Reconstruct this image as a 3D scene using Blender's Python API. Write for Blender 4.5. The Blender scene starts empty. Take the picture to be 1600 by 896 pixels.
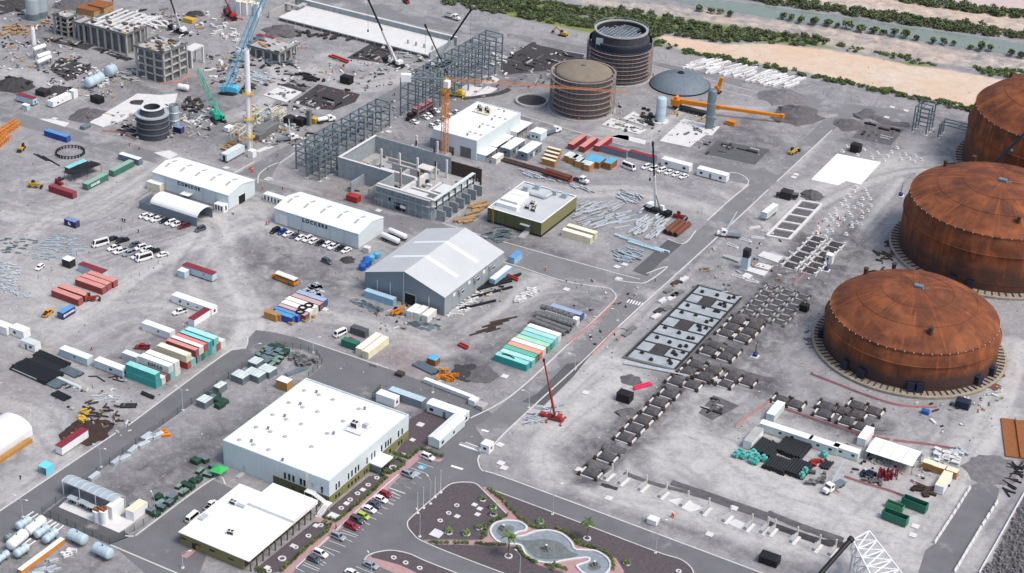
import bpy, math, random
import numpy as np
from mathutils import Vector, Matrix
RND=random.Random; PI=math.pi; cos=math.cos; sin=math.sin; random.seed(11); RR=RND(5); RU=RR.uniform; Ve=Vector
SC=bpy.context.scene; COL=SC.collection
R_=math.radians
# -- camera
EXPO=0.34
FOC=2740.; CH=300.
def _axes():
 p,r,y=R_(28.717),R_(2.578),R_(28.7)
 F=np.array([0,cos(p),-sin(p)]); R=np.array([1.,0,0]); U=np.cross(R,F)
 R,U=R*cos(r)+U*sin(r),-R*sin(r)+U*cos(r)
 M=np.array([[cos(y),-sin(y),0],[sin(y),cos(y),0],[0,0,1]])
 return M@R,M@U,M@F
CR,CU,CF=_axes()
cam=bpy.data.cameras.new('camera'); cam.sensor_width=36; cam.lens=36*FOC/1600; cam.clip_start=1; cam.clip_end=20000
camo=bpy.data.objects.new('camera',cam); COL.objects.link(camo)
mw=Matrix.Identity(4)
for i in range(3):
 mw[i][0]=CR[i]; mw[i][1]=CU[i]; mw[i][2]=-CF[i]
mw[2][3]=CH
camo.matrix_world=mw; SC.camera=camo
def G(x,y,z=0.):
 d=CF*FOC+CR*(x-800)-CU*(y-448); t=(z-CH)/d[2]
 return Ve((d[0]*t,d[1]*t,z))
def proj(p):
 v=np.array([p[0],p[1],p[2]-CH]); w=v@CF
 return 800+FOC*(v@CR)/w, 448-FOC*(v@CU)/w
def HZ(base,top):
 """height above the ground point seen at base whose image reaches row top"""
 b=G(*base); lo,hi=0.,150.
 for _ in range(40):
  m=(lo+hi)/2
  if proj((b.x,b.y,m))[1]>top[1]: lo=m
  else: hi=m
 return lo
V={'n0':(0,0,8),'n1':(180,0,8),'n2':(0,100,8),'n3':(180,100,8),'n4':(360,0,8),'n5':(360,100,8),'n6':(340,180,8),'n7':(600,40,8),
'm0':(780,190,8),'m1':(180,490,8),'m2':(390,430,8),'m3':(60,390,8),'m4':(0,180,8),'m5':(0,480,8),'m6':(0,784,8),'m7':(300,530,8),
'p0':(520,200,6.138),'p1':(840,20,4.98),'p2':(1000,100,6.638),'p3':(960,300,6.4),'p4':(1100,280,5.6),'p5':(970,430,5.269),'p6':(1130,620,4.074),'p7':(1300,120,5.333),
's0':(540,320,4.48),'s1':(330,560,3.734),'s2':(210,220,5.973),'s3':(400,280,6.4),'s4':(740,260,6.4),'s5':(660,140,6.89),'s6':(740,450,5.973),'s7':(1260,400,3.447),'f':(0,0,1)}
for r in range(4):
 for c in range(4): V['%d%d'%(r,c)]=(400*c,224*r,4)
def K(v,x,y): a=V[v]; return (a[0]+x/a[2],a[1]+y/a[2])
def P(v,x,y,z=0.): return G(*K(v,x,y),z)
def H(v,b,t): return HZ(K(v,*b),K(v,*t))
# -- materials
def lin(c):
 c=c/255.
 return c/12.92 if c<=.04045 else ((c+.055)/1.055)**2.4
MATS={}
def nodekit(nt,pos):
 N=nt.nodes; L=nt.links
 def put(n,i,t):
  if isinstance(t,(int,float)): n.inputs[i].default_value=t
  elif isinstance(t,tuple): n.inputs[i].default_value=(*t,1)
  else: L.new(t,n.inputs[i])
 def noise(sc,det=6,ro=.6,dist=0,vec=None):
  n=N.new('ShaderNodeTexNoise')
  for i,t in (('Scale',sc),('Detail',det),('Roughness',ro),('Distortion',dist),('Vector',vec or pos)): put(n,i,t)
  return n.outputs['Fac']
 def mr(x,*v):
  r=N.new('ShaderNodeMapRange')
  for i,t in enumerate((x,)+v): put(r,i,t)
  return r.outputs['Result']
 def math_(op,x,y=0):
  q=N.new('ShaderNodeMath'); q.operation=op; put(q,0,x); put(q,1,y); return q.outputs[0]
 def attr(k): a=N.new('ShaderNodeAttribute'); a.attribute_name=k; return a.outputs['Fac']
 def mix(f,a,c):
  q=N.new('ShaderNodeMix'); q.data_type='RGBA'; put(q,'Factor',f); put(q,'A',a); put(q,'B',c); return q.outputs['Result']
 def sc(c): return tuple(lin(x) for x in c)
 return noise,mr,math_,attr,mix,sc
def mat(name,rgb,rough=.75,var=.18,scale=.35,metal=0.,bump=0.,rand=0.,rust=None,stripe=None,spec=.4):
 """base colour with grime; rand = per object value shift; stripe=(axis,period,depth) ribbed cladding"""
 if name in MATS: return MATS[name]
 m=bpy.data.materials.new(name); m.use_nodes=True; MATS[name]=m
 nt=m.node_tree; N=nt.nodes; L=nt.links; b=N['Principled BSDF']
 for k,v in (('Roughness',rough),('Metallic',metal),('Specular IOR Level',spec)): b.inputs[k].default_value=v
 tc=N.new('ShaderNodeTexCoord'); pos=N.new('ShaderNodeNewGeometry').outputs['Position']; noise,mr,math_,attr,mix,sc=nodekit(nt,pos)
 val=mr(noise(scale,6,.65),.3,.7,1-var,1+var*.6)
 if rand: val=math_('MULTIPLY',val,mr(N.new('ShaderNodeObjectInfo').outputs['Random'],0.,1.,1-rand,1+rand))
 vm=N.new('ShaderNodeVectorMath'); vm.operation='SCALE'; vm.inputs[0].default_value=rgb; L.new(val,vm.inputs['Scale']); col=vm.outputs['Vector']
 if rust: col=mix(mr(noise(rust[1],8,.7,0,tc.outputs['Object']),rust[2],rust[2]+.16,0.,1.),col,rust[0])
 L.new(col,b.inputs['Base Color'])
 if stripe or bump:
  bp=N.new('ShaderNodeBump'); bp.inputs['Distance'].default_value=stripe[2] if stripe else bump
  if stripe: w=N.new('ShaderNodeTexWave'); w.bands_direction=stripe[0]; w.inputs['Scale'].default_value=2*PI/20/stripe[1]; L.new(tc.outputs['Object'],w.inputs['Vector']); h=w.outputs['Fac']
  else: h=noise(2.5,5)
  L.new(h,bp.inputs['Height']); L.new(bp.outputs['Normal'],b.inputs['Normal'])
 return m
C={}
def cm(name,r,g,b,**k):
 """material by its display colour under a neutral exposure (8 bit)"""
 if name not in C: C[name]=mat(name,(lin(r),lin(g),lin(b)),**k)
 return C[name]
cm('white',228,230,230,rough=.5,var=.06)
cm('roof_white',230,230,229,rough=.6,var=.1,scale=.12)
cm('roof_sheet',228,231,232,rough=.45,var=.07,scale=.2,stripe=('Y',.9,.05))
cm('wall_pale',203,215,217,rough=.5,var=.06,scale=.2,stripe=('X',1.0,.04))
cm('wall_paley',205,216,218,rough=.5,var=.06,scale=.2,stripe=('Y',1.0,.04))
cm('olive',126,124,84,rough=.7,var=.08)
cm('olive_shaded',92,94,62,rough=.7,var=.1)  # front faces of olive walls; their shade is put into the colour
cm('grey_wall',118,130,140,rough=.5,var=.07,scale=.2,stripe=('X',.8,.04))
cm('grey_wall_lit',150,158,163,rough=.5,var=.07,scale=.2,stripe=('Y',.8,.04))  # warehouse side wall; stronger light on that side is put into the colour
cm('grey_roof',190,193,194,rough=.45,var=.06,scale=.15,stripe=('Y',1.0,.03))
cm('skylight',232,234,236,rough=.35,var=.03)
cm('glass',22,25,29,rough=.08,var=.05,spec=.7)
cm('black',24,24,26,rough=.6,var=.15)
cm('dark',44,44,46,rough=.7,var=.2)
cm('tyre',20,20,21,rough=.9,var=.15)
cm('rim',150,152,155,rough=.3,metal=.6,var=.1)
cm('conc',168,168,166,rough=.9,var=.16,bump=.03)
cm('concw',206,206,204,rough=.9,var=.1,bump=.02)
cm('concd',112,114,114,rough=.9,var=.25,bump=.03)
cm('conc_blue',150,158,162,rough=.85,var=.22,scale=.5,bump=.02)
cm('steel',116,130,136,rough=.45,metal=.3,var=.15)
cm('steell',176,188,194,rough=.4,metal=.2,var=.12)
cm('galv',196,202,206,rough=.4,metal=.2,var=.14,rand=.12)
cm('pale_blue',178,198,207,rough=.45,var=.1)
cm('kerb',196,196,192,rough=.85,var=.12)
cm('paint_white',226,226,224,rough=.7,var=.15,scale=1.5)
DUST=tuple(lin(x) for x in (172,168,169))
cm('asphalt',108,108,111,rough=.9,var=.16,scale=.12,bump=.02,rust=(DUST,.05,.6))
cm('asphalt_dark',88,88,91,rough=.9,var=.14,scale=.15,bump=.02,rust=(DUST,.08,.62))
cm('asphalt_pale',121,121,123,rough=.9,var=.14,scale=.1,bump=.02,rust=(DUST,.045,.52))
cm('gravel_brown',88,80,84,rough=.95,var=.3,scale=1.2,bump=.06)
cm('pink_pave',170,138,138,rough=.9,var=.12,scale=.6)
cm('soil',98,96,98,rough=.95,var=.35,scale=.5,bump=.15)
cm('soild',66,64,65,rough=.95,var=.35,scale=.6,bump=.15)
cm('soil_brown',62,48,42,rough=.95,var=.3,scale=.6,bump=.15)
cm('rock',120,118,120,rough=.95,var=.35,scale=.6,bump=.2)
cm('timber',168,138,98,rough=.8,var=.25,scale=1.)
cm('ply',176,130,72,rough=.75,var=.18,scale=.8)
cm('ply_dark',140,88,48,rough=.75,var=.2,scale=.8)
cm('yellow',200,164,56,rough=.5,var=.12)
cm('orange',214,132,34,rough=.45,var=.12)
cm('crane_orange',218,136,48,rough=.45,var=.1)
cm('red',158,50,46,rough=.5,var=.14)
cm('hivis',226,84,40,rough=.8,var=.1)
cm('pinkred',200,138,136,rough=.8,var=.2)
cm('blue',36,92,168,rough=.45,var=.12)
cm('navy',34,44,96,rough=.5,var=.14)
cm('sky_blue',92,170,206,rough=.45,var=.12)
cm('turq',86,170,162,rough=.5,var=.1)
cm('cyan_tarp',110,206,226,rough=.6,var=.06)
cm('green',40,70,56,rough=.6,var=.18,rand=.15)
cm('greenp',198,209,206,rough=.6,var=.1,rand=.08)
cm('green_tent',62,176,96,rough=.6,var=.05)
cm('lime',168,190,70,rough=.3,var=.04)
cm('rust_pipe',112,68,52,rough=.8,var=.25)
cm('rust_dark',72,58,52,rough=.85,var=.25)
cm('pipe_black',38,39,42,rough=.5,var=.15)
cm('skin',150,105,80,rough=.6,var=.03)
cm('leaf',86,106,58,rough=.7,var=.3,scale=1.,rand=.2)
cm('leaf_dark',92,104,70,rough=.75,var=.4,scale=.12,rand=.15)
cm('leaf_lime',112,128,48,rough=.75,var=.3,scale=.5)
cm('bark',120,108,96,rough=.9,var=.25,scale=2.)
cm('bronze',96,90,86,rough=.5,var=.12)
cm('cream',222,216,190,rough=.55,var=.07)
cm('water',124,134,122,rough=.16,var=.12,spec=.5)
cm('pond',112,118,116,rough=.35,var=.35,scale=.7)
# -- mesh builder
class MB:
 def __init__(s): s.v=[]; s.f=[]; s.m=[]
 def _add(s,vs,fs,m=0):
  o=len(s.v); s.v+= [tuple(v) for v in vs]; s.f+=[tuple(o+i for i in f) for f in fs]; s.m+=[m]*len(fs)
 def box(s,x0,y0,z0,x1,y1,z1,m=0):
  s._add([(x0,y0,z0),(x1,y0,z0),(x1,y1,z0),(x0,y1,z0),(x0,y0,z1),(x1,y0,z1),(x1,y1,z1),(x0,y1,z1)],
   [(3,2,1,0),(4,5,6,7),(0,1,5,4),(1,2,6,5),(2,3,7,6),(3,0,4,7)],m); return s
 def cbox(s,cx,cy,z0,sx,sy,sz,m=0): return s.box(cx-sx/2,cy-sy/2,z0,cx+sx/2,cy+sy/2,z0+sz,m)
 def tbox(s,cx,cy,z0,sx,sy,sz,tx,ty,m=0,ox=0,oy=0):
  a=[(cx-sx/2,cy-sy/2),(cx+sx/2,cy-sy/2),(cx+sx/2,cy+sy/2),(cx-sx/2,cy+sy/2)]
  b=[(cx+ox-tx/2,cy+oy-ty/2),(cx+ox+tx/2,cy+oy-ty/2),(cx+ox+tx/2,cy+oy+ty/2),(cx+ox-tx/2,cy+oy+ty/2)]
  s._add([(x,y,z0) for x,y in a]+[(x,y,z0+sz) for x,y in b],[(3,2,1,0),(4,5,6,7),(0,1,5,4),(1,2,6,5),(2,3,7,6),(3,0,4,7)],m); return s
 def prism(s,poly,z0,z1,m=0,mtop=None):
  n=len(poly)
  ar=sum(poly[i][0]*poly[(i+1)%n][1]-poly[(i+1)%n][0]*poly[i][1] for i in range(n))
  if ar<0: poly=poly[::-1]
  o=len(s.v); s.v+=[(p[0],p[1],z0) for p in poly]+[(p[0],p[1],z1) for p in poly]
  s.f.append(tuple(o+n-1-i for i in range(n))); s.m.append(m)
  s.f.append(tuple(o+n+i for i in range(n))); s.m.append(m if mtop is None else mtop)
  for i in range(n):
   j=(i+1)%n; s.f.append((o+i,o+j,o+n+j,o+n+i)); s.m.append(m)
  return s
 def tube(s,p0,p1,r,n=6,m=0,r1=None,cap=True):
  p0=Ve(p0); p1=Ve(p1); d=p1-p0
  if d.length<1e-6: return s
  q=d.to_track_quat('Z','Y'); r1=r if r1 is None else r1
  vs=[p0+q@Ve((r*cos(2*PI*i/n),r*sin(2*PI*i/n),0)) for i in range(n)]+[p1+q@Ve((r1*cos(2*PI*i/n),r1*sin(2*PI*i/n),0)) for i in range(n)]
  fs=[(i,(i+1)%n,n+(i+1)%n,n+i) for i in range(n)]
  if cap: fs+=[tuple(range(n-1,-1,-1)),tuple(range(n,2*n))]
  s._add(vs,fs,m); return s
 def bar(s,p0,p1,w,h,m=0):
  p0=Ve(p0); p1=Ve(p1); d=p1-p0
  if d.length<1e-6: return s
  x=d.normalized(); up=Ve((0,0,1)) if abs(x.z)<.95 else Ve((0,1,0))
  y=up.cross(x).normalized(); z=x.cross(y)
  vs=[p+y*a*w/2+z*b*h/2 for p in (p0,p1) for a,b in ((-1,-1),(1,-1),(1,1),(-1,1))]
  s._add(vs,[(3,2,1,0),(4,5,6,7),(0,1,5,4),(1,2,6,5),(2,3,7,6),(3,0,4,7)],m); return s
 def lathe(s,prof,n=24,m=0,cx=0,cy=0,ms=None,a0=0,a1=None,axis=None):
  """prof: (r,z) bottom to top"""
  full=a1 is None; a1=2*PI if full else a1; o=len(s.v); k=n if full else n+1
  for r,z in prof:
   for i in range(k):
    a=a0+(a1-a0)*i/n
    s.v.append((cx+r*cos(a),cy+r*sin(a),z))
  for j in range(len(prof)-1):
   for i in range(n):
    i2=(i+1)%k if full else i+1
    s.f.append((o+j*k+i,o+j*k+i2,o+(j+1)*k+i2,o+(j+1)*k+i)); s.m.append(ms[j] if ms else m)
  return s
 def hcyl(s,p0,p1,r,n=14,m=0,dome=.3):
  """horizontal vessel with domed ends"""
  p0=Ve(p0); p1=Ve(p1); d=(p1-p0).normalized()
  rings=[(p0-d*r*dome,r*.35),(p0-d*r*dome*.75,r*.7),(p0-d*r*dome*.3,r*.93),(p0,r),(p1,r),(p1+d*r*dome*.3,r*.93),(p1+d*r*dome*.75,r*.7),(p1+d*r*dome,r*.35)]
  q=d.to_track_quat('Z','Y'); o=len(s.v)
  for c,rr in rings:
   for i in range(n):
    a=2*PI*i/n; s.v.append(tuple(c+q@Ve((rr*cos(a),rr*sin(a),0))))
  for j in range(len(rings)-1):
   for i in range(n):
    i2=(i+1)%n; s.f.append((o+j*n+i,o+j*n+i2,o+(j+1)*n+i2,o+(j+1)*n+i)); s.m.append(m)
  s.f.append(tuple(o+n-1-i for i in range(n))); s.m.append(m)
  e=o+(len(rings)-1)*n; s.f.append(tuple(e+i for i in range(n))); s.m.append(m)
  return s
 def loft(s,rings,m=0,cap=True):
  n=len(rings[0]); o=len(s.v)
  for r in rings: s.v+=[tuple(p) for p in r]
  for j in range(len(rings)-1):
   for i in range(n):
    i2=(i+1)%n; s.f.append((o+j*n+i,o+j*n+i2,o+(j+1)*n+i2,o+(j+1)*n+i)); s.m.append(m)
  if cap:
   s.f.append(tuple(o+n-1-i for i in range(n))); s.m.append(m)
   e=o+(len(rings)-1)*n; s.f.append(tuple(e+i for i in range(n))); s.m.append(m)
  return s
 def quad(s,a,b,c,d,m=0): s._add([a,b,c,d],[(0,1,2,3)],m); return s
 def mesh(s,name,mats,smooth=False):
  me=bpy.data.meshes.new(name); me.from_pydata(s.v,[],s.f)
  mats=mats if isinstance(mats,(list,tuple)) else [mats]
  for x in mats: me.materials.append(C[x] if isinstance(x,str) else x)
  if len(mats)>1: me.polygons.foreach_set('material_index',s.m)
  if smooth: me.polygons.foreach_set('use_smooth',[True]*len(s.f))
  me.update(); return me
# -- objects
LABELS={}
def tag(o,label,cat,group=None):
 o['label']=label; o['category']=cat; o['kind']='thing'
 if group: o['group']=group
 LABELS.setdefault(label,[]).append(o.name)
 return o
def obj(name,me,loc=(0,0,0),rz=0,parent=None):
 o=bpy.data.objects.new(name,me); COL.objects.link(o); o.location=loc; o.rotation_euler=(0,0,rz)
 if parent: o.parent=parent
 return o
def struct(name,me,loc=(0,0,0),kind='structure'):
 o=obj(name,me,loc); o['kind']=kind; return o
class T:
 """template of a thing: parts = [(name, mesh, loc, rz, sub-parts)]; root = mesh or None"""
 def __init__(s,name,root=None): s.name=name; s.root=root; s.parts=[]
 def add(s,name,me,loc=(0,0,0),rz=0,subs=(),label=None): s.parts.append((name,me,loc,rz,subs,label)); return s
def spawn(t,loc,rz,label,cat,group=None,scale=None):
 o=obj(t.name,t.root,loc,rz); tag(o,label,cat,group)
 if scale: o.scale=(scale,)*3 if isinstance(scale,(int,float)) else scale
 for nm,me,l,r,subs,lb in t.parts:
  c=obj(nm,me,l,r,o)
  if lb: c['label']=lb
  for nm2,me2,l2,r2 in subs: obj(nm2,me2,l2,r2,c)
 return o
ORDN=['first','second','third','fourth','fifth','sixth','seventh','eighth','ninth','tenth','eleventh','twelfth','thirteenth','fourteenth','fifteenth','sixteenth','seventeenth','eighteenth','nineteenth','twentieth']
def od(i,n,a='left',b='right'):
 if i==0: return a+'most'
 if i==n-1: return b+'most'
 if i==1 and n>3: return 'second from '+a
 if i==n-2 and n>3: return 'second from '+b
 return ORDN[i]+' from '+a
def lerp(a,b,t): return a+(b-a)*t
V.update({'q0':(630,740,5.714),'q1':(860,740,5.714),'q2':(430,640,5.714),'q3':(380,740,5.714),'q4':(60,730,5.714),'q5':(1180,760,5.714),'q6':(880,570,4.48),'q7':(1080,330,5.271)})
# -- world + sun (overcast, soft light from the right)
SUN_EL,SUN_AZ=R_(58),R_(62)       # azimuth measured from +X towards +Y of the direction towards the sun
W=bpy.data.worlds.new('World'); SC.world=W; W.use_nodes=True
nt=W.node_tree; bg=nt.nodes['Background']; sky=nt.nodes.new('ShaderNodeTexSky'); sky.sky_type='NISHITA'; sky.sun_disc=False
sky.sun_elevation=SUN_EL; sky.sun_rotation=PI/2-SUN_AZ+R_(-60); sky.air_density=1.; sky.dust_density=4.; sky.ozone_density=1.
nt.links.new(sky.outputs['Color'],bg.inputs['Color']); bg.inputs['Strength'].default_value=.15
sl=bpy.data.lights.new('sun','SUN'); sl.energy=1.5; sl.angle=R_(18); sl.color=(1,.955,.9)
so=bpy.data.objects.new('sun',sl); COL.objects.link(so)
_az=R_(2)
so.rotation_euler=Ve((-cos(SUN_EL)*cos(_az),-cos(SUN_EL)*sin(_az),-sin(SUN_EL))).to_track_quat('-Z','Y').to_euler()
sky.sun_rotation=PI/2-_az
SC.view_settings.view_transform='Standard'; SC.view_settings.look='None'; SC.view_settings.gamma=1; SC.view_settings.exposure=EXPO
SC.cycles.max_bounces=5; SC.cycles.diffuse_bounces=2; SC.cycles.glossy_bounces=2; SC.cycles.transmission_bounces=2; SC.cycles.use_denoising=True
# -- ground sheet with worn-in tone
def axis(lo,hi,st,far):
 core=list(np.arange(lo,hi+.01,st)); a=[]; d=st; x=lo
 while x>-far: d*=1.6; x-=d; a.append(x)
 b=[]; d=st; x=core[-1]
 while x<far: d*=1.6; x+=d; b.append(x)
 return np.array(a[::-1]+core+b)
GX=axis(-640,-40,1.,7000); GY=axis(245,900,1.,7000)
NX,NY=len(GX),len(GY)
AX,AY=np.meshgrid(GX,GY)            # shape NY,NX
A={k:np.zeros((NY,NX),np.float32) for k in ('dust','dark','sand','green','brown','rocky','lt','dk')}
def _sub(xs,ys,pad):
 i0,i1=np.searchsorted(GX,[min(xs)-pad,max(xs)+pad]); j0,j1=np.searchsorted(GY,[min(ys)-pad,max(ys)+pad])
 return slice(max(j0-1,0),j1+1),slice(max(i0-1,0),i1+1)
def _segd(X,Y,pts):
 D=np.full(X.shape,1e9)
 for a,b in zip(pts[:-1],pts[1:]):
  ax,ay=a[0],a[1]; dx,dy=b[0]-ax,b[1]-ay; l=dx*dx+dy*dy+1e-9
  t=np.clip(((X-ax)*dx+(Y-ay)*dy)/l,0,1); D=np.minimum(D,np.hypot(X-ax-t*dx,Y-ay-t*dy))
 return D
def stroke(k,v,w,pts,view='f',soft=.6):
 p=[P(view,*q) for q in pts]; s=_sub([q.x for q in p],[q.y for q in p],w*2)
 D=_segd(AX[s],AY[s],p); f=np.clip(1-(D-w*(1-soft)/2)/(w*soft/2+.01),0,1); f=f*f*(3-2*f)
 A[k][s]=np.maximum(A[k][s],v*f) if v>0 else A[k][s]*(1+v*f)
def fill(k,v,pts,view='f',soft=4.):
 p=[P(view,*q) for q in pts]; s=_sub([q.x for q in p],[q.y for q in p],soft*2)
 X,Y=AX[s],AY[s]; ins=np.zeros(X.shape,bool); n=len(p)
 for i in range(n):
  a,b=p[i],p[(i+1)%n]
  c=((a.y>Y)!=(b.y>Y))&(X<(b.x-a.x)*(Y-a.y)/((b.y-a.y) if abs(b.y-a.y)>1e-9 else 1e-9)+a.x); ins^=c
 D=_segd(X,Y,p+[p[0]]); D=np.where(ins,D,-D); f=np.clip(.5+D/(2*soft),0,1); v=min(1,v*1.35) if k=='dark' else v
 A[k][s]=np.maximum(A[k][s],v*f) if v>0 else A[k][s]*(1+v*f)
def smooth(pts,k=6,closed=False):
 n=len(pts); out=[]
 rng=range(n) if closed else range(n-1)
 for i in rng:
  p=[pts[(i+j)%n] if closed else pts[min(max(i+j,0),n-1)] for j in (-1,0,1,2)]
  for t in range(k):
   t/=k; out.append(tuple(.5*(2*p[1][d]+(p[2][d]-p[0][d])*t+(2*p[0][d]-5*p[1][d]+4*p[2][d]-p[3][d])*t*t+(3*p[1][d]-p[0][d]-3*p[2][d]+p[3][d])*t**3) for d in (0,1)))
 if not closed: out.append(tuple(pts[-1][:2]))
 return out
for w,v,pts in [
(16,.7,[(820,660),(870,620),(930,570),(975,590),(900,650),(850,700),(860,740),(930,770),(1050,800),(1150,830),(1250,860),(1400,890)]),
(14,.6,[(1010,620),(980,680),(960,730),(1000,770),(1100,800)]),
(40,.8,[(1060,700),(1110,710),(1200,760),(1300,790),(1400,850),(1460,840)]),
(22,.7,[(1060,650),(1090,620),(1120,600)]),
(16,.8,[(1500,720),(1540,690),(1570,600),(1590,540)]),(20,.8,[(1430,830),(1480,760),(1520,700),(1560,640)]),
(9,.6,[(1130,610),(1180,570),(1240,500),(1300,420),(1360,350),(1400,280)]),(9,.6,[(1210,470),(1260,400),(1330,300),(1400,240)]),
(24,.5,[(1230,330),(1290,300),(1400,260),(1480,260)]),(10,.6,[(1170,290),(1240,260),(1290,200),(1310,180)]),
(14,.6,[(0,420),(60,340),(150,310),(260,245)]),(13,.65,[(0,335),(100,345),(150,330),(250,265)]),
(10,.6,[(80,520),(160,470),(215,430),(270,395),(330,350)]),(9,.5,[(0,500),(60,490),(110,470)]),
(15,.95,[(335,345),(350,400),(382,450),(398,500),(372,545)]),(11,.9,[(120,495),(160,470),(215,430),(270,398),(330,372),(440,345)]),(18,.5,[(330,345),(400,330),(450,400),(380,480)]),
(13,.5,[(400,530),(470,490),(560,500),(640,530),(700,550),(780,500),(850,430)]),
(12,.45,[(80,560),(140,600),(200,640),(60,700)]),(20,.5,[(0,640),(60,650),(90,720),(20,770)]),
(22,.5,[(520,90),(570,100),(640,120),(560,135),(480,110)]),(14,.5,[(400,70),(440,120),(400,170),(330,190)]),
(14,.5,[(820,290),(900,300),(1000,300),(1120,330)]),(9,.4,[(790,215),(840,225),(870,245)]),
(10,.5,[(180,120),(250,135),(300,160)]),(14,.4,[(0,110),(60,120),(120,150)]),
(12,.5,[(940,205),(1010,215),(1080,170),(1180,170)]),(8,.5,[(1120,300),(1180,330),(1220,380)]),
(6,.8,[(940,560),(990,568),(1100,590)]),(7,.7,[(1100,640),(1180,700)]),(7,.5,[(1140,700),(1230,690)]),
(7,.6,[(560,470),(530,450),(545,430)]),
]: stroke('dust',v,w,pts)
for v,s,pts in [(.55,10,[(40,400),(120,400),(300,440),(380,470),(300,560),(200,470),(60,560),(0,560),(0,420)]),
(.5,12,[(1060,690),(1150,650),(1500,680),(1500,740),(1400,880),(1100,760)]),
(.5,10,[(1280,560),(1230,520),(1300,430),(1400,470)]),(.4,12,[(940,500),(1000,470),(930,640),(820,730)])]: fill('dust',v,pts,soft=s)
for v,s,pts in [
(.5,8,[(350,390),(430,370),(560,420),(560,470),(420,470)]),(.45,6,[(150,590),(260,500),(350,520),(330,560),(250,600)]),
(.55,5,[(270,690),(480,600),(510,640),(350,700),(345,735),(200,800),(130,760)]),
(.6,4,[(700,560),(750,520),(760,590),(720,600)]),(.5,6,[(760,600),(860,520),(950,470),(900,460),(700,530)]),
(.6,5,[(960,640),(1030,600),(1080,640),(1000,720),(940,730),(880,740)]),(.7,6,[(880,700),(930,660),(960,700),(900,760)]),
(.6,6,[(1120,470),(1330,350),(1380,390),(1210,560),(1060,600),(1000,560)]),(.5,6,[(1130,560),(1250,470),(1300,420),(1200,600)]),
(.6,4,[(880,770),(1250,880),(1260,900),(980,800),(870,780)]),
(.4,6,[(100,660),(200,640),(230,690),(130,700)]),(.5,8,[(770,75),(880,70),(900,120),(740,150)]),(.5,6,[(640,180),(760,110),(740,170),(690,190)]),
(.55,5,[(700,370),(780,340),(900,400),(960,440),(800,410)]),(.3,8,[(0,880),(0,850),(130,870),(260,900),(0,900)]),
(.5,6,[(1040,220),(1180,180),(1230,240),(1140,260)]),(.5,5,[(1340,190),(1420,200),(1400,240),(1320,220)]),
(.4,5,[(520,290),(600,310),(560,330),(480,300)]),(.4,8,[(0,25),(90,0),(130,60),(60,80)]),(.35,8,[(150,95),(330,120),(400,220),(230,230)]),
(.5,5,[(1100,620),(1160,650),(1150,680),(1090,660)]),(.5,4,[(0,130),(45,125),(40,150),(0,150)])]: fill('dark',v,pts,soft=s)
for q in [[(885,760),(935,765),(1095,600),(1060,575),(1000,620)],[(1075,600),(1120,612),(1230,470),(1300,390),(1250,360),(1150,480)],[(1120,600),(1200,620),(1240,600),(1160,575)],[(1195,640),(1240,655),(1290,625),(1400,660),(1390,680),(1330,690),(1260,660)]]: fill('dark',.75,q,soft=3)
fill('brown',.6,[(590,560),(640,520),(680,560),(660,590)],soft=5); fill('brown',.5,[(520,285),(600,300),(590,320),(500,310)],soft=5)
fill('brown',.35,[(0,690),(60,600),(130,560),(60,540),(0,560)],soft=8)
def tracks(w,n,pts,view='f',v=.4):
 p=[P(view,*q) for q in pts]; rg=RND(int(pts[0][0]*3+pts[0][1]))
 for k in range(n):
  off=rg.gauss(0,w*.32); ph=rg.uniform(0,6); q=[]; sm=smooth([(a.x,a.y) for a in p],5); i0=rg.randrange(max(1,len(sm)//3)); i1=len(sm)-rg.randrange(max(1,len(sm)//3))
  for i in range(i0,i1):
   a=Ve(sm[max(i-1,0)]); b=Ve(sm[min(i+1,len(sm)-1)]); d=(b-a).normalized(); nn=Ve((-d.y,d.x)); o=off+sin(i*.25+ph)*w*.1; q.append(Ve(sm[i])+nn*o)
  if len(q)<2: continue
  for e in (-1,1):
   ln=[(a.x+e*1.1,a.y) for a in q]; s=_sub([a[0] for a in ln],[a[1] for a in ln],4); D=_segd(AX[s],AY[s],ln); f=np.clip(1-D/rg.uniform(.9,1.7),0,1)*rg.uniform(.3,1)*v; key=rg.choice(['lt','lt','lt','dk']); A[key][s]=np.maximum(A[key][s],f)
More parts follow.
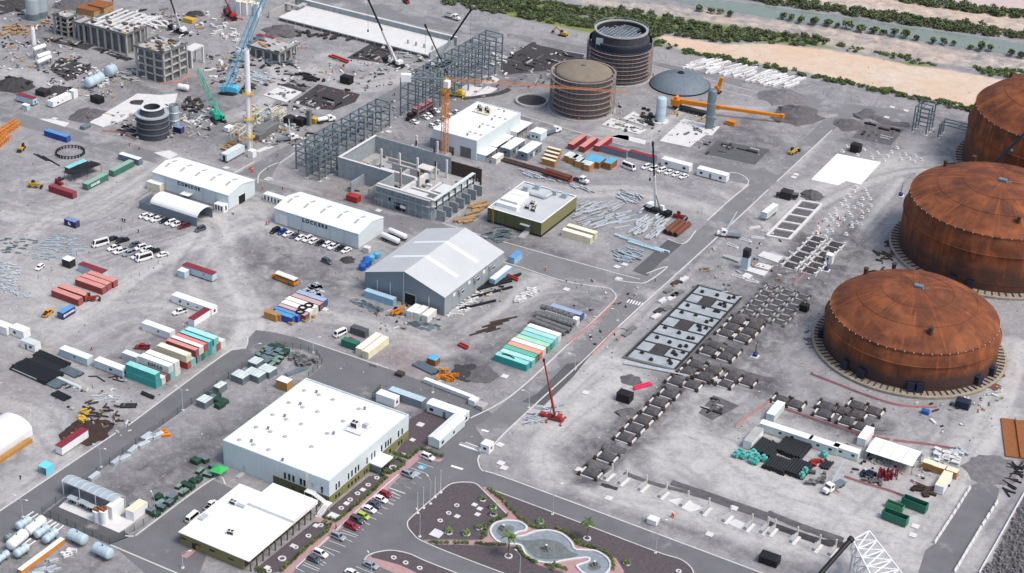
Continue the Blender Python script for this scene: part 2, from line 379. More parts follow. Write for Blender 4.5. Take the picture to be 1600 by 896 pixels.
for w,n,pts in [(14,9,[(820,660),(870,620),(930,570),(985,590),(900,650),(850,700),(870,745),(940,775),(1050,805),(1150,835),(1300,875)]),(40,16,[(1050,690),(1110,710),(1200,760),(1300,790),(1420,850)]),(30,10,[(1060,760),(1180,700),(1240,730),(1400,800),(1500,740)]),(18,9,[(1500,740),(1545,690),(1575,600),(1590,520)]),(20,8,[(1430,840),(1490,760),(1540,690)]),(12,8,[(1110,620),(1180,570),(1240,500),(1300,420),(1370,340),(1420,270)]),(14,6,[(1230,340),(1290,300),(1400,260),(1490,255)]),
(13,8,[(0,420),(60,345),(150,312),(260,247)]),(12,8,[(0,335),(100,347),(150,330),(250,265)]),(9,7,[(80,525),(160,472),(215,432),(270,397),(340,345)]),(12,7,[(350,400),(388,460),(395,512),(360,562)]),(30,14,[(330,350),(400,335),(460,400),(400,470),(340,440),(380,380)]),(40,12,[(430,460),(540,440),(560,470),(480,480)]),(12,8,[(400,530),(470,492),(560,502),(640,532),(700,552),(790,495),(850,430)]),
(12,6,[(80,560),(140,600),(200,640),(60,700)]),(24,8,[(0,640),(60,655),(90,720),(20,770)]),(22,8,[(520,92),(570,102),(640,122),(560,137),(480,112)]),(12,6,[(400,70),(440,120),(400,170),(330,190)]),(14,6,[(820,290),(900,302),(1000,302),(1120,332)]),(10,6,[(180,120),(250,137),(300,162)]),(12,6,[(0,112),(60,122),(120,152)]),(12,6,[(940,205),(1010,217),(1080,172),(1200,172)]),(8,5,[(1120,302),(1180,332),(1220,382)]),(40,12,[(60,300),(150,280),(100,330),(30,300)]),(36,10,[(100,560),(200,500),(260,520),(160,600)]),(14,8,[(130,400),(220,375),(320,350),(330,400)]),(16,6,[(240,330),(300,350),(345,345),(420,310)]),
(10,8,[(742,700),(800,640),(890,560),(1010,450),(1110,355),(1280,205)]),(8,6,[(0,178),(110,210),(300,262),(550,328),(800,400),(960,445)]),(9,8,[(0,822),(150,725),(350,580),(420,535)]),(9,8,[(1440,900),(1500,820),(1540,765)]),(30,9,[(700,560),(760,540),(860,480),(930,470)])]: tracks(w,n,pts)
SAND=[(1017,50),(1050,58),(1085,62),(1125,70),(1200,68),(1292,78),(1350,88),(1425,101),(1500,113),(1600,130),(1720,150),(1720,215),(1525,172),(1475,160),(1390,141),(1340,131),(1282,118),(1205,103),(1155,93),(1065,77),(1040,68)]
fill('sand',1,SAND,soft=3)
fill('sand',.45,[(800,-20),(1000,0),(1200,28),(1340,46),(1450,67),(1600,90),(1720,110),(1720,140),(1600,125),(1200,62),(1000,35),(900,5)],soft=5)
fill('sand',.55,[(1100,-40),(1200,3),(1300,18),(1450,42),(1600,62),(1720,80),(1720,40),(1400,-10)],soft=5)
fill('green',.8,[(640,-30),(800,27),(880,45),(1040,75),(1200,105),(1060,85),(1010,50),(960,40),(900,20),(820,-5),(760,-30)],soft=4)
fill('green',.7,[(800,0),(900,20),(1100,60),(1200,68),(1330,80),(1200,45),(1000,20)],soft=4)
fill('green',.6,[(1360,90),(1440,98),(1470,108),(1420,104)],soft=2); fill('green',.6,[(1500,103),(1600,128),(1600,118),(1540,104)],soft=2)
fill('rocky',1,[(1603,770),(1720,700),(1720,920),(1528,920)],soft=1.5)
fill('rocky',.5,[(1570,700),(1620,640),(1640,760),(1590,760)],soft=4)
me=bpy.data.meshes.new('ground'); vv=np.stack([AX,AY,np.zeros_like(AX)],-1).reshape(-1,3)
ii=np.arange(NX*NY).reshape(NY,NX); qq=np.stack([ii[:-1,:-1],ii[:-1,1:],ii[1:,1:],ii[1:,:-1]],-1).reshape(-1,4)
me.vertices.add(len(vv)); me.vertices.foreach_set('co',vv.astype(np.float32).ravel())
me.loops.add(qq.size); me.loops.foreach_set('vertex_index',qq.astype(np.int32).ravel())
me.polygons.add(len(qq)); me.polygons.foreach_set('loop_start',np.arange(0,qq.size,4,dtype=np.int32)); me.polygons.foreach_set('loop_total',np.full(len(qq),4,np.int32))
me.update(calc_edges=True)
for k,a in A.items():
 at=me.attributes.new(k,'FLOAT','POINT'); at.data.foreach_set('value',a.ravel().astype(np.float32))
def ground_mat():
 m=bpy.data.materials.new('site_ground'); m.use_nodes=True; nt=m.node_tree; N=nt.nodes; L=nt.links; b=N['Principled BSDF']; b.inputs['Roughness'].default_value=.95; b.inputs['Specular IOR Level'].default_value=.2
 g=N.new('ShaderNodeNewGeometry')
 noise,mr,math_,attr,mix,sc=nodekit(nt,g.outputs['Position'])
 big=noise(.02,5,.6); mid=noise(.16,7,.7,.6); fin=noise(1.1,6,.75)
 mp=N.new('ShaderNodeMapping'); mp.inputs['Rotation'].default_value=(0,0,R_(38)); mp.inputs['Scale'].default_value=(.9,.07,1); L.new(g.outputs['Position'],mp.inputs['Vector'])
 st1=noise(.8,5,.65,.8,mp.outputs['Vector'])
 mp2=N.new('ShaderNodeMapping'); mp2.inputs['Rotation'].default_value=(0,0,R_(-62)); mp2.inputs['Scale'].default_value=(.9,.06,1); L.new(g.outputs['Position'],mp2.inputs['Vector'])
 st2=noise(.8,5,.65,.8,mp2.outputs['Vector'])
 base=mix(mr(mid,.36,.64,0,1),sc((121,120,123)),sc((152,151,152)))
 base=mix(mr(big,.4,.66,0,.5),base,sc((158,157,156)))
 base=mix(mr(st1,.58,.75,0,.3),base,sc((176,175,173))); base=mix(mr(st2,.58,.75,0,.3),base,sc((104,103,106)))
 d=math_('MULTIPLY',attr('dust'),mr(mid,.3,.62,.45,1.1)); base=mix(d,base,sc((187,186,183)))
 base=mix(attr('lt'),base,sc((194,193,190))); base=mix(attr('dk'),base,sc((91,90,94)))
 d=math_('MULTIPLY',attr('dark'),mr(mid,.35,.62,1.3,.5)); base=mix(d,base,sc((88,87,90)))
 d=math_('MULTIPLY',attr('brown'),mr(mid,.35,.6,1,.5)); base=mix(d,base,sc((143,124,117)))
 gr4=noise(.55,7,.85); base=mix(mr(gr4,.5,.66,0,.4),base,sc((112,110,112))); base=mix(mr(gr4,.36,.46,.3,0),base,sc((206,204,202))); gr4=noise(3.2,4,.8); base=mix(mr(gr4,.56,.72,0,.45),base,sc((93,92,95))); base=mix(mr(fin,.58,.75,0,.42),base,sc((94,93,93))); base=mix(mr(fin,.28,.4,.3,0),base,sc((193,192,190)))
 sand=mix(mr(mid,.35,.65,0,1),sc((190,172,152)),sc((206,194,180))); sand=mix(mr(big,.4,.62,0,.6),sand,sc((204,172,142)))
 e=math_('ADD',attr('sand'),mr(mid,.3,.7,-.18,.18)); base=mix(mr(e,.3,.7,0,1),base,sand)
 gr=mix(mr(fin,.35,.65,0,1),sc((92,106,62)),sc((138,146,92))); e=math_('ADD',attr('green'),mr(mid,.3,.7,-.25,.25)); base=mix(mr(e,.35,.65,0,1),base,gr)
 rk=mix(mr(noise(1.6,8,.8),.45,.6,0,1),sc((52,51,53)),sc((128,124,124))); rk=mix(mr(mid,.6,.7,0,.6),rk,sc((88,100,60))); e=math_('ADD',attr('rocky'),mr(fin,.3,.7,-.15,.15)); base=mix(mr(e,.4,.6,0,1),base,rk)
 L.new(base,b.inputs['Base Color'])
 bp=N.new('ShaderNodeBump'); bp.inputs['Distance'].default_value=.12; bp.inputs['Strength'].default_value=.9; L.new(math_('ADD',fin,math_('MULTIPLY',mid,2.)),bp.inputs['Height']); L.new(bp.outputs['Normal'],b.inputs['Normal'])
 return m
me.materials.append(ground_mat()); struct('ground',me)
# -- flat sheets
def WP(view,pts): return [tuple(P(view,*p)[:2]) for p in pts]
def sheet(name,pts,z,m,view='f',sm=False,kind='structure'):
 w=WP(view,pts); w=smooth(w,5,True) if sm else w
 ar=sum(w[i][0]*w[(i+1)%len(w)][1]-w[(i+1)%len(w)][0]*w[i][1] for i in range(len(w)))
 if ar<0: w=w[::-1]
 me=bpy.data.meshes.new(name); me.from_pydata([(x,y,z) for x,y in w],[],[tuple(range(len(w)))]); me.materials.append(C[m] if isinstance(m,str) else m); me.update()
 return struct(name,me,kind=kind)
def ribbon(name,pts,width,h,m,view='f',sm=True,world=False,z0=0.,tagit=None):
 """kerb or low wall following a line"""
 w=[tuple(p[:2]) for p in pts] if world else WP(view,pts)
 if sm: w=smooth(w,5)
 mb=MB(); L=[];R=[]
 for i,p in enumerate(w):
  a=Ve(w[max(i-1,0)]); b=Ve(w[min(i+1,len(w)-1)]); d=(b-a); d=d.normalized() if d.length>1e-6 else Ve((1,0)); n=Ve((-d.y,d.x))*width/2
  L.append((p[0]+n.x,p[1]+n.y)); R.append((p[0]-n.x,p[1]-n.y))
 rings=[[(l[0],l[1],z0),(l[0],l[1],z0+h),(r[0],r[1],z0+h),(r[0],r[1],z0)] for l,r in zip(L,R)]
 mb.loft(rings)
 return struct(name,mb.mesh(name,m))
sheet('main_road',[(742,668),(770,646),(800,619),(885,543),(940,492),(966,464),(1010,430),(1069,381),(1135,319),(1166,294),(1196,272),(1262,212),(1288,186),(1310,180),(1340,178),(1312,196),(1277,225),(1200,296),(1125,366),(1040,443),(962,514),(907,567),(800,665),(765,700)],.02,'asphalt_pale')
sheet('road_patch',[(180,792),(535,478),(685,512),(640,560),(480,690),(325,845)],.055,'asphalt_dark','p3')
sheet('road_patch',[(840,615),(885,569),(905,566),(935,540),(895,590),(850,634),(815,628)],.05,'asphalt_dark')
sheet('cross_road',[(-80,148),(0,168),(110,201),(200,226),(300,252),(400,281),(470,299),(547,318),(690,352),(800,384),(952,425),(1012,432),(985,462),(962,457),(882,441),(800,416),(690,381),(560,341),(470,318),(400,299),(300,271),(150,230),(0,189),(-80,167)],.026,'asphalt_pale')
sheet('rack_road',[(372,272),(427,239),(520,192),(610,142),(735,62),(760,68),(640,148),(540,204),(462,239),(436,256),(420,283)],.032,'asphalt_pale')
sheet('tank_road',[(660,142),(690,148),(815,182),(940,219),(1090,250),(1180,266),(1215,254),(1180,291),(1150,284),(1060,259),(940,234),(860,211),(815,198),(690,168)],.032,'asphalt_pale')
sheet('shore_road',[(520,-14),(555,-4),(695,31),(800,50),(1000,92),(1180,130),(1300,160),(1425,174),(1540,196),(1540,216),(1420,193),(1340,181),(1290,179),(1200,148),(1022,104),(890,82),(800,61),(707,52),(475,0),(420,-14)],.038,'asphalt_pale')
sheet('yard_road',[(-60,843),(0,800),(100,732),(185,675),(325,573),(362,548),(385,545),(388,530),(400,516),(430,520),(466,529),(607,577),(700,610),(735,622),(770,648),(742,668),(700,690),(640,650),(480,593),(505,570),(498,556),(480,547),(440,541),(410,548),(380,575),(357,592),(232,680),(65,802),(0,846),(-60,888)],.044,'asphalt')
sheet('parking_lot',[(415,925),(657,709),(700,688),(742,667),(766,700),(750,710),(748,722),(757,737),(800,750),(1190,895),(1240,925)],.05,'asphalt')
sheet('service_yard',[(173,850),(196,840),(222,829),(332,750),(400,780),(330,850),(300,925),(262,925)],.05,'asphalt')
sheet('gas_yard',[(66,806),(105,775),(205,838),(172,851)],.05,'asphalt_dark')
sheet('haul_road',[(1517,759),(1540,752),(1562,764),(1557,782),(1500,880),(1470,925),(1425,925),(1446,860),(1460,850)],.03,'asphalt')
sheet('office_yard',[(640,655),(668,640),(700,628),(722,641),(702,668),(676,690),(648,714),(630,700)],.062,'gravel_brown')
sheet('water',[(960,-30),(1050,-16),(1117,-1),(1200,10),(1275,21),(1350,32),(1425,44),(1500,54),(1600,70),(1760,96),(1760,116),(1600,88),(1500,74),(1450,66),(1390,56),(1340,46),(1262,37),(1200,28),(1150,19),(1095,10),(1040,-2),(960,-18)],.06,'water')
cm('mud',190,172,168,rough=.8,var=.08,scale=.01)
sheet('mudflat',[(1440,-30),(1455,-2),(1520,9),(1600,21),(1800,50),(1800,-60)],.05,'mud')
for pts in [[(735,654),(800,618),(884,542),(945,485),(962,467),(958,456),(945,450),(882,440),(800,414),(740,398)],
[(768,700),(800,666),(907,568),(962,515),(1040,444),(1125,367),(1200,297)],[(1214,284),(1277,225),(1300,204)],
[(952,425),(1000,437)],[(690,349),(800,382.5),(952,424.5)],
[(1043,374),(1069,381),(1087,361)],[(1105,345),(1140,313),(1166,291),(1168,281),(1155,272),(1140,270)],
[(197,668),(325,572.5),(362,547),(383,543),(387,531),(383,526)],[(0,799),(100,731.5),(185,674.5)],
[(436,256),(462,238.5)],[(403,287),(405,273),(420,261),(434,255)],[(365,271),(378,264),(398,253)],
[(815,181),(940,218),(980,229)],[(880,80),(1022,104),(1200,149)],[(1040,119),(1180,154)],
[(749,712),(747,722),(757,738),(800,750.5),(1190,896),(1240,917)],
[(466,528.5),(607,576.5)],[(195,838),(210,838),(222,830),(332,749.5),(352,757)],[(172,852),(280,898),(320,915)],
[(1010,428),(1043,417),(1011,441),(990,442),(960,438)]]:
 ribbon('kerb',pts,.45,.16,'kerb',sm=len(pts)>2)
# -- vehicles
def wheel_mesh(r,w,n=12):
 mb=MB()
 q=[(0,-w/2,0),(0,w/2,0)]
 mb.tube(q[0],q[1],r,n,0); mb.tube((0,-w/2-.01,0),(0,w/2+.01,0),r*.58,n,1); return mb.mesh('wheel',['tyre','rim'])
WHEEL=wheel_mesh(.34,.24); WHEELB=wheel_mesh(.52,.34)
def car(color,kind='sedan'):
 key=('car',color,kind)
 if key in CACHE: return CACHE[key]
 L,Wd,Hh,belt,fr,wt,wb,rt,rb={'sedan':(4.5,1.78,1.47,.92,.93,.55,1.15,-1.15,-1.75),'hatch':(4.0,1.74,1.5,.93,.9,.6,1.15,-1.55,-1.85),'suv':(4.6,1.86,1.72,1.0,.98,.65,1.2,-1.9,-2.15),
 'pickup':(5.2,1.86,1.78,1.02,1.0,.75,1.35,-.65,-.85),'van':(5.1,1.9,2.15,1.12,1.05,1.75,2.3,-2.35,-2.5),'minibus':(6.4,2.0,2.6,1.25,1.1,2.3,2.9,-3.0,-3.15)}[kind]
 w=Wd/2; b=MB(); x1=L/2; x0=-L/2
 def ring(x,zb,zt,k): return [(x,-w*k*.93,zb),(x,-w*k,lerp(zb,zt,.55)),(x,-w*k*.94,zt),(x,w*k*.94,zt),(x,w*k,lerp(zb,zt,.55)),(x,w*k*.93,zb)]
 b.loft([ring(x0,.42,belt*.9,.88),ring(x0+.18,.27,belt,.97),ring(rb,.24,belt,1),ring(wb,.24,belt,1),ring(x1-.35,.25,belt*.86,.97),ring(x1-.02,.38,belt*.66,.86)])
 if kind=='pickup': b.box(x0+.1,-w*.84,belt-.3,rb-.1,w*.84,belt+.012,2)
 zt=Hh; wi=w*.74; wl=w*.93
 A=[(rb,-wl,belt-.02),(wb,-wl,belt-.02),(wb,wl,belt-.02),(rb,wl,belt-.02)]; Bq=[(rt,-wi,zt),(wt,-wi,zt),(wt,wi,zt),(rt,wi,zt)]
 b._add(A+Bq,[(4,5,6,7),(0,1,5,4),(1,2,6,5),(2,3,7,6),(3,0,4,7)],0)
 t=T('parked_car' if kind in('sedan','hatch','suv') else {'pickup':'pickup_truck','van':'van','minibus':'minibus'}[kind],None)
 t.add('body',b.mesh('car_body',[color,'glass','black']))
 def pane(nm,p):
  c=sum((Ve(q) for q in p),Ve())/4; n=(Ve(p[1])-Ve(p[0])).cross(Ve(p[3])-Ve(p[0])).normalized()
  pts=[tuple(c+(Ve(q)-c)*.86+n*.012) for q in p]; t.add(nm,MB().quad(*pts).mesh(nm,'glass'))
 pane('windscreen',[A[1],A[2],Bq[2],Bq[1]]); pane('rear_window',[A[3],A[0],Bq[0],Bq[3]])
 pane('side_window',[A[0],A[1],Bq[1],Bq[0]]); pane('side_window',[A[2],A[3],Bq[3],Bq[2]])
 rr=.34 if kind not in('minibus',) else .38
 for sx in (x1-.85,x0+.85):
  for sy in (-1,1): t.add('wheel',WHEEL,(sx,sy*(w-.1),rr))
 hl=MB().cbox(0,0,0,.1,.34,.16).mesh('headlight','skylight'); tl=MB().cbox(0,0,0,.06,.28,.16).mesh('tail_light','red')
 for sy in (-1,1):
  t.add('headlight',hl,(x1-.05,sy*w*.58,belt*.62)); t.add('tail_light',tl,(x0-.0,sy*w*.66,belt*.68))
 if kind in('suv','minibus'):
  t.add('roof_rack',MB().bar((rt+.3,-wi*.9,zt+.05),(wt-.3,-wi*.9,zt+.05),.05,.05).bar((rt+.3,wi*.9,zt+.05),(wt-.3,wi*.9,zt+.05),.05,.05).mesh('roof_rack','dark'))
 CACHE[key]=t; return t
CACHE={}
cm('car_white',232,232,232,rough=.25,var=.02,spec=.6); cm('car_silver',176,182,188,rough=.25,metal=.4,var=.02); cm('car_grey',92,100,110,rough=.25,metal=.3,var=.02)
cm('car_black',34,36,40,rough=.2,var=.02,spec=.6); cm('car_red',150,34,46,rough=.25,var=.02,spec=.6); cm('car_blue',40,62,130,rough=.25,var=.02); cm('car_maroon',104,38,44,rough=.25,var=.02); cm('car_yellow',218,150,36,rough=.3,var=.02)
CWORD={'car_white':'white','car_silver':'silver','car_grey':'grey','car_black':'black','car_red':'red','car_blue':'blue','car_maroon':'maroon','lime':'lime green','car_yellow':'yellow'}
KWORD={'sedan':'saloon car','hatch':'hatchback','suv':'sport utility car','pickup':'pickup truck','van':'van','minibus':'minibus'}
def put_car(view,x,y,rz,color,kind,label,group=None,z=.05):
 p=P(view,x,y); return spawn(car(color,kind),(p.x,p.y,z),rz,label,{'pickup':'pickup','van':'van','minibus':'minibus'}.get(kind,'car'),group)
def truck_tractor(color='car_white',bed=None,L=7.):
 key=('tr',color,bed,L)
 if key in CACHE: return CACHE[key]
 t=T('tractor_truck' if not bed else bed+'_truck',None)
 t.add('chassis',MB().box(-L/2,-.45,.6,L/2,.45,.95).box(-L/2,-1.05,.75,-L/2+.2,1.05,1.0).mesh('chassis','black'))
 cab=MB(); cab.tbox(L/2-2.6,0,.8,2.0,2.35,2.1,1.8,2.1); cab.tbox(L/2-.8,0,.8,1.6,1.9,1.05,1.4,1.6); t.add('cab',cab.mesh('cab',color))
 w=MB().quad((L/2-1.58,-1.0,1.95),(L/2-1.58,1.0,1.95),(L/2-1.66,.95,2.7),(L/2-1.66,-.95,2.7)); t.add('windscreen',w.mesh('windscreen','glass'))
 for s in (-1,1):
  y=s*1.16; q=[(L/2-3.3,y,1.9),(L/2-2.0,y,1.9),(L/2-2.1,y-s*.05,2.65),(L/2-3.2,y-s*.05,2.65)]
  t.add('side_window',MB().quad(*(q if s<0 else q[::-1])).mesh('side_window','glass'))
  for x in (L/2-1.0,-L/2+.8,-L/2+2.0): t.add('wheel',WHEELB,(x,s*1.0,.52))
 if bed=='flatbed': t.add('bed',MB().box(-L/2-.2,-1.25,1.0,L/2-3.7,1.25,1.15).mesh('bed','steel'))
 if bed=='dump': t.add('dump_body',MB().tbox(-L/2+1.6,0,1.0,3.6,2.2,1.3,4.2,2.45).mesh('dump_body',color)); t.add('load',MB().tbox(-L/2+1.6,0,2.302,3.9,2.2,.25,2,1).mesh('load','soil'))
 if bed=='tank': t.add('tank',MB().hcyl((-L/2+.2,0,1.9),(L/2-4.0,0,1.9),.95,14).mesh('tank','white',True))
 if bed=='mixer': t.add('drum',MB().tube((-L/2+.1,0,2.0),(-L/2+1.6,0,2.1),.7,12,0,1.1).tube((-L/2+1.6,0,2.1),(L/2-3.8,0,1.9),1.1,12,0,.8).mesh('drum','white'))
 CACHE[key]=t; return t
def semitrailer(color,L=12.,load=None):
 t=T('semi_trailer',None)
 t.add('deck',MB().box(-L/2,-1.25,1.15,L/2,1.25,1.35).box(-L/2,-.5,.8,L/2,.5,1.15).mesh('deck',color))
 for s in (-1,1):
  for x in (-L/2+1,-L/2+2.2): t.add('wheel',WHEELB,(x,s*1.0,.52))
 t.add('landing_leg',MB().bar((L/2-2.5,-.9,1.15),(L/2-2.5,-.9,0),.15,.15).bar((L/2-2.5,.9,1.15),(L/2-2.5,.9,0),.15,.15).mesh('landing_leg','dark'))
 return t
def bus():
 L=10.5; t=T('school_bus',None); b=MB()
 b.box(-L/2,-1.2,.5,L/2-1.6,1.2,1.75,0); b.loft([[(x,-1.2,1.75),(x,-1.18,2.55),(x,1.18,2.55),(x,1.2,1.75)] for x in (-L/2,L/2-1.75)]); b.tbox(L/2-.85,0,.5,1.7,2.1,1.15,1.5,1.7)
 t.add('body',b.mesh('bus_body','orange')); r=MB()
 r.loft([[(x,-1.2,2.55),(x,-1.0,2.85),(x,-.4,3.0),(x,.4,3.0),(x,1.0,2.85),(x,1.2,2.55)] for x in (-L/2+.02,L/2-1.7)]); t.add('roof',r.mesh('bus_roof','white'))
 wm=MB().box(-.36,-.02,0,.36,.02,.62).mesh('window','glass')
 for s in (-1,1):
  for i in range(9): t.add('window',wm,(-L/2+.65+i*.88,s*1.205,1.82))
  for x in (-L/2+2.3,L/2-1.2): t.add('wheel',WHEELB,(x,s*1.05,.5))
  t.add('rub_rail',MB().box(-L/2,-.02,0,L/2-1.6,.02,.08).mesh('rub_rail','black'),(0,s*1.215,1.3))
 t.add('windscreen',MB().box(L/2-1.61,-1.0,1.85,L/2-1.57,1.0,2.5).mesh('windscreen','glass')); t.add('rear_window',MB().box(-L/2-.03,-.9,1.85,-L/2+.01,.9,2.45).mesh('rear_window','glass'))
 return t
# -- containers, cabins
def container(wall,roof,L=12.19,Hh=2.59,Wd=2.44,doors=1):
 key=('cont',wall,roof,L,Hh,doors)
 if key in CACHE: return CACHE[key]
 b=MB(); l,w=L/2,Wd/2; i=.05; n=int(L/.6)
 for s in (-1,1):
  xs=np.linspace(-l+.15,l-.15,n*2+1); o=len(b.v)
  for k,x in enumerate(xs):
   y=s*(w-(.02 if (k//1)%2==0 else .075)); b.v+= [(x,y,.15),(x,y,Hh-.12)]
  for k in range(len(xs)-1):
   q=(o+2*k,o+2*k+2,o+2*k+3,o+2*k+1); b.f.append(q if s<0 else q[::-1]); b.m.append(0)
 b.box(-l+.06,-w+.09,.12,l-.06,w-.09,Hh-.1,0); b.box(-l+.05,-w+.04,Hh-.1,l-.05,w-.04,Hh-.03,1)
 for s in (-1,1):
  b.box(-l,s*w-(.1 if s>0 else 0),0,l,s*w+(0 if s>0 else .1),.15,0); b.box(-l,s*w-(.06 if s>0 else 0),Hh-.12,l,s*w+(0 if s>0 else .06),Hh,1)
  for e in (-1,1): b.box(e*l-(.12 if e>0 else 0),s*w-(.13 if s>0 else 0),.15,e*l+(0 if e>0 else .12),s*w+(0 if s>0 else .13),Hh-.12,0)
 for e in (-1,1): b.box(e*l-(.08 if e>0 else 0),-w+.1,0,e*l+(0 if e>0 else .08),w-.1,.15,0); b.box(e*l-(.08 if e>0 else 0),-w+.06,Hh-.12,e*l+(0 if e>0 else .08),w-.06,Hh-.002,0)
 t=T('shipping_container',b.mesh('container',[wall,roof]))
 if doors:
  d=MB().box(0,-w/2+.14,0,.05,w/2-.04,Hh-.32,0).tube((.075,-.25,.05),(.075,-.25,Hh-.4),.03,5,1).tube((.075,.25,.05),(.075,.25,Hh-.4),.03,5,1).mesh('door',[wall,'steell'])
  for s in (-1,1): t.add('door',d,(l-.055,s*(w/2-.1)*1.0,.16))
 CACHE[key]=t; return t
def corner(view,x,y,dx,dy):
 """centre of a footprint whose nearest ground corner (+X,-Y) is at the pixel"""
 p=P(view,x,y); return Ve((p.x-dx/2,p.y+dy/2,0))
def pcont(view,x,y,d,wall,roof,label,group=None,L=12.19,lev=0,rz=0,Hh=2.59,doors=1):
 dx,dy=(L,2.44) if d=='X' else (2.44,L); c=corner(view,x,y,dx,dy)
 return spawn(container(wall,roof,L,Hh,doors=doors),(c.x,c.y,lev*2.6),rz+(0 if d=='X' else -PI/2),label,'container',group)
def cabin(L,Wd,Hh,wall='white',roof='white',wins=(),doors=(),legs=True,gable=0.,sk=.35,rm=None,name='site_cabin'):
 """wins: (side, offset along, width, height, sill)  sides: 'F' -y, 'B' +y, 'R' +x, 'L' -x"""
 t=T(name,None); l,w=L/2,Wd/2; b=MB().box(-l,-w,sk,l,w,Hh)
 t.add('body',b.mesh('cabin_body',wall)); r=MB(); o=.12
 if gable: r.loft([[(x,-w-o,Hh+.003),(x,-w-o,Hh+.08),(x,0,Hh+gable+.08),(x,w+o,Hh+.08),(x,w+o,Hh+.003)] for x in (-l-o,l+o)])
 else: r.box(-l-.06,-w-.06,Hh+.003,l+.06,w+.06,Hh+.12)
 t.add('roof',r.mesh('cabin_roof',roof))
 if legs:
  lm=MB().cbox(0,0,0,.3,.3,sk).mesh('leg','dark')
  n=max(2,int(L/4)+1)
  for i in range(n):
   for s in (-1,1): t.add('leg',lm,(-l+.4+(L-.8)*i/(n-1),s*(w-.3),0))
 def side(nm,sd,off,ww,hh,z,mm):
  if sd in 'FB': me=MB().cbox(0,0,0,ww,.06,hh).mesh(nm,mm); t.add(nm,me,(off,(-w if sd=='F' else w),z))
  else: me=MB().cbox(0,0,0,.06,ww,hh).mesh(nm,mm); t.add(nm,me,((l if sd=='R' else -l),off,z))
 for q in wins: side('window',q[0],q[1],q[2],q[3],q[4],'glass')
 for q in doors: side('door',q[0],q[1],q[2],q[3],sk+.02,q[4] if len(q)>4 else 'steel')
 return t
def pcabin(view,x,y,d,L,Wd,Hh,label,group=None,rz=0,cat='cabin',**k):
 dx,dy=(L,Wd) if d=='X' else (Wd,L); c=corner(view,x,y,dx,dy); t=cabin(L,Wd,Hh,**k)
 return spawn(t,(c.x,c.y,0),rz+(0 if d=='X' else PI/2),label,cat,group)
# -- lamp posts, people, palms, bushes
def lamp(h=9.,arm=1.8,two=False):
 t=T('street_lamp',None)
 t.add('base',MB().cbox(0,0,0,.8,.8,.35).mesh('base','concw')); t.add('pole',MB().tube((0,0,.3),(0,0,h),.12,8,0,.07).mesh('pole','galv'))
 for s in ((1,-1) if two else (1,)):
  t.add('arm',MB().tube((0,0,h-.05),(s*arm,0,h+.7),.05,6).mesh('arm','galv'))
  t.add('lamp_head',MB().tbox(s*(arm+.35),0,h+.6,.9,.32,.14,.7,.24).mesh('lamp_head','white'))
 return t
def person_mesh(pose,top,legs,hat):
 key=('per',pose,top,legs,hat)
 if key in CACHE: return CACHE[key]
 sp=.28 if pose=='walk' else .09
 vs=[(0,0,.95),(0,0,1.15),(0,0,1.42),(0,0,1.54),(0,0,1.66),(0,0,1.76), (0,.1,.9),(sp*.6,.11,.48),(sp,.11,.06),(sp+.16,.12,.04), (0,-.1,.9),(-sp*.3,-.11,.48),(-sp,-.11,.06),(-sp+.16,-.12,.04),
  (0,.2,1.4),(-.06,.25,1.12),(.1,.24,.88),(0,-.2,1.4),(.06,-.25,1.12),(.12,-.24,.88)]
 es=[(0,1),(1,2),(2,3),(3,4),(4,5),(0,6),(6,7),(7,8),(8,9),(0,10),(10,11),(11,12),(12,13),(2,14),(14,15),(15,16),(2,17),(17,18),(18,19)]
 rs=[.16,.15,.17,.06,.1,.09,.1,.08,.06,.05,.1,.08,.06,.05,.075,.055,.045,.075,.055,.045]
 me=bpy.data.meshes.new('p'); me.from_pydata(vs,es,[]); o=bpy.data.objects.new('p',me); COL.objects.link(o)
 md=o.modifiers.new('s','SKIN'); me.skin_vertices[0].data[0].use_root=True
 for i,r in enumerate(rs): me.skin_vertices[0].data[i].radius=(r,r*(1.25 if i in(1,2) else 1))
 dg=bpy.context.evaluated_depsgraph_get(); m=bpy.data.meshes.new_from_object(o.evaluated_get(dg)); bpy.data.objects.remove(o)
 m.name='person'; m.materials.clear()
 for x in (top,legs,'skin'): m.materials.append(C[x])
 for p in m.polygons:
  z=p.center.z; y=abs(p.center.y); p.use_smooth=True
  p.material_index=2 if (z>1.5 or (y>.2 and z<1.0)) else (1 if z<.98 else 0)
 hm=MB().lathe([(.0,1.66),(.14,1.7),(.135,1.78),(.08,1.85),(0,1.87)],10).mesh('hard_hat',hat)
 CACHE[key]=(m,hm); return m,hm
def person(view,x,y,label,top='hivis',legs='dark',hat='white',rz=0,pose='stand',group=None,z=0):
 m,hm=person_mesh(pose,top,legs,hat); p=P(view,x,y,z)
 o=obj('person',m,(p.x,p.y,z),rz); tag(o,label,'person',group); obj('hard_hat',hm,(0,0,0),0,o); return o
def leaf_cloud(mb,c,rad,n,size,rng,flat=1.,m=0):
 for _ in range(n):
  while True:
   q=Ve((rng.uniform(-1,1),rng.uniform(-1,1),rng.uniform(-1,1)))
   if .25<q.length<1: break
  q=q*(.6+.4*rng.random()); p=Ve(c)+Ve((q.x*rad[0],q.y*rad[1],q.z*rad[2]))
  a=Ve((rng.uniform(-1,1),rng.uniform(-1,1),rng.uniform(-.6,.6))).normalized(); b=a.cross(Ve((rng.uniform(-1,1),rng.uniform(-1,1),rng.uniform(.2,1)))).normalized()
  s=size*rng.uniform(.6,1.4)
  mb.quad(p-a*s-b*s*.6,p+a*s-b*s*.6,p+a*s*.6+b*s*.7,p-a*s*.6+b*s*.7,m)
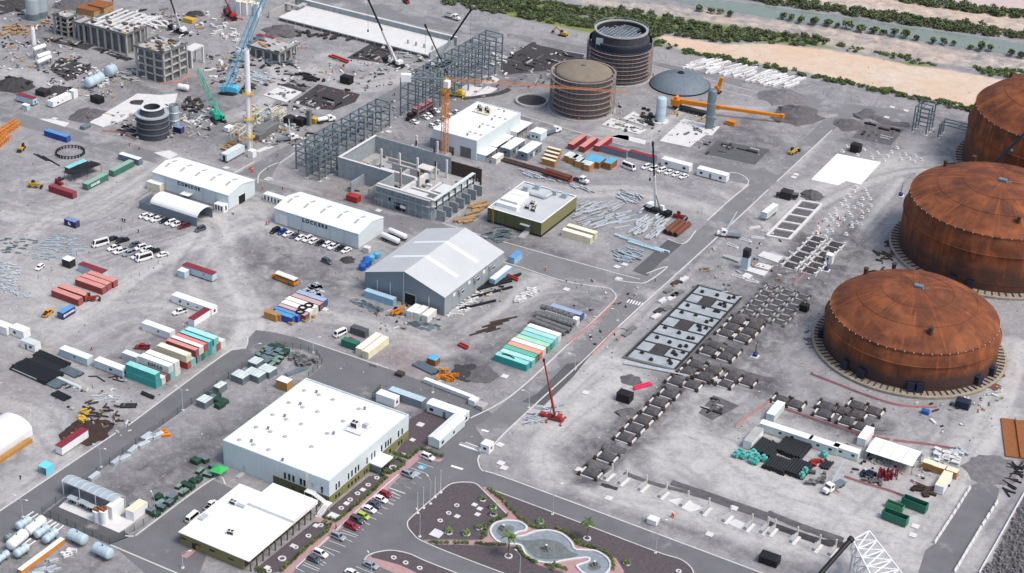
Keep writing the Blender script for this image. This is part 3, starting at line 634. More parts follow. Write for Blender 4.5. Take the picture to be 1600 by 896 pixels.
def bush_mesh(seed,rad,n,size,m='leaf_dark',lobes=4,base=None):
 rng=RND(seed); mb=MB()
 for k in range(lobes):
  a=rng.uniform(0,6.28); d=rng.uniform(.1,.65); s=rng.uniform(.5,.85)
  leaf_cloud(mb,(cos(a)*d*rad[0],sin(a)*d*rad[1],rad[2]*rng.uniform(.55,.95)),(rad[0]*s,rad[1]*s,rad[2]*s*.8),n//lobes,size,rng)
 return mb.mesh('bush',m)
def palm(h,nf,fl,seed,tr=.28):
 rng=RND(seed); t=T('palm_tree',None)
 mb=MB(); k=[(tr*1.25,0)]+[(lerp(tr,tr*.55,(i/6)**.7)*(1+.06*(i%2)),h*i/6) for i in range(1,7)]; mb.lathe(k,9); t.add('trunk',mb.mesh('trunk','bark' if h>2 else 'timber',True))
 f=MB()
 for i in range(nf):
  a=i*2.4+rng.uniform(-.2,.2); el=rng.uniform(.1,1.1); d=Ve((cos(a),sin(a),0)); p=Ve((0,0,h)); n=7; prev=None
  for j in range(n+1):
   u=j/n; r=fl*u; z=sin(el)*fl*u-(fl*.75)*u*u*(1.1-.3*el); c=p+d*r*cos(el*.7)+Ve((0,0,z)); s=Ve((-d.y,d.x,0)); wd=fl*.2*sin(PI*min(1,u*.85+.15))
   cur=(c-s*wd-Ve((0,0,wd*.45)),c,c+s*wd-Ve((0,0,wd*.45)))
   if prev: f.quad(prev[0],prev[1],cur[1],cur[0]); f.quad(prev[1],prev[2],cur[2],cur[1])
   prev=cur
 t.add('crown',f.mesh('crown','leaf')); return t
def rfence(name,pts,label,view='f',h=2.,step=3.,m='green',group=None,mesh=True,post=.06,fm=None,sm=False,world=False,cat='fence'):
 w=[Ve((*p[:2],0)) for p in (pts if world else WP(view,pts))]
 if sm: w=[Ve((*p,0)) for p in smooth([(a.x,a.y) for a in w],5)]
 o=obj(name,None,w[0]); tag(o,label,cat,group); pm=MB().cbox(0,0,0,post*2,post*2,h).mesh('post',m); pan=MB()
 acc=[]; cnt=0
 for a,b in zip(w[:-1],w[1:]):
  L=(b-a).length; n=max(1,round(L/step)); d=(b-a)/n
  for i in range(n):
   if cnt<98: obj('post',pm,a+d*i-w[0],math.atan2(d.y,d.x),o); cnt+=1
  q0=a-w[0]; q1=b-w[0]
  if mesh=='solid': pan.bar(q0+Ve((0,0,h*.5)),q1+Ve((0,0,h*.5)),.03,h*.86)
  elif mesh:
   for z in np.linspace(.12,h-.06,9): pan.bar(q0+Ve((0,0,z)),q1+Ve((0,0,z)),.012,.025)
   for i in range(n*8):
    p=q0+(q1-q0)*i/(n*8); pan.bar(p+Ve((0,0,.1)),p+Ve((0,0,h-.05)),.012,.012)
 obj('post',pm,w[-1]-w[0],0,o)
 if mesh: obj('panel',pan.mesh('panel',fm or m),(0,0,0),0,o)
 return o
def barlist(o,bars,m,name='beam',w=.2,h=.2):
 """each bar a child mesh sharing one unit beam"""
 key=('unit',m,w,h)
 if key not in CACHE: CACHE[key]=MB().box(0,-w/2,-h/2,1,w/2,h/2).mesh(name,m)
 for a,b in bars:
  a=Ve(a); b=Ve(b); d=b-a; c=bpy.data.objects.new(name,CACHE[key]); COL.objects.link(c); c.parent=o
  x=d.normalized(); up=Ve((0,0,1)) if abs(x.z)<.95 else Ve((0,1,0)); y=up.cross(x).normalized(); z=x.cross(y)
  mtx=Matrix((x*d.length,y,z)).transposed().to_4x4(); mtx.translation=a; c.matrix_local=mtx
def lattice(mb,p0,p1,w0,w1,n,r=.06,m=0,chord=.1,sides=4):
 p0=Ve(p0); p1=Ve(p1); d=(p1-p0).normalized(); up=Ve((0,0,1)) if abs(d.z)<.9 else Ve((1,0,0)); s=d.cross(up).normalized(); u=s.cross(d)
 cor=[(-1,-1),(1,-1),(1,1),(-1,1)] if sides==4 else [(-1,-.6),(1,-.6),(0,1)]
 def pt(i,k): t=i/n; w=lerp(w0,w1,t)/2; c=p0+(p1-p0)*t; return c+s*cor[k][0]*w+u*cor[k][1]*w
 S=len(cor)
 for k in range(S): mb.bar(pt(0,k),pt(n,k),chord,chord,m)
 for i in range(n):
  for k in range(S):
   k2=(k+1)%S; a,b=(k,k2) if i%2==0 else (k2,k); mb.bar(pt(i,a),pt(i+1,b),r,r,m)
   if i%2==0: mb.bar(pt(i,k),pt(i,k2),r,r,m)
 return mb
def bld(base,top,lt,rt,view):
 """box building: nearest ground corner, its roof corner, left and right roof corners -> near corner, height, X extent (to the left), Y extent (to the right)"""
 c=P(view,*base); h=H(view,base,top); l=P(view,*lt,h); r=P(view,*rt,h); return c,h,c.x-l.x,r.y-c.y
def text(parent,s,size,loc,rot,m,name='lettering',depth=.04,space=1.,sx=1.):
 cu=bpy.data.curves.new('t','FONT'); cu.body=s; cu.size=size; cu.extrude=depth; cu.offset=.045*size; cu.space_character=space; cu.align_x='CENTER'
 o=bpy.data.objects.new('t',cu); COL.objects.link(o); dg=bpy.context.evaluated_depsgraph_get(); me=bpy.data.meshes.new_from_object(o.evaluated_get(dg)); bpy.data.objects.remove(o)
 me.materials.clear(); me.materials.append(C[m]); q=bpy.data.objects.new(name,me); COL.objects.link(q); q.parent=parent; q.location=loc; q.rotation_euler=rot; q.scale=(sx,1,1); return q
def RX(view,x,y,X):
 k=K(view,x,y); d=CF*FOC+CR*(k[0]-800)-CU*(k[1]-448); t=X/d[0]; return Ve((X,d[1]*t,CH+d[2]*t))
def RY(view,x,y,Y):
 k=K(view,x,y); d=CF*FOC+CR*(k[0]-800)-CU*(k[1]-448); t=Y/d[1]; return Ve((d[0]*t,Y,CH+d[2]*t))
def HW(x,y,view,px,py):
 row=K(view,px,py)[1]; lo,hi=0,150
 for _ in range(40):
  m=(lo+hi)/2
  if proj((x,y,m))[1]>row: lo=m
  else: hi=m
 return lo
def shell(name,label,cat,c,dx,dy,h,wallx,wally,roof,par=.5,base=None,basez=(0,0)):
 """flat roofed building, origin at its near corner; wallx = material of faces along X (front), wally = faces along Y"""
 o=obj(name,None,c); tag(o,label,cat); w=MB()
 w.box(-dx,0,0,0,dy,h-par-.3,0)
 for i in range(len(w.f)): pass
 me=w.mesh('wall',[wallx,wally]); 
 for p in me.polygons: p.material_index=1 if abs(p.normal.x)>.5 else 0
 obj('wall',me,(0,0,0),0,o)
 r=MB().box(-dx+.3,.3,h-par-.295,-.3,dy-.3,h-par); obj('roof',r.mesh('roof',roof),(0,0,0),0,o)
 p=MB(); t=.34
 p.box(-dx-.02,-.02,h-par-.297,.02,t,h,0).box(-dx-.02,dy-t,h-par-.297,.02,dy+.02,h,0).box(-dx-.02,t,h-par-.297,-dx+t,dy-t,h,1).box(-t,t,h-par-.297,.02,dy-t,h,1)
 obj('parapet',p.mesh('parapet',[wallx,wally]),(0,0,0),0,o); return o
def chl(o,name,mb,m,loc=(0,0,0),rz=0): return obj(name,mb.mesh(name,m),loc,rz,o)
ACU=T('air_conditioner'); ACU.add('casing',MB().box(-1,-.6,.1,1,.6,1.2).mesh('casing','concw'))
_fan=MB().tube((0,0,1.2),(0,0,1.26),.4,12).mesh('fan','dark')
for s in (-.5,.5): ACU.add('fan',_fan,(s,0,0))
ACU.add('grille',MB().box(-.9,-.63,.25,.9,-.6,1.05).mesh('grille','dark'))
def part_tree(o,t,loc,rz=0,name=None):
 """a template as a part with sub-parts"""
 q=obj(name or t.name,t.parts[0][1],loc,rz,o)
 for nm,me,l,r,subs,lb in t.parts[1:]: obj(nm,me,l,r,q)
 return q
# -- big white office and workshop hall
c,h,dx,dy=bld((514.8,791),(513.7,751.8),(347.7,688),(638.8,647.8),'f'); BW=(c,h,dx,dy)
o=shell('office_building','large white flat roofed office with tall narrow windows and olive base by the car park','building',c,dx,dy,h,'wall_pale','wall_paley','roof_white',par=.45)
zb=h*.36
chl(o,'plinth',MB().box(0,0,0,.03,dy,zb),'olive'); xl=RY('q3',268,60,c.y).x-c.x; chl(o,'plinth',MB().box(xl,-.03,0,0,0,zb),'olive_shaded')
W1=MB().box(0,-.35,-1.1,.05,.35,1.1).mesh('window','glass'); W2=MB().box(0,-.38,-.6,.05,.38,.6).mesh('window','glass')
FR=MB().box(0,-.42,-1.18,.03,.42,-1.1).box(0,-.42,1.1,.03,.42,1.18).mesh('frame','white')
for x,y in [(545,690),(570,667),(655,596),(685,570),(718,542),(743,520),(820,456),(862,418),(888,396),(950,345),(986,315),(1008,298),(1030,280),(1101,218),(1133,194)]:
 p=RX('q2',x,y,c.x); q=obj('window',W1,(.005,p.y-c.y,p.z),0,o); obj('frame',FR,(0,0,0),0,q)
for x,y in [(543,778),(570,758),(655,685),(685,660),(718,632),(743,610),(797,563),(818,547),(862,510),(888,490),(1025,370),(1103,302),(1128,283)]:
 p=RX('q2',x,y,c.x+.03); obj('window',W2,(.032,p.y-c.y,p.z),0,o)
W3=MB().box(-.38,-.05,-1.1,.38,0,1.1).mesh('window','glass'); W4=MB().box(-.4,-.05,-.7,.4,0,.7).mesh('window','glass')
for x,y in [(88,592),(126,605),(163,620),(230,645),(262,660),(418,720)]:
 p=RY('q2',x,y,c.y); obj('window',W3,(p.x-c.x,-.005,p.z),0,o)
for x,y in [(162,710),(230,738),(262,752)]:
 p=RY('q2',x,y,c.y-.03); obj('window',W4,(p.x-c.x,-.035,p.z),0,o)
pd=RY('q2',338,690,c.y); chl(o,'door',MB().box(-.55,-.06,-1.15,.55,0,1.1),'steell',(pd.x-c.x,-.005,pd.z)); zd=pd.z-1.15
p2=RY('s1',193,655,c.y); chl(o,'door',MB().box(-.5,-.06,0,.5,0,2.1),'steell',(p2.x-c.x,-.005,.3)); chl(o,'ramp',MB().box(-.8,-3.5,0,.8,-.1,.25),'conc',(p2.x-c.x,0,0))
VENT=MB().lathe([(.22,0),(.22,.5),(.42,.55),(.46,.8),(.3,1.0),(0,1.05)],10).mesh('roof_vent','steel'); DOME=MB().lathe([(.75,0),(.72,.12),(.5,.3),(0,.38)],12).mesh('roof_dome','conc')
for x,y in [(615,203),(522,273),(430,343),(333,415),(236,490),(897,300),(715,445),(418,600)]:
 p=P('s1',x,y,h-.45); obj('roof_vent',VENT,(p.x-c.x,p.y-c.y,h-.45),0,o)
for x,y in [(543,190),(628,215),(710,242),(453,260),(533,287),(620,313),(358,330),(438,358),(525,385),(262,403),(345,430),(430,458),(163,478),(247,505),(335,535),(585,517),(770,368),(678,440),(862,297)]:
 p=P('s1',x,y,h-.45); obj('roof_dome',DOME,(p.x-c.x,p.y-c.y,h-.45),0,o)
p=P('s1',850,415,h-.45); q=chl(o,'plant_deck',MB().box(-2.6,-2.6,.25,3.2,3.4,.4),'white',(p.x-c.x,p.y-c.y,h-.45))
part_tree(q,ACU,(-.8,.3,.4),name='chiller').scale=(1.1,1.6,1.6)
rl=MB()
for s in range(8):
 rl.bar((-2.6+s*.83,-2.6,.4),(-2.6+s*.83,-2.6,1.5),.06,.06).bar((3.2,-2.6+s*.86,.4),(3.2,-2.6+s*.86,1.5),.06,.06)
for z in (.95,1.5): rl.bar((-2.6,-2.6,z),(3.2,-2.6,z),.06,.06).bar((3.2,-2.6,z),(3.2,3.4,z),.06,.06).bar((-2.6,-2.6,z),(-2.6,3.4,z),.06,.06)
chl(q,'railing',rl,'white'); pp=MB()
for s in range(5): pp.tube((1.2+s*.35,1.2,.4),(1.2+s*.35,1.2,1.6+.2*(s%2)),.09,6).tube((1.2+s*.35,1.2,1.4),(1.2+s*.35,2.8,1.4),.07,6)
chl(q,'pipework',pp,'concd')
pl=RY('q2',300,600,c.y); lad=MB(); x=pl.x-c.x
for s in (-.35,.35): lad.bar((x+s,-.9,zd),(x+s,-.9,h+1.2),.07,.07)
for i in range(9): lad.bar((x-.35,-.9,zd+i*.7),(x+.35,-.9,zd+i*.7),.05,.05); lad.bar((x-.35,-.9,zd+2+i*.6),(x-.35,-.15,zd+2+i*.6),.04,.04)
chl(o,'ladder',lad,'cream')
# entrance porch
p=RX('s1',1010,575,c.x+3); py=p.y-c.y; q=chl(o,'porch',MB().box(.03,py-2.6,0,3.2,py+2.4,2.9),'glass'); chl(q,'canopy',MB().box(.03,py-3.4,2.903,4.2,py+3,3.3),'white'); chl(q,'post',MB().box(3.9,py-3.2,0,4.1,py-3.0,2.9),'dark'); chl(q,'wall',MB().box(.03,py-3,0,3.5,py-2.61,2.9),'grey_wall')
# outside stair
st=obj('external_staircase',None,(c.x,c.y,0)); tag(st,'white steel staircase down the front corner of the large white office building','staircase')
x0=pd.x-c.x-1.8; xe=-.6
chl(st,'landing',MB().box(x0,-2.,zd-.15,pd.x-c.x+1.2,-.08,zd),'white'); xs=pd.x-c.x+1.2; n=8; f1=MB(); zm=zd*.55
for i in range(n): f1.box(lerp(xs,xe,i/n),-2,lerp(zd,zm,(i+.5)/n)-.06,lerp(xs,xe,(i+1)/n)+.05,-.5,lerp(zd,zm,(i+.5)/n))
f1.bar((xs,-2,zd-.1),(xe,-2,zm-.1),.08,.25).bar((xs,-2,zd+.95),(xe,-2,zm+.95),.06,.06).bar((xs,-.5,zd-.1),(xe,-.5,zm-.1),.08,.25)
chl(st,'flight',f1,'white'); chl(st,'landing',MB().box(xe,-2.4,zm-.15,xe+1.9,-.3,zm),'white'); f2=MB()
for i in range(10): f2.box(xe+.1,lerp(-2.4,-6.2,(i+1)/10),lerp(zm,0,(i+.5)/10)-.06,xe+1.8,lerp(-2.4,-6.2,i/10),lerp(zm,0,(i+.5)/10))
for s in (.1,1.8): f2.bar((xe+s,-2.4,zm-.1),(xe+s,-6.2,.02),.08,.25).bar((xe+s,-2.4,zm+.95),(xe+s,-6.2,1.0),.06,.06)
for i in range(6):
 for s in (.1,1.8): f2.bar((xe+s,-2.4-i*.76,zm*(1-i/5)+.0),(xe+s,-2.4-i*.76,zm*(1-i/5)+1.),.05,.05)
chl(st,'flight',f2,'white')
for x in (x0+.1,xs-.2,xe+.1,xe+1.8): chl(st,'post',MB().bar((x,-1.95,0),(x,-1.95,(zd if x<xe else zm)-.15),.12,.12),'white')
# -- low building in the foreground
c,h,dx,dy=bld((389.6,897),(389.6,877.5),(280.5,829.5),(491,783.8),'f')
o=obj('office_building',None,c); tag(o,'low olive building with a stepped white roof and dark colonnade along the car park hedge','building')
ys=RX('q3',450,440,c.x).y-c.y; xb=P('s1',340,745,h+.8).x-c.x
chl(o,'wall',MB().box(-dx+.35,.35,0,-2.4,dy*.86-.3,h-.25),'olive'); chl(o,'wall',MB().box(xb+.3,dy*.86-.29,0,-2.4,dy-.35,h-.25),'olive')
r=MB().box(-dx,0,h-.247,0,ys,h,0); chl(o,'roof',r,'roof_white'); chl(o,'roof',MB().box(xb,ys,h-.247,0,dy,h+.9),'roof_white')
chl(o,'roof',MB().box(-dx,ys,h-.247,xb-.003,dy*.86,h),'roof_white')
GL=MB().box(-.08,-1.15,.4,0,1.15,2.9).mesh('window','glass'); n=12
for i in range(n):
 y=lerp(1.0,dy-.4,i/(n-1)); chl(o,'column',MB().box(-.45,-.13,0,-.1,.13,h-.25),'bronze',(0,y,0))
 if i<n-1: obj('window',GL,(-2.39,y+dy/(n-1)*.48,0),0,o)
WS=MB().box(-.9,-.06,-.25,.9,0,.25).mesh('window','glass')
for x,y in [(1145,678),(1237,718),(1325,755),(1443,808)]:
 p=RY('30',x,y,c.y+.35); obj('window',WS,(p.x-c.x,.345,p.z),0,o)
p=RY('30',1212,730,c.y+.35); chl(o,'door',MB().box(-.6,-.08,-1.4,.6,0,1.2),'dark',(p.x-c.x,.345,p.z)); chl(o,'path',MB().box(-.9,-4,0,.9,.2,.12),'pink_pave',(p.x-c.x,0,.05))
p=P('s1',130,850,h); part_tree(o,ACU,(p.x-c.x,p.y-c.y,h)); p=P('30',1443,650,h); part_tree(o,ACU,(p.x-c.x,p.y-c.y,h),.2)
p=P('30',1495,475,h); chl(o,'duct',MB().box(-1.8,-.5,0,1.8,.5,.55).tube((-1.8,0,0),(-1.8,0,1.3),.3,10),'steell',(p.x-c.x,p.y-c.y,h+.003),.0)
p=P('30',1270,550,h); chl(o,'duct',MB().box(-.9,-1.4,0,.9,1.4,.5),'galv',(p.x-c.x,p.y-c.y,h+.003))
# -- grey warehouse
c,h,dx,dy=bld((694,494.1),(694.5,465.1),(569,426.5),(787.3,394.8),'f')
o=obj('warehouse',None,c); tag(o,'grey steel warehouse with a pale gabled roof, two white skylight strips and an open doorway','warehouse')
hr=HW(c.x-dx/2,c.y,'f',631,424.9)
def gable(o,c,dx,dy,h,hr,wf,ws,roof,axis='Y',ov=.25):
 if axis=='Y':
  pr=lambda y:[(-dx,y,0),(0,y,0),(0,y,h),(-dx/2,y,hr),(-dx,y,h)]
  mb=MB().loft([pr(0),pr(dy)]); me=mb.mesh('wall',[wf,ws])
  for p in me.polygons: p.material_index=1 if abs(p.normal.x)>.5 else 0
  k=lambda y:[(ov,y,h-.03),(-dx/2,y,hr+.05),(-dx-ov,y,h-.03),(-dx-ov,y,h+.1),(-dx/2,y,hr+.2),(ov,y,h+.1)]; rf=MB().loft([k(-ov),k(dy+ov)])
 else:
  pr=lambda x:[(x,0,0),(x,dy,0),(x,dy,h),(x,dy/2,hr),(x,0,h)]
  mb=MB().loft([pr(-dx),pr(0)]); me=mb.mesh('wall',[wf,ws])
  for p in me.polygons: p.material_index=1 if abs(p.normal.x)>.5 else 0
  k=lambda x:[(x,-ov,h-.03),(x,dy/2,hr+.05),(x,dy+ov,h-.03),(x,dy+ov,h+.1),(x,dy/2,hr+.2),(x,-ov,h+.1)]; rf=MB().loft([k(-dx-ov),k(ov)])
 obj('wall',me,(0,0,0),0,o); obj('roof',rf.mesh('roof',roof),(0,0,0),0,o)
def slope_strip(o,name,a,b,w,axis,m):
 """strip lying on a roof from a to b (x,y,z), width w along the given axis"""
 d=Ve((0,w/2,0)) if axis=='Y' else Ve((w/2,0,0)); a=Ve(a); b=Ve(b); n=(b-a).cross(d).normalized(); n=n if n.z>0 else -n
 mb=MB(); mb.loft([[a-d,a+d,a+d+n*.06,a-d+n*.06],[b-d,b+d,b+d+n*.06,b-d+n*.06]]); chl(o,name,mb,m)
gable(o,c,dx,dy,h,hr,'grey_wall','grey_wall_lit','grey_roof')
for fy in (.335,.665):
 y=dy*fy; f=.82; z0=hr+.2
 slope_strip(o,'skylight',(-dx/2+.15,y,hr+.205-.01),(-dx/2*(1-f),y,lerp(hr,h,f)+.2-.02*f),1.9,'Y','skylight'); slope_strip(o,'skylight',(-dx/2-.15,y,hr+.2),(-dx/2*(1+f),y,lerp(hr,h,f)+.2),1.9,'Y','skylight')
p=RY('s0',452,640,c.y); chl(o,'doorway',MB().box(-2.2,-.04,0,2.2,0,4.3),'black',(p.x-c.x,-.003,0)); chl(o,'door_frame',MB().box(-2.5,-.12,0,-2.2,0,4.6).box(2.2,-.12,0,2.5,0,4.6).box(-2.5,-.12,4.3,2.5,0,4.6),'steell',(p.x-c.x,-.002,0))
for x,t in [(222,h*.78),(313,h*.86),(405,hr-.4),(585,h*.78)]:
 q=RY('s0',x,600,c.y); chl(o,'downpipe',MB().box(-.12,-.14,0,.12,0,t),'galv',(q.x-c.x,-.004,0))
for x,y in [(797,600),(905,515),(1010,435)]:
 q=RX('s0',x,y,c.x); part_tree(o,ACU,(.85,q.y-c.y,q.z-.6),PI/2,name='wall_fan')
for i in range(9): chl(o,'downpipe',MB().box(0,-.1,0,.12,.1,h-.1),'steell',(.003,lerp(.3,dy-.3,i/8),0))
for x,y in [(760,630),(865,545),(968,470)]:
 q=RX('s0',x,y,c.x); chl(o,'window',MB().box(0,-.7,-.6,.08,.7,.6),'skylight',(.003,q.y-c.y,q.z))
# -- lockers and canteen halls
def hall(name,label,b,t,l,r,rid,txt,tx0,tx1,tv):
 c,h,dx,dy=bld(b,t,l,r,'f'); o=obj(name,None,c); tag(o,label,'hall'); hr=HW(c.x,c.y+dy/2,'f',*rid)
 gable(o,c,dx,dy,h,hr,'wall_pale','wall_paley','roof_sheet','X')
 for i in range(5):
  x=-dx*(.93-.2*i)
  slope_strip(o,'skylight',(x,dy*.46,lerp(h,hr,.92)+.2),(x,dy*.28,lerp(h,hr,.56)+.18),1.,'X','conc'); slope_strip(o,'skylight',(x,dy*.54,lerp(h,hr,.92)+.2),(x,dy*.72,lerp(h,hr,.56)+.18),1.,'X','conc')
 p=RY(tv,*tx0,c.y); q=RY(tv,*tx1,c.y); w=q.x-p.x; sz=1.9
 tt=text(o,txt,sz,((p.x+q.x)/2-c.x,-.06,h*.69),(PI/2,0,0),'black',space=1.5)
 tw=max(v.co.x for v in tt.data.vertices)-min(v.co.x for v in tt.data.vertices); tt.scale.x=w/tw; 
 chl(o,'gutter',MB().box(-dx-.25,-.42,h-.12,.25,-.26,h+.05),'steell'); chl(o,'plinth',MB().box(-dx,-.05,0,0,0,.5).box(0,0,0,.05,dy,.5),'conc')
 for i in range(1,6): chl(o,'downpipe',MB().box(-.06,-.12,.5,.06,-.002,h-.12),'steell',(-dx*i/6,0,0))
 return o,c,h,hr,dx,dy
o,c,h,hr,dx,dy=hall('locker_hall','long pale blue hall lettered LOCKERS in front of a row of parked cars',(560.2,390.2),(560.5,366),(426.1,326.9),(599.7,340.2),(580.5,347.2),'LOCKERS',(466,440),(712,470),'s3')
chl(o,'roller_door',MB().box(-1.8,-.07,.5,1.8,0,4.6),'white',(-dx+4.2,-.003,0))
o,c,h,hr,dx,dy=hall('canteen_hall','long white hall lettered COMEDOR behind an arched shelter',(357.8,329.7),(357.3,305.7),(236,270.2),(398.9,282.3),(378.3,287.8),'COMEDOR',(405,400),(615,445),'s2')
p=RX('s2',1003,545,c.x); chl(o,'doorway',MB().box(0,-2.0,0,.05,2.0,3.6),'black',(.004,p.y-c.y,.1)); chl(o,'frame',MB().box(0,-2.2,0,.1,-2.0,3.8).box(0,2.0,0,.1,2.2,3.8).box(0,-2.2,3.6,.1,2.2,3.8),'white',(.003,p.y-c.y,.1))
p=RY('s2',512,530,c.y); chl(o,'awning',MB().tbox(0,-1.6,2.5,4.2,3,.12,4.2,3),'white',(p.x-c.x,0,0))
pc=corner('s2',832,680,4.4,3.2); q=cabin(4.4,3.2,2.9,wall='white',wins=(('F',-1.3,.7,1.8,.7),('F',0,.7,1.8,.7),('F',1.3,.7,1.8,.7),('R',0,.8,1.8,.7)),doors=(),legs=False,sk=0.)
spawn(q,pc,0,'small white cubicle with tall dark windows at the right end of the canteen hall','cabin')
pc=corner('s2',240,490,6.5,2.8); q=cabin(6.5,2.8,3.2,wall='cream',roof='white',legs=False,sk=0); spawn(q,pc,0,'cream annex box against the left end of the canteen hall','cabin')
# arched shelter
b=P('s2',585,806); b2=P('s2',742,724); l=P('s2',185,648); he=H('s2',(585,806),(583,722)); dx=b.x-l.x; dy=b2.y-b.y; hr=HW(b.x,b.y+dy/2,'s2',690,625)
o=obj('arched_shelter',None,b); tag(o,'open ended arched shelter with a white fabric roof and grey sides beside the canteen','shelter')
n=10; arc=[(dy*(.5-.5*cos(PI*i/n)),he+(hr-he)*sin(PI*i/n)) for i in range(n+1)]; r=MB()
r.loft([[(x,y,z) for y,z in arc]+[(x,y,z-.12) for y,z in arc[::-1]] for x in (-dx,.3)]); chl(o,'roof',r,'white')
chl(o,'side_wall',MB().box(-dx,-.02,0,0,.05,he),'grey_wall'); chl(o,'side_wall',MB().box(-dx,dy-.05,0,0,dy+.02,he),'grey_wall'); chl(o,'end_wall',MB().loft([[(x,y,z-.12) for y,z in arc]+[(x,dy,0),(x,0,0)] for x in (-dx,-dx+.06)]),'grey_wall')
pl=P('s2',35,640); chl(o,'tarp_fence',MB().box(pl.x-b.x,-.03,0,-dx-.01,.06,2.9).box(pl.x-b.x,.06,0,pl.x-b.x+.1,dy*.9,2.9),'grey_wall')
for i in range(4): chl(o,'roof_frame',MB().bar((-dx-1-i*2.2,0,2.9),(-dx-1-i*2.2,dy*.9,3.3),.1,.1),'navy')
# -- olive control building with roof plant
c,h,dx,dy=bld((672,712),(680,570),(135,418),(1030,300),'s4')
o=shell('control_building','olive control building with grey flat roof, roof ducts and a yellow ladder','building',c,dx,dy,h,'olive_shaded','olive','grey_roof',par=.3)
chl(o,'coping',MB().box(-dx-.1,-.1,h+.003,.1,.45,h+.12).box(-dx-.1,dy-.45,h+.003,.1,dy+.1,h+.12).box(-dx-.1,.45,h+.003,-dx+.45,dy-.45,h+.12).box(-.45,.45,h+.003,.1,dy-.45,h+.12),'white')
chl(o,'plinth',MB().box(-dx,-.06,0,.0,0,.9).box(0,-.06,0,.06,dy,.9),'dark')
for i in range(1,6): chl(o,'panel_joint',MB().box(-.05,-.05,.9,.05,0,h),'dark',(-dx*i/6,-.003,0))
y=RY('s4',200,510,c.y); lad=MB()
for s in (-.3,.3): lad.bar((s,-.6,.3),(s,-.6,h+1.1),.09,.09)
for i in range(14): lad.bar((-.3,-.6,.5+i*.5),(.3,-.6,.5+i*.5),.06,.06)
chl(o,'ladder',lad,'yellow',(y.x-c.x,0,0))
y=RY('s4',520,620,c.y); chl(o,'canopy',MB().box(-2,-1.5,3.6,2,-.06,3.75),'steell',(y.x-c.x,0,0)); chl(o,'door',MB().box(-.9,-.1,.9,.9,-.06,3.2),'steel',(y.x-c.x+.9,0,0)); chl(o,'stair',MB().loft([[(-1.2,-4.6,0),(1.2,-4.6,0),(1.2,-4.6,.12),(-1.2,-4.6,.12)],[(-1.2,-.1,0),(1.2,-.1,0),(1.2,-.1,1),(-1.2,-.1,1)]]),'conc',(y.x-c.x+.6,0,0))
hz=h-.3
def onroof(v,x,y): p=P(v,x,y,hz); return (p.x-c.x,p.y-c.y,hz)
for i,(x,y,sx,sy,sz) in enumerate([(340,415,9,2.2,1.6),(390,350,7.5,6,1.5),(455,300,6.5,4,1.5)]): chl(o,'insulated_duct',MB().cbox(0,0,0,sx,sy,sz),'white',onroof('s4',x,y))
for x,y in [(540,425),(595,385),(610,420),(600,450)]: part_tree(o,ACU,onroof('s4',x,y),name='condenser').scale=(1,1.1,1.1)
for x,y in [(525,245),(640,230),(810,285),(910,315)]: chl(o,'air_handler',MB().cbox(0,0,0,2,1.6,1.7).cbox(0,0,1.7,2.3,1.9,.25),'steell',onroof('s4',x,y))
p0=Ve(onroof('s4',560,285)); p1=Ve(onroof('s4',710,330)); p2=Ve(onroof('s4',780,290)); z=Ve((0,0,.8))
chl(o,'round_duct',MB().tube(p0+z,p1+z,.65,10).tube(p1+z,p2+z,.6,10),'galv')
# -- white workshop behind
c,h,dx,dy=bld((580,765),(590,555),(100,430),(1062,248),'s5')
o=shell('workshop_building','white flat roofed workshop with roller doors and rooftop plant behind the tower crane','building',c,dx,dy,h,'wall_pale','wall_paley','roof_white',par=.3)
for x,y,ww in [(465,690,2.6),(315,680,1.2),(148,650,3.)]:
 q=RY('s5',x,y,c.y); chl(o,'roller_door',MB().box(-ww,-.06,0,ww,0,4.6 if ww>2 else 3),'concd' if ww<3 else 'grey_wall',(q.x-c.x,-.003,0))
hz=h-.3
for x,y in [(880,245),(750,330),(617,412),(485,497)]: obj('roof_vent',VENT,onroof('s5',x,y),0,o)
for x,y in [(780,290),(835,305),(895,322),(650,375),(705,390),(765,408),(512,458),(570,475),(630,492),(825,217)]: obj('roof_dome',DOME,onroof('s5',x,y),0,o)
q=chl(o,'plant_deck',MB().box(-4,-3,.3,4,4,.5),'cream',onroof('s5',660,240))
for i in range(4): part_tree(q,ACU,(-2.4+1.8*i,.5-(i%2)*1.6,.5),name='chiller').scale=(.8,1,1.5)
pc=corner('s5',685,790,6,9); t=T('lean_to'); t.add('roof',MB().box(-3,-4.5,3.0,3,4.5,3.15).mesh('roof','white')); t.add('wall',MB().box(-3,-4.5,0,2.6,-4.4,3.0).mesh('wall','wall_pale'))
for s in (-4.2,0,4.2): t.add('post',MB().box(2.7,s-.1,0,2.9,s+.1,3).mesh('post','steel'))
spawn(t,pc,0,'white lean-to roof on the near side wall of the white workshop','lean-to')
t=T('lean_to'); t.add('roof',MB().box(-4,-7,3.0,4,7,3.15).mesh('roof','white')); t.add('wall',MB().box(-4,-7,0,3.6,-6.9,3.0).mesh('wall','white'))
for s in (-6,-2,2,6): t.add('post',MB().box(3.7,s-.1,0,3.9,s+.1,3).mesh('post','steel'))
spawn(t,corner('s5',790,690,7,13),0,'long white lean-to roof between workshop wall and grey cabins','lean-to')
spawn(t,corner('s5',1020,540,8,13),0,'white lean-to roof at the far corner of the workshop','lean-to',scale=(1,.9,1))
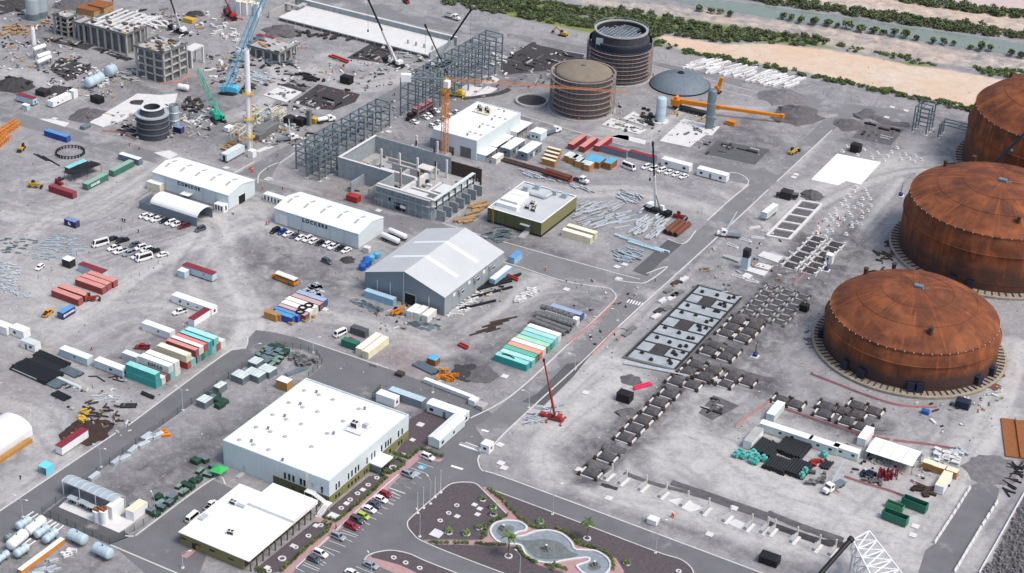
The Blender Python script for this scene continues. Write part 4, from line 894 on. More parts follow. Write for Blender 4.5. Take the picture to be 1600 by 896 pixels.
# -- car park gardens
sheet('walkway',[(1285,0),(1412,0),(1410,20),(1150,270),(870,500),(470,845),(440,891),(340,905),(330,891),(560,660),(780,470),(640,430),(640,380),(830,425),(1090,200)],.075,'pink_pave','q3')
sheet('walkway',[(985,640),(1165,470),(1290,368),(1440,445),(1510,440),(1470,470),(1430,465),(1290,440),(1060,655),(985,745)],.082,'pink_pave','q2')
sheet('garden_bed',[(770,315),(830,265),(1120,30),(1250,5),(1275,50),(1110,205),(830,440),(705,385)],.1,'gravel_brown','q3')
sheet('garden_bed',[(110,855),(450,580),(632,435),(720,440),(785,470),(740,530),(600,630),(350,870),(190,905),(100,880)],.1,'gravel_brown','q3')
sheet('garden_bed',[(1090,365),(1190,230),(1260,260),(1280,350),(1200,450),(1080,400)],.1,'gravel_brown','q2'); sheet('garden_bed',[(950,540),(1080,440),(1160,470),(1150,500),(1020,585),(940,560)],.1,'gravel_brown','q2')
sheet('garden_bed',[(40,430),(100,370),(330,170),(420,100),(520,82),(640,92),(720,160),(930,370),(860,430),(770,470),(700,590),(200,585),(130,585),(60,510)],.1,'gravel_brown','q0')
sheet('garden_bed',[(755,135),(1600,450),(2254,700),(2474,770),(2574,850),(2600,920),(2000,920),(1900,760),(1600,650),(1450,510),(1180,495),(1100,450),(980,330)],.1,'gravel_brown','q0')
sheet('garden_bed',[(230,640),(450,640),(930,660),(1010,660),(1070,740),(1160,800),(1280,850),(1400,880),(1500,930),(1000,940),(870,885)],.1,'gravel_brown','q0')
sheet('walkway',[(180,600),(700,600),(750,560),(760,500),(800,440),(930,380),(800,250),(700,120),(750,130),(1000,340),(1130,460),(1190,500),(1400,500),(1530,610),(1600,660),(1760,640),(1950,700),(2010,790),(1980,870),(1930,930),(1500,930),(1420,870),(1200,820),(1070,730),(1010,650),(640,640),(230,635)],.085,'pink_pave','q0')
sheet('garden_bed',[(1180,710),(1320,690),(1480,720),(1640,790),(2000,930),(1700,960),(1400,820),(1130,745)],.1,'gravel_brown','q3')
sheet('walkway',[(1080,775),(1120,745),(1400,815),(1700,960),(1500,960)],.09,'pink_pave','q3')
for pts,v in [([(40,430),(100,370),(330,170),(420,100),(520,82),(640,92),(720,160),(930,370)],'q0'),([(40,430),(38,470),(60,510),(130,585),(230,635),(450,725),(870,885),(1000,935)],'q0'),
([(755,135),(1000,225),(1600,450),(2254,700),(2474,770),(2574,850),(2600,930)],'q0'),([(1400,0),(1110,250),(870,470),(470,845)],'q3'),([(1080,775),(1110,740),(1180,710),(1320,690),(1480,720),(1640,790),(2000,930)],'q3')]:
 ribbon('kerb',pts,.35,.2,'kerb',v,sm=len(pts)>4)
PO=[(780,520),(800,470),(850,440),(940,428),(1040,440),(1100,480),(1090,515),(1030,528),(1000,545),(1010,570),(1080,560),(1180,525),(1300,515),(1420,550),(1500,620),(1530,680),(1600,690),(1720,700),(1820,760),(1850,830),(1820,890),(1760,925),(1620,900),(1560,850),(1560,825),(1650,795),(1660,765),(1600,760),(1430,785),(1340,805),(1240,800),(1150,770),(1090,720),(1060,660),(1020,640),(930,635),(860,620),(810,580)]
pond=obj('garden_pond',None,P('q0',1250,660)); tag(pond,'winding ornamental pond with white rim, blue lining and stone fountains in the car park garden','pond')
bs=pond.location.copy(); PW=smooth(WP('q0',PO),4,True)
cm('pond_lining',138,148,154,rough=.3,var=.25,scale=.6)
def lsheet(o,name,w,z,m):
 w=[(x-bs.x,y-bs.y,z) for x,y in w]; ar=sum(w[i][0]*w[(i+1)%len(w)][1]-w[(i+1)%len(w)][0]*w[i][1] for i in range(len(w))); w=w if ar>0 else w[::-1]
 me=bpy.data.meshes.new(name); me.from_pydata(w,[],[tuple(range(len(w)))]); me.materials.append(C[m]); return obj(name,me,(0,0,0),0,o)
lsheet(pond,'basin',PW,.12,'pond_lining')
rm=MB(); n=len(PW); L=[];R=[]
for i in range(n+1):
 p=Ve(PW[i%n]); d=(Ve(PW[(i+1)%n])-Ve(PW[i-1 if i else n-1])).normalized(); q=Ve((-d.y,d.x))*.3; L.append(p+q-bs.xy); R.append(p-q-bs.xy)
rm.loft([[(a.x,a.y,.05),(a.x,a.y,.45),(b.x,b.y,.45),(b.x,b.y,.05)] for a,b in zip(L,R)],cap=False); obj('rim',rm.mesh('rim','concw'),(0,0,0),0,pond)
lsheet(pond,'gravel_floor',smooth(WP('q0',[(990,590),(1100,600),(1250,590),(1400,620),(1480,690),(1560,730),(1500,755),(1350,770),(1200,760),(1120,700),(1060,630)]),4,True),.14,'pond')
lsheet(pond,'gravel_floor',smooth(WP('q0',[(830,520),(880,480),(960,470),(990,500),(950,550),(890,570)]),4,True),.14,'pond'); lsheet(pond,'gravel_floor',smooth(WP('q1',[(330,830),(390,800),(450,830),(430,860),(360,870)]),4,True),.14,'pond')
for v,x,y in [('q0',895,500),('q0',1277,680),('q1',392,825)]:
 p=P(v,x,y); mb=MB(); rg=RND(int(x))
 for k in range(9):
  a=k*.7; r=rg.uniform(.3,1.2); mb.tbox(cos(a)*r,sin(a)*r,.14,.8,.7,rg.uniform(.3,.8),.4,.4)
 mb.tbox(0,0,.14,1.,1.,1.3,.7,.7); q=obj('fountain_rock',mb.mesh('rock','concd'),(p.x-bs.x,p.y-bs.y,0),0,pond); chl(q,'spout',MB().cbox(0,0,1.44,.6,.6,.25),'concw')
# hedges
def hedge(view,pts,label,w=1.3,h=1.,m='leaf',seed=1,lime=.0):
 p=[Ve((*q,0)) for q in WP(view,pts)]; o=obj('hedge',None,p[0]); tag(o,label,'hedge'); rng=RND(seed); mb=MB(); st=MB()
 for a,b in zip(p[:-1],p[1:]):
  L=(b-a).length; n=max(1,int(L/.55))
  for i in range(n):
   c=a+(b-a)*(i+rng.random())/n-p[0]; c+=Ve((rng.uniform(-.2,.2),rng.uniform(-.2,.2),h*.5)); leaf_cloud(mb,c,(w*.55,w*.55,h*.55*rng.uniform(.7,1.2)),26,.17,rng,m=1 if rng.random()<lime else 0)
   if i%3==0: st.tube((c.x,c.y,0),(c.x,c.y,h*.6),.03,4)
 obj('foliage',mb.mesh('foliage',[m,'leaf_lime']),(0,0,.1),0,o); obj('stem',st.mesh('stem','bark'),(0,0,.1),0,o)
hedge('q3',[(1275,50),(1110,205),(830,435)],'long clipped hedge along the pink walkway beside the large office building',seed=1,lime=.25)
hedge('q3',[(830,435),(705,390)],'short hedge closing the near end of the brown bed by the stair foot',seed=2); hedge('q3',[(1275,50),(1235,10),(1140,-20)],'short hedge turning in to the office porch',seed=3)
hedge('q3',[(720,445),(785,470),(740,530),(600,640),(340,880)],'hedge along the walkway in front of the low olive building',seed=4,lime=.3); hedge('q3',[(110,850),(200,890)],'hedge stub at the bottom corner of the colonnade bed',seed=5,w=1.6)
hedge('q2',[(1050,390),(1190,440),(1285,365)],'hedge bordering the bed between porch and white site cabin',seed=6); hedge('q2',[(1310,350),(1420,405),(1510,425)],'low hedge in front of the white gable ended site cabin',seed=7)
hedge('q2',[(950,545),(1080,440),(1155,470),(1145,500),(1020,580),(950,550)],'hedge ringing the small planted island beside the office porch',w=1.7,seed=8)
hedge('q0',[(760,140),(880,240),(980,345),(1040,400),(1130,470),(1190,495),(1290,490)],'hedge along the walkway from the planter tip to the pond',seed=9,lime=.2)
hedge('q0',[(1360,495),(1450,530),(1530,590),(1590,640),(1625,655)],'hedge curving round the far side of the pond',seed=10,lime=.4,w=1.1); hedge('q1',[(200,570),(250,640),(330,655),(430,680)],'hedge on the far bank where the pond narrows',seed=11,lime=.4)
hedge('q1',[(455,690),(520,740),(560,800),(560,870)],'hedge around the right hand end of the pond',seed=12,lime=.5)
hedge('q0',[(930,380),(860,405),(780,440),(735,490),(730,560),(690,590)],'hedge between the round planter bed and the pond path',seed=13,w=1.5); hedge('q0',[(240,622),(350,630)],'leftmost clump of the broken hedge under the round planter',seed=14); hedge('q0',[(370,625),(405,628)],'smallest clump of the broken hedge under the round planter',seed=15)
hedge('q0',[(455,628),(590,630)],'middle clump of the broken hedge under the round planter',seed=16); hedge('q0',[(640,635),(930,645)],'longest hedge piece leading to the tall pond palm',seed=17); hedge('q0',[(1010,665),(1060,720),(1130,780),(1200,810)],'hedge on the near side of the pond',seed=18,lime=.3)
hedge('q0',[(1260,820),(1400,840),(1460,870)],'hedge by the young palm at the near edge of the pond',seed=19,lime=.3)
RING=MB().lathe([(.75,0),(.75,.3),(1.15,.3),(1.15,0)],16).mesh('tree_ring','concw'); RINGS=MB().lathe([(.45,0),(.45,.25),(.8,.25),(.8,0)],14).mesh('tree_ring','concw')
SLAB=MB().cbox(0,0,0,1.5,1.5,.14).mesh('manhole_slab','concw')
for v,big,L,desc in [('q0',1,[(708,237),(800,308),(806,370),(678,492),(563,545),(405,533)],'white stone ring round a young palm in the round planter'),('q0',0,[(478,291),(405,360),(330,427)],'small empty white stone ring in the round planter'),
('q0',1,[(1222,437),(940,745)],'white stone ring round a palm by the pond'),('q1',1,[(327,587),(683,808)],'white stone ring round a palm right of the pond'),('q1',0,[(1145,878)],'small white stone ring at the bottom right of the garden'),
('q3',0,[(1193,45),(1115,108),(1020,185),(955,240),(875,315)],'small white stone ring in the bed along the large office'),('q3',0,[(693,468),(582,563),(468,665),(230,875)],'small white stone ring in the bed by the colonnade'),('q3',1,[(347,767)],'largest white stone ring in the bed by the colonnade'),
('q3',0,[(1343,757),(1450,803),(1575,850)],'small white stone ring in the half round bed at the bottom'),('q2',1,[(1050,525)],'white stone ring inside the small hedged island')]:
 for x,y in L: p=P(v,x,y); tag(obj('tree_ring',RING if big else RINGS,(p.x,p.y,.1),RR.random()),desc,'tree ring','rings: '+desc)
for v,L,desc in [('q0',[(637,284),(683,319),(663,370),(482,387)],'square white cover slab in the round planter'),('q3',[(1068,150),(923,272),(650,470),(445,650),(215,845)],'square white cover slab in the bed along the walkway'),('q2',[(1297,143),(1140,407),(1226,276)],'square white cover slab in the gravel behind the porch')]:
 for x,y in L: p=P(v,x,y); tag(obj('manhole_slab',SLAB,(p.x,p.y,.1)),desc,'slab',desc+'s')
p=P('q0',300,540); tag(obj('manhole_slab',SLAB,(p.x,p.y,.1)),'largest white slab near the left tip of the round planter','slab').scale=(2.2,2.2,1); bpy.context.view_layer.update()
p=P('q3',800,390); tag(obj('manhole_slab',SLAB,(p.x,p.y,.1)),'large pale slab at the stair end of the bed by the office','slab').scale=(2.2,2.2,1)
PALM=[palm(4.2+.8*(i%2),13,2.3,i,.2) for i in range(2)]; YP=[palm(.7+.3*i,10,1.7,20+i,.14) for i in range(3)]; BIGP=palm(HZ(K('q0',940,745),K('q0',945,555)),15,2.6,5,.33); MIDP=palm(HZ(K('q1',327,580),K('q1',338,425)),13,2.4,7,.3)
p=P('q0',940,745); spawn(BIGP,(p.x,p.y,.1),0,'tall palm with a grey trunk between the hedge and the near pond rim','palm'); p=P('q1',327,585); spawn(MIDP,(p.x,p.y,.1),1,'tall palm with a pale trunk in the bed above the pond','palm')
for i,(v,x,y,l) in enumerate([('q0',708,237,'young palm nearest the tip of the round planter'),('q0',800,308,'young dark palm beside the walkway hedge in the round planter'),('q0',806,370,'young palm just below the dark one in the round planter'),('q0',678,492,'young palm near the pond hedge in the round planter'),('q0',563,545,'young palm second from the left in the round planter'),('q0',405,533,'leftmost young palm in the round planter'),
('q0',1222,437,'young palm in the bed across the path from the pond head'),('q1',683,808,'young palm standing alone right of the pond'),('q0',1350,850,'young palm in the near hedge below the pond')]):
 p=P(v,x,y); spawn(YP[i%3],(p.x,p.y,.1),i*1.3,l,'palm','young palms')
fp=T('flagpole'); fp.add('pole',MB().tube((0,0,.3),(0,0,10.),.1,8,0,.05).mesh('pole','white')); fp.add('base',MB().cbox(0,0,0,.9,.9,.3).mesh('base','concw')); fp.add('finial',MB().lathe([(0,10),(.12,10.08),(0,10.2)],8).mesh('finial','white'))
for i,(x,y) in enumerate([(127,358),(180,313),(283,216),(333,175)]):
 p=P('q0',x,y); spawn(fp,(p.x,p.y,.1),0,'white flagpole %s along the planter kerb'%od(i,4),'flagpole','white flagpoles on the planter kerb',scale=(1,1,HZ(K('q0',x,y),K('q0',[136,188,290,340][i],[175,125,35,-25][i]))/10.2))
LM={}
def plamp(v,bx,by,tx,ty,ang,label,arm=1.8,two=False,dh=.7):
 h=max(4,HZ(K(v,bx,by),K(v,tx,ty))-dh); k=(round(h*2),arm,two)
 if k not in LM: LM[k]=lamp(h,arm,two)
 p=P(v,bx,by); spawn(LM[k],(p.x,p.y,0),R_(ang),label,'lamp post','street lamps')
plamp('q0',243,275,238,50,150,'lamp post standing between the white flagpoles'); plamp('q0',148,568,150,350,150,'lamp post at the left tip of the round planter'); plamp('q0',1333,368,1395,80,20,'lamp post on the kerb opposite the curved dusty track')
plamp('q1',938,712,1015,405,20,'lamp post on the kerb near the white equipment box'); plamp('q0',1040,905,1045,715,160,'lamp post in the bed below the tall pond palm'); plamp('q3',1145,905,1140,735,150,'lamp post at the edge of the half round bed')
plamp('q4',1045,455,1040,250,150,'lamp post at the green crates beside the service yard'); plamp('q4',1290,905,1310,745,30,'lamp post by the low olive building forecourt')
plamp('20',1143,775,1140,640,0,'twin arm lamp post on the fence side of the left road',1.8,True,.3); plamp('30',143,548,130,430,0,'twin arm lamp post at the bottom left road verge',1.8,True,.3); plamp('30',632,235,625,110,0,'twin arm lamp post beside the fenced gravel yard',1.8,True,.3)
plamp('21',358,415,358,310,40,'lamp post at the junction left of the parked white van'); plamp('22',660,215,660,150,200,'lamp post right of the concrete pipe rings'); plamp('22',392,520,392,420,200,'lamp post across the main road from the teal containers'); plamp('22',105,760,105,650,200,'lamp post on the kerb by the red crane')
plamp('21',1105,665,1110,600,30,'lamp post behind the long pale blue site cabin'); plamp('m7',775,250,770,40,30,'lamp post at the bend of the left road')
# parking bay lines
PL=MB()
def pline(v,a,b,w=.14):
 a=P(v,*a); b=P(v,*b); PL.bar((a.x,a.y,.066),(b.x,b.y,.066),w,.012)
for a,b in [((1270,470),(1413,522)),((1215,525),(1355,577)),((1255,590),(1306,620)),((1110,613),(1257,663)),((1058,653),(1207,707)),((1018,700),(1163,750)),((1050,740),(1122,777)),((1040,770),(1110,797)),((1000,830),(1056,857))]: pline('q2',a,b)
for a,b in [((1395,40),(1540,92)),((1350,85),(1495,135)),((1305,133),(1445,183)),((1320,165),(1410,208)),((1340,205),(1393,227)),((1290,225),(1357,247)),((1290,255),(1342,275)),((1235,300),(1290,320)),((1190,345),(1237,365)),((1140,393),(1188,413)),((1060,500),(1076,510)),((1090,440),(1133,462)),((880,505),(1027,558)),((865,525),(1010,572)),((920,590),(973,610)),((765,600),(913,655)),((710,652),(865,707)),((740,690),(815,737)),((545,797),(685,858)),((530,815),(670,872)),((710,790),(742,810)),((690,810),(717,825)),((465,845),(545,880)),((1005,832),(1140,886))]: pline('q3',a,b)
for a,b in [((1220,225),(1293,247)),((1270,90),(1400,135)),((1310,78),(1400,112)),((1410,0),(1455,12))]: pline('31',a,b,.9 if a[0]!=1310 else .4)
struct('parking_lines',PL.mesh('parking_lines','paint_white'))
sheet('bay_marking',[(1262,515),(1300,495),(1358,515),(1320,542)],.068,'sky_blue','q2'); sheet('bay_marking',[(1217,580),(1250,548),(1302,570),(1262,600)],.068,'steell','q2')
bm=MB(); p=P('q2',1308,518)
bm.bar((p.x-.5,p.y,.078),(p.x+.5,p.y,.078),.14,.012).bar((p.x,p.y-.5,.078),(p.x,p.y+.35,.078),.14,.011).lathe([(.5,.074),(.62,.076)],14,0,p.x-.1,p.y-.35); struct('wheelchair_symbol',bm.mesh('wheelchair_symbol','paint_white'))
PL2=MB()
for i in range(6): a=P('22',735+17*i,80+4.5*i); b=P('22',755+15*i,92+4*i); PL2.bar((a.x,a.y,.05),(a.x+.3,a.y-2.6,.05),.5,.012)
struct('zebra_crossing',PL2.mesh('zebra_crossing','paint_white'))
CP=[('q2',1362,440,'car_white','suv','white sport utility car parked at the far end bay beside the blue marked bay'),('q2',1188,595,'car_silver','suv','silver sport utility car parked between empty bays under the curved lamp'),
('q2',985,772,'car_red','hatch','red hatchback at the far end of the long row of cars'),('q3',1228,245,'car_white','sedan','white car parked next to the red hatchback'),('q3',1172,293,'car_grey','sedan','blue grey car parked between two white cars'),('q3',1125,335,'car_white','sedan','white car parked beside the lime green car'),('q3',1073,395,'lime','hatch','lime green hatchback in the car park row'),('q3',1018,430,'car_grey','suv','dark grey boxy car between the lime green and red cars'),('q3',968,487,'car_red','suv','dark red car at the near end of the long row'),
('q3',848,580,'car_silver','suv','silver car parked alone between empty bays on the walkway side'),('q3',690,732,'car_white','suv','white car parked beside the grey car at the near end'),('q3',632,780,'car_grey','hatch','blue grey hatchback nearest the bottom of the car park row'),('q3',1140,835,'car_silver','sedan','silver saloon under the lamp by the half round bed'),('q3',975,905,'car_white','sedan','white car cut off by the bottom of the picture')]
for v,x,y,cl,kd,l in CP: put_car(v,x,y,R_(-2),cl,kd,l,'cars in the office car park')
put_car('30',1320,482,R_(92),'car_white','pickup','white pickup with open black bed behind the low olive building'); put_car('30',1205,560,R_(92),'car_white','van','white van parked against the low olive building')
person('q3',828,497,'person in dark clothes walking on the pink walkway by the cars','black','black','black',R_(30),'walk',z=.08); person('31',1403,130,'person standing by the gate hut barrier','black','black','black')
# gate hut
q=cabin(3.,3.,2.9,wall='white',wins=(('F',0,1.,.9,1.2),('R',0,.9,.8,1.2)),doors=(('L',0,.8,2.),),legs=False,sk=.1,name='gate_hut'); spawn(q,corner('31',1455,155,3,3),0,'small white gate hut with a dark window at the car park entrance','gate hut')
ba=T('barrier_gate'); ba.add('post',MB().cbox(0,0,0,.4,.4,1.1).mesh('post','white')); ba.add('boom',MB().bar((-7,0,1.),(.5,0,1.),.12,.12).mesh('boom','white')); p=P('31',1400,140); spawn(ba,(p.x,p.y,.05),R_(0),'white barrier boom across the car park entrance','barrier')
# -- rusty storage tanks
def rust_mat(name,seed,R,hh,dark):
 m=bpy.data.materials.new(name); m.use_nodes=True; nt=m.node_tree; N=nt.nodes; L=nt.links; b=N['Principled BSDF']; b.inputs['Roughness'].default_value=.8; b.inputs['Specular IOR Level'].default_value=.25
 tc=N.new('ShaderNodeTexCoord'); sp=N.new('ShaderNodeSeparateXYZ'); L.new(tc.outputs['Object'],sp.inputs[0])
 at=N.new('ShaderNodeMath'); at.operation='ARCTAN2'; L.new(sp.outputs['Y'],at.inputs[0]); L.new(sp.outputs['X'],at.inputs[1])
 cb=N.new('ShaderNodeCombineXYZ'); ra=N.new('ShaderNodeVectorMath'); ra.operation='LENGTH'; xy=N.new('ShaderNodeCombineXYZ'); L.new(sp.outputs['X'],xy.inputs[0]); L.new(sp.outputs['Y'],xy.inputs[1]); L.new(xy.outputs[0],ra.inputs[0])
 L.new(at.outputs[0],cb.inputs[0]); L.new(sp.outputs['Z'],cb.inputs[1]); L.new(ra.outputs['Value'],cb.inputs[2])
 def noise(sx,sz,sr,sc,det=6,off=0.,ro=.65):
  mp=N.new('ShaderNodeMapping'); mp.inputs['Scale'].default_value=(sx,sz,sr); mp.inputs['Location'].default_value=(seed*3.7+off,seed,off); L.new(cb.outputs[0],mp.inputs['Vector']); n=N.new('ShaderNodeTexNoise'); n.inputs['Scale'].default_value=sc; n.inputs['Detail'].default_value=det; n.inputs['Roughness'].default_value=ro; L.new(mp.outputs[0],n.inputs['Vector']); return n.outputs['Fac']
 _n,mr,_m,_a,mx,sc=nodekit(nt,cb.outputs[0]); mix=lambda f,a,c: mx(f,*[sc(t) if isinstance(t,tuple) else t for t in (a,c)])
 ob=tc.outputs['Object']; n1=_n(.16,9,.72,.3,ob); col=mix(mr(n1,.36,.64,0.,1.),(86,52,39),(138,78,46))
 col=mix(mr(_n(.7,7,.75,0,ob),.52,.7,0.,.5),col,(82,50,40)); col=mix(mr(noise(18,.05,.04,1.,6,5),.54,.72,0.,.7),col,(194,110,50)); col=mix(mr(noise(30,.08,.06,1.,6,9),.56,.76,0.,.4),col,(72,46,40)); col=mix(mr(_n(.08,5,.6,0,ob),.5,.66,0.,.4),col,(168,104,66))
 fl=N.new('ShaderNodeMath'); fl.operation='FLOOR'; dv=N.new('ShaderNodeMath'); dv.operation='DIVIDE'; L.new(sp.outputs['Z'],dv.inputs[0]); dv.inputs[1].default_value=2.6; L.new(dv.outputs[0],fl.inputs[0])
 fa=N.new('ShaderNodeMath'); fa.operation='FLOOR'; ma=N.new('ShaderNodeMath'); ma.operation='MULTIPLY'; L.new(at.outputs[0],ma.inputs[0]); ma.inputs[1].default_value=5.; L.new(ma.outputs[0],fa.inputs[0])
 c2=N.new('ShaderNodeCombineXYZ'); L.new(fa.outputs[0],c2.inputs[0]); L.new(fl.outputs[0],c2.inputs[1]); wn=N.new('ShaderNodeTexWhiteNoise'); wn.noise_dimensions='2D'; L.new(c2.outputs[0],wn.inputs['Vector'])
 col=mix(mr(wn.outputs['Value'],0,1,0,.38),col,(88,54,42))
 if dark: # darker towards the bottom, with an uneven upper edge
  e=N.new('ShaderNodeMath'); e.operation='ADD'; L.new(mr(sp.outputs['Z'],hh*.28,hh*.6,1,0),e.inputs[0]); L.new(mr(noise(6,.15,0,1.,6,21),.3,.7,-.35,.35),e.inputs[1]); f=N.new('ShaderNodeMath'); f.operation='MULTIPLY'; L.new(mr(e.outputs[0],.2,.9,0,1),f.inputs[0]); f.inputs[1].default_value=dark; col=mix(f.outputs[0],col,(66,54,52))
 L.new(col,b.inputs['Base Color']); bp=N.new('ShaderNodeBump'); bp.inputs['Distance'].default_value=.05; L.new(n1,bp.inputs['Height']); L.new(bp.outputs[0],b.inputs['Normal']); return m
cm('navy_box',30,38,56,rough=.6,var=.1); cm('ring_conc',150,140,126,rough=.9,var=.3,scale=.8)
def rust_tank(cx,cy,R,hs,ha,label,seed,dark,boxes=()):
 o=obj('storage_tank',None,(cx,cy,0)); tag(o,label,'storage tank'); m=rust_mat('rust_%d'%seed,seed,R,hs,dark)
 Rt=R*.953; zg=hs*.68; pr=[(R,.9),(R,hs*.17),(R+.12,hs*.17),(R+.12,hs*.185),(R,hs*.185),(R,zg),(R+.35,zg),(R+.35,zg+.18),(R-.05,zg+.18),(lerp(R,Rt,.55),hs*.86),(Rt,hs-.5),(Rt+.3,hs-.5),(Rt+.3,hs)]
 obj('shell',MB().lathe(pr,96).mesh('shell',m),(0,0,0),0,o)
 d=[(Rt+.3,hs)]+[(Rt*sin(a)/sin(1.1)*1.,hs+(ha-hs)*((cos(a)-cos(1.1))/(1-cos(1.1)))) for a in np.linspace(1.1,0.02,14)]
 q=obj('dome_roof',MB().lathe(d,96).mesh('dome_roof',m,True),(0,0,0),0,o)
 sm=MB()
 def rz(r): # roof height at a radius
  a=math.asin(min(1,r/Rt*sin(1.1))); return hs+(ha-hs)*((cos(a)-cos(1.1))/(1-cos(1.1)))
 for r in (.43,.72):
  sm=MB()
  for i in range(72):
   a,b=2*PI*i/72,2*PI*(i+1)/72; z=rz(Rt*r)+.06; sm.bar((Rt*r*cos(a),Rt*r*sin(a),z),(Rt*r*cos(b),Rt*r*sin(b),z),.14,.1)
  obj('weld_seam',sm.mesh('weld_seam',m),(0,0,0),0,q)
 for a,r in ((2.75,.82),(-1.05,.8),(2.2,.9)): p=(cos(a)*Rt*r,sin(a)*Rt*r); obj('nozzle',MB().tube((0,0,-.4),(0,0,2.2),.75,14).tube((0,0,2.2),(0,0,2.4),.95,14).mesh('nozzle',m),(p[0],p[1],rz(Rt*r)),0,q)
 top=MB(); z=ha+.05
 for i in range(6): top.bar((-2+i*.9,-1.6+.6*(i%3),z),(-1.4+i*.9,1.2,z+.1),.35,.15)
 top.cbox(0,0,z-.2,3.,2.,1.,0); obj('roof_gear',top.mesh('roof_gear','steel'),(0,0,0),0,q)
 rl=MB()
 for i in range(7): rl.bar((cos(i*.9)*2.4,sin(i*.9)*2.4,z-.3),(cos(i*.9)*2.4,sin(i*.9)*2.4,z+1.),.07,.07)
 obj('railing',rl.mesh('railing','navy'),(0,0,0),0,q)
 sl=MB(); a=2.55; 
 for k in range(12):
  rr=Rt*lerp(.82,.93,k/11); sl.cbox(cos(a)*rr,sin(a)*rr,rz(rr)-.2,1.1,1.1,.34)
 obj('roof_opening',sl.mesh('roof_opening','black'),(0,0,0),0,q)
 rg=MB().lathe([(R-.5,0),(R+3.6,0),(R+3.6,.9),(R+2.9,1.1),(R+.05,1.1)],96); obj('foundation_ring',rg.mesh('foundation_ring','ring_conc'),(0,0,0),0,o)
 br=MB().bar((0,0,0),(2.7,0,0),.35,.3).mesh('bracket','rust_dark')
 for i in range(90): a=2*PI*i/90; obj('bracket',br,(cos(a)*(R+.1),sin(a)*(R+.1),1.3),a,o)
 for a in boxes:
  x,y=cos(a)*(R+.9),sin(a)*(R+.9); bx=obj('scaffold_box',MB().box(-.7,-1.2,0,.7,1.2,3.).mesh('scaffold_box','navy_box'),(x,y,1.15),a,o); obj('guard_rail',MB().box(-.75,-1.25,3.0,-.65,1.25,3.5).box(.65,-1.25,3.,.75,1.25,3.5).mesh('guard_rail','navy_box'),(0,0,0),0,bx)
 cl=MB().cbox(0,0,0,.25,.25,.3).mesh('clip','concw')
 for i in range(60): a=2*PI*i/60; obj('clip',cl,(cos(a)*(Rt+.4),sin(a)*(Rt+.4),hs-.35),0,o)
 return o
def apex(cx,cy,row):
 lo,hi=0,80
 for _ in range(40):
  m=(lo+hi)/2
  if proj((cx,cy,m))[1]>row: lo=m
  else: hi=m
 return lo
def ang(v,x,y,cx,cy): p=P(v,x,y); return math.atan2(p.y-cy,p.x-cx)
T1=(-129.,518.3); T2=(-126.5,604.8); T3=(-124.8,695.4)
h1=14.6; a1=apex(*T1,449)
rust_tank(*T1,29.2,h1,a1,'nearest rusty steel tank with orange streaked domed roof above a pale ring base',1,.9,[ang('s7',x,y,*T1) for x,y in [(70,450),(187,630),(275,680),(555,745),(605,750),(915,705),(975,650)]])
rust_tank(*T2,33.9,22.3,apex(T2[0],T2[1],283),'middle rusty steel tank with dark lower plates and a roof slot',2,.75,[ang('s7',870,200,*T2),ang('s7',790,150,*T2)])
rust_tank(*T3,38.5,26.,38.5,'farthest rusty steel tank cut off by the right edge of the picture',3,.5)
# -- scaffolded concrete tanks
cm('dome_conc',128,118,104,rough=.9,var=.16,scale=.25); cm('tank_shell',98,90,88,rough=.9,var=.3,scale=.5); cm('tank_dark',66,68,76,rough=.8,var=.3,scale=.4); cm('scaff_rust',158,136,128,rough=.8,var=.2); cm('dome_grey',108,120,130,rough=.6,var=.14,scale=.3)
def scaff(o,R,h,levels,m='scaff_rust',n=44):
 mb=MB(); vs=MB()
 for k in range(levels):
  z=h*(k+1)/levels; r=MB().lathe([(R+1.1,z),(R+1.9,z),(R+1.9,z+.1),(R+1.1,z+.1)],n); obj('scaffold_deck',r.mesh('scaffold_deck',m),(0,0,0),0,o)
  q=MB()
  for i in range(n): a,b=2*PI*i/n,2*PI*(i+1)/n; q.bar((cos(a)*(R+1.9),sin(a)*(R+1.9),z+1.),(cos(b)*(R+1.9),sin(b)*(R+1.9),z+1.),.07,.07)
  obj('guard_rail',q.mesh('guard_rail','steel'),(0,0,0),0,o)
 st=MB().bar((0,0,0),(0,0,h+1.2),.09,.09).mesh('scaffold_post','steel')
 for i in range(n): a=2*PI*i/n; obj('scaffold_post',st,(cos(a)*(R+1.85),sin(a)*(R+1.85),0),a,o)
c4=(-318.5,637.8); R4=12.4; o=obj('concrete_tank',None,(*c4,0)); tag(o,'round concrete tank with a grey brown dome roof wrapped in pinkish scaffolding','tank'); h4=17.4; a4=apex(*c4,103)
obj('shell',MB().lathe([(R4,0),(R4,h4)],64).mesh('shell','tank_shell'),(0,0,0),0,o); d=MB().lathe([(R4,h4)]+[(R4*sin(a)/sin(1.),h4+.3+(a4-h4)*((cos(a)-cos(1.))/(1-cos(1.)))) for a in np.linspace(1.,.02,10)],64); q=obj('dome_roof',d.mesh('dome_roof','dome_conc',True),(0,0,0),0,o)
obj('roof_hatch',MB().lathe([(1,0),(1,.8),(.6,.9),(0,.9)],12).mesh('roof_hatch','concd'),(0,0,a4-.1),0,q); scaff(o,R4,h4,7); obj('base_ring',MB().lathe([(R4+2.6,0),(R4+2.6,.5),(R4,.5)],64).mesh('base_ring','conc'),(0,0,0),0,o)
c5=(-323.4,683.1); R5=13.2; o=obj('concrete_tank',None,(*c5,0)); tag(o,'tallest dark round tank with an open ring top and steel roof grid inside scaffolding','tank'); h5=18.4; 
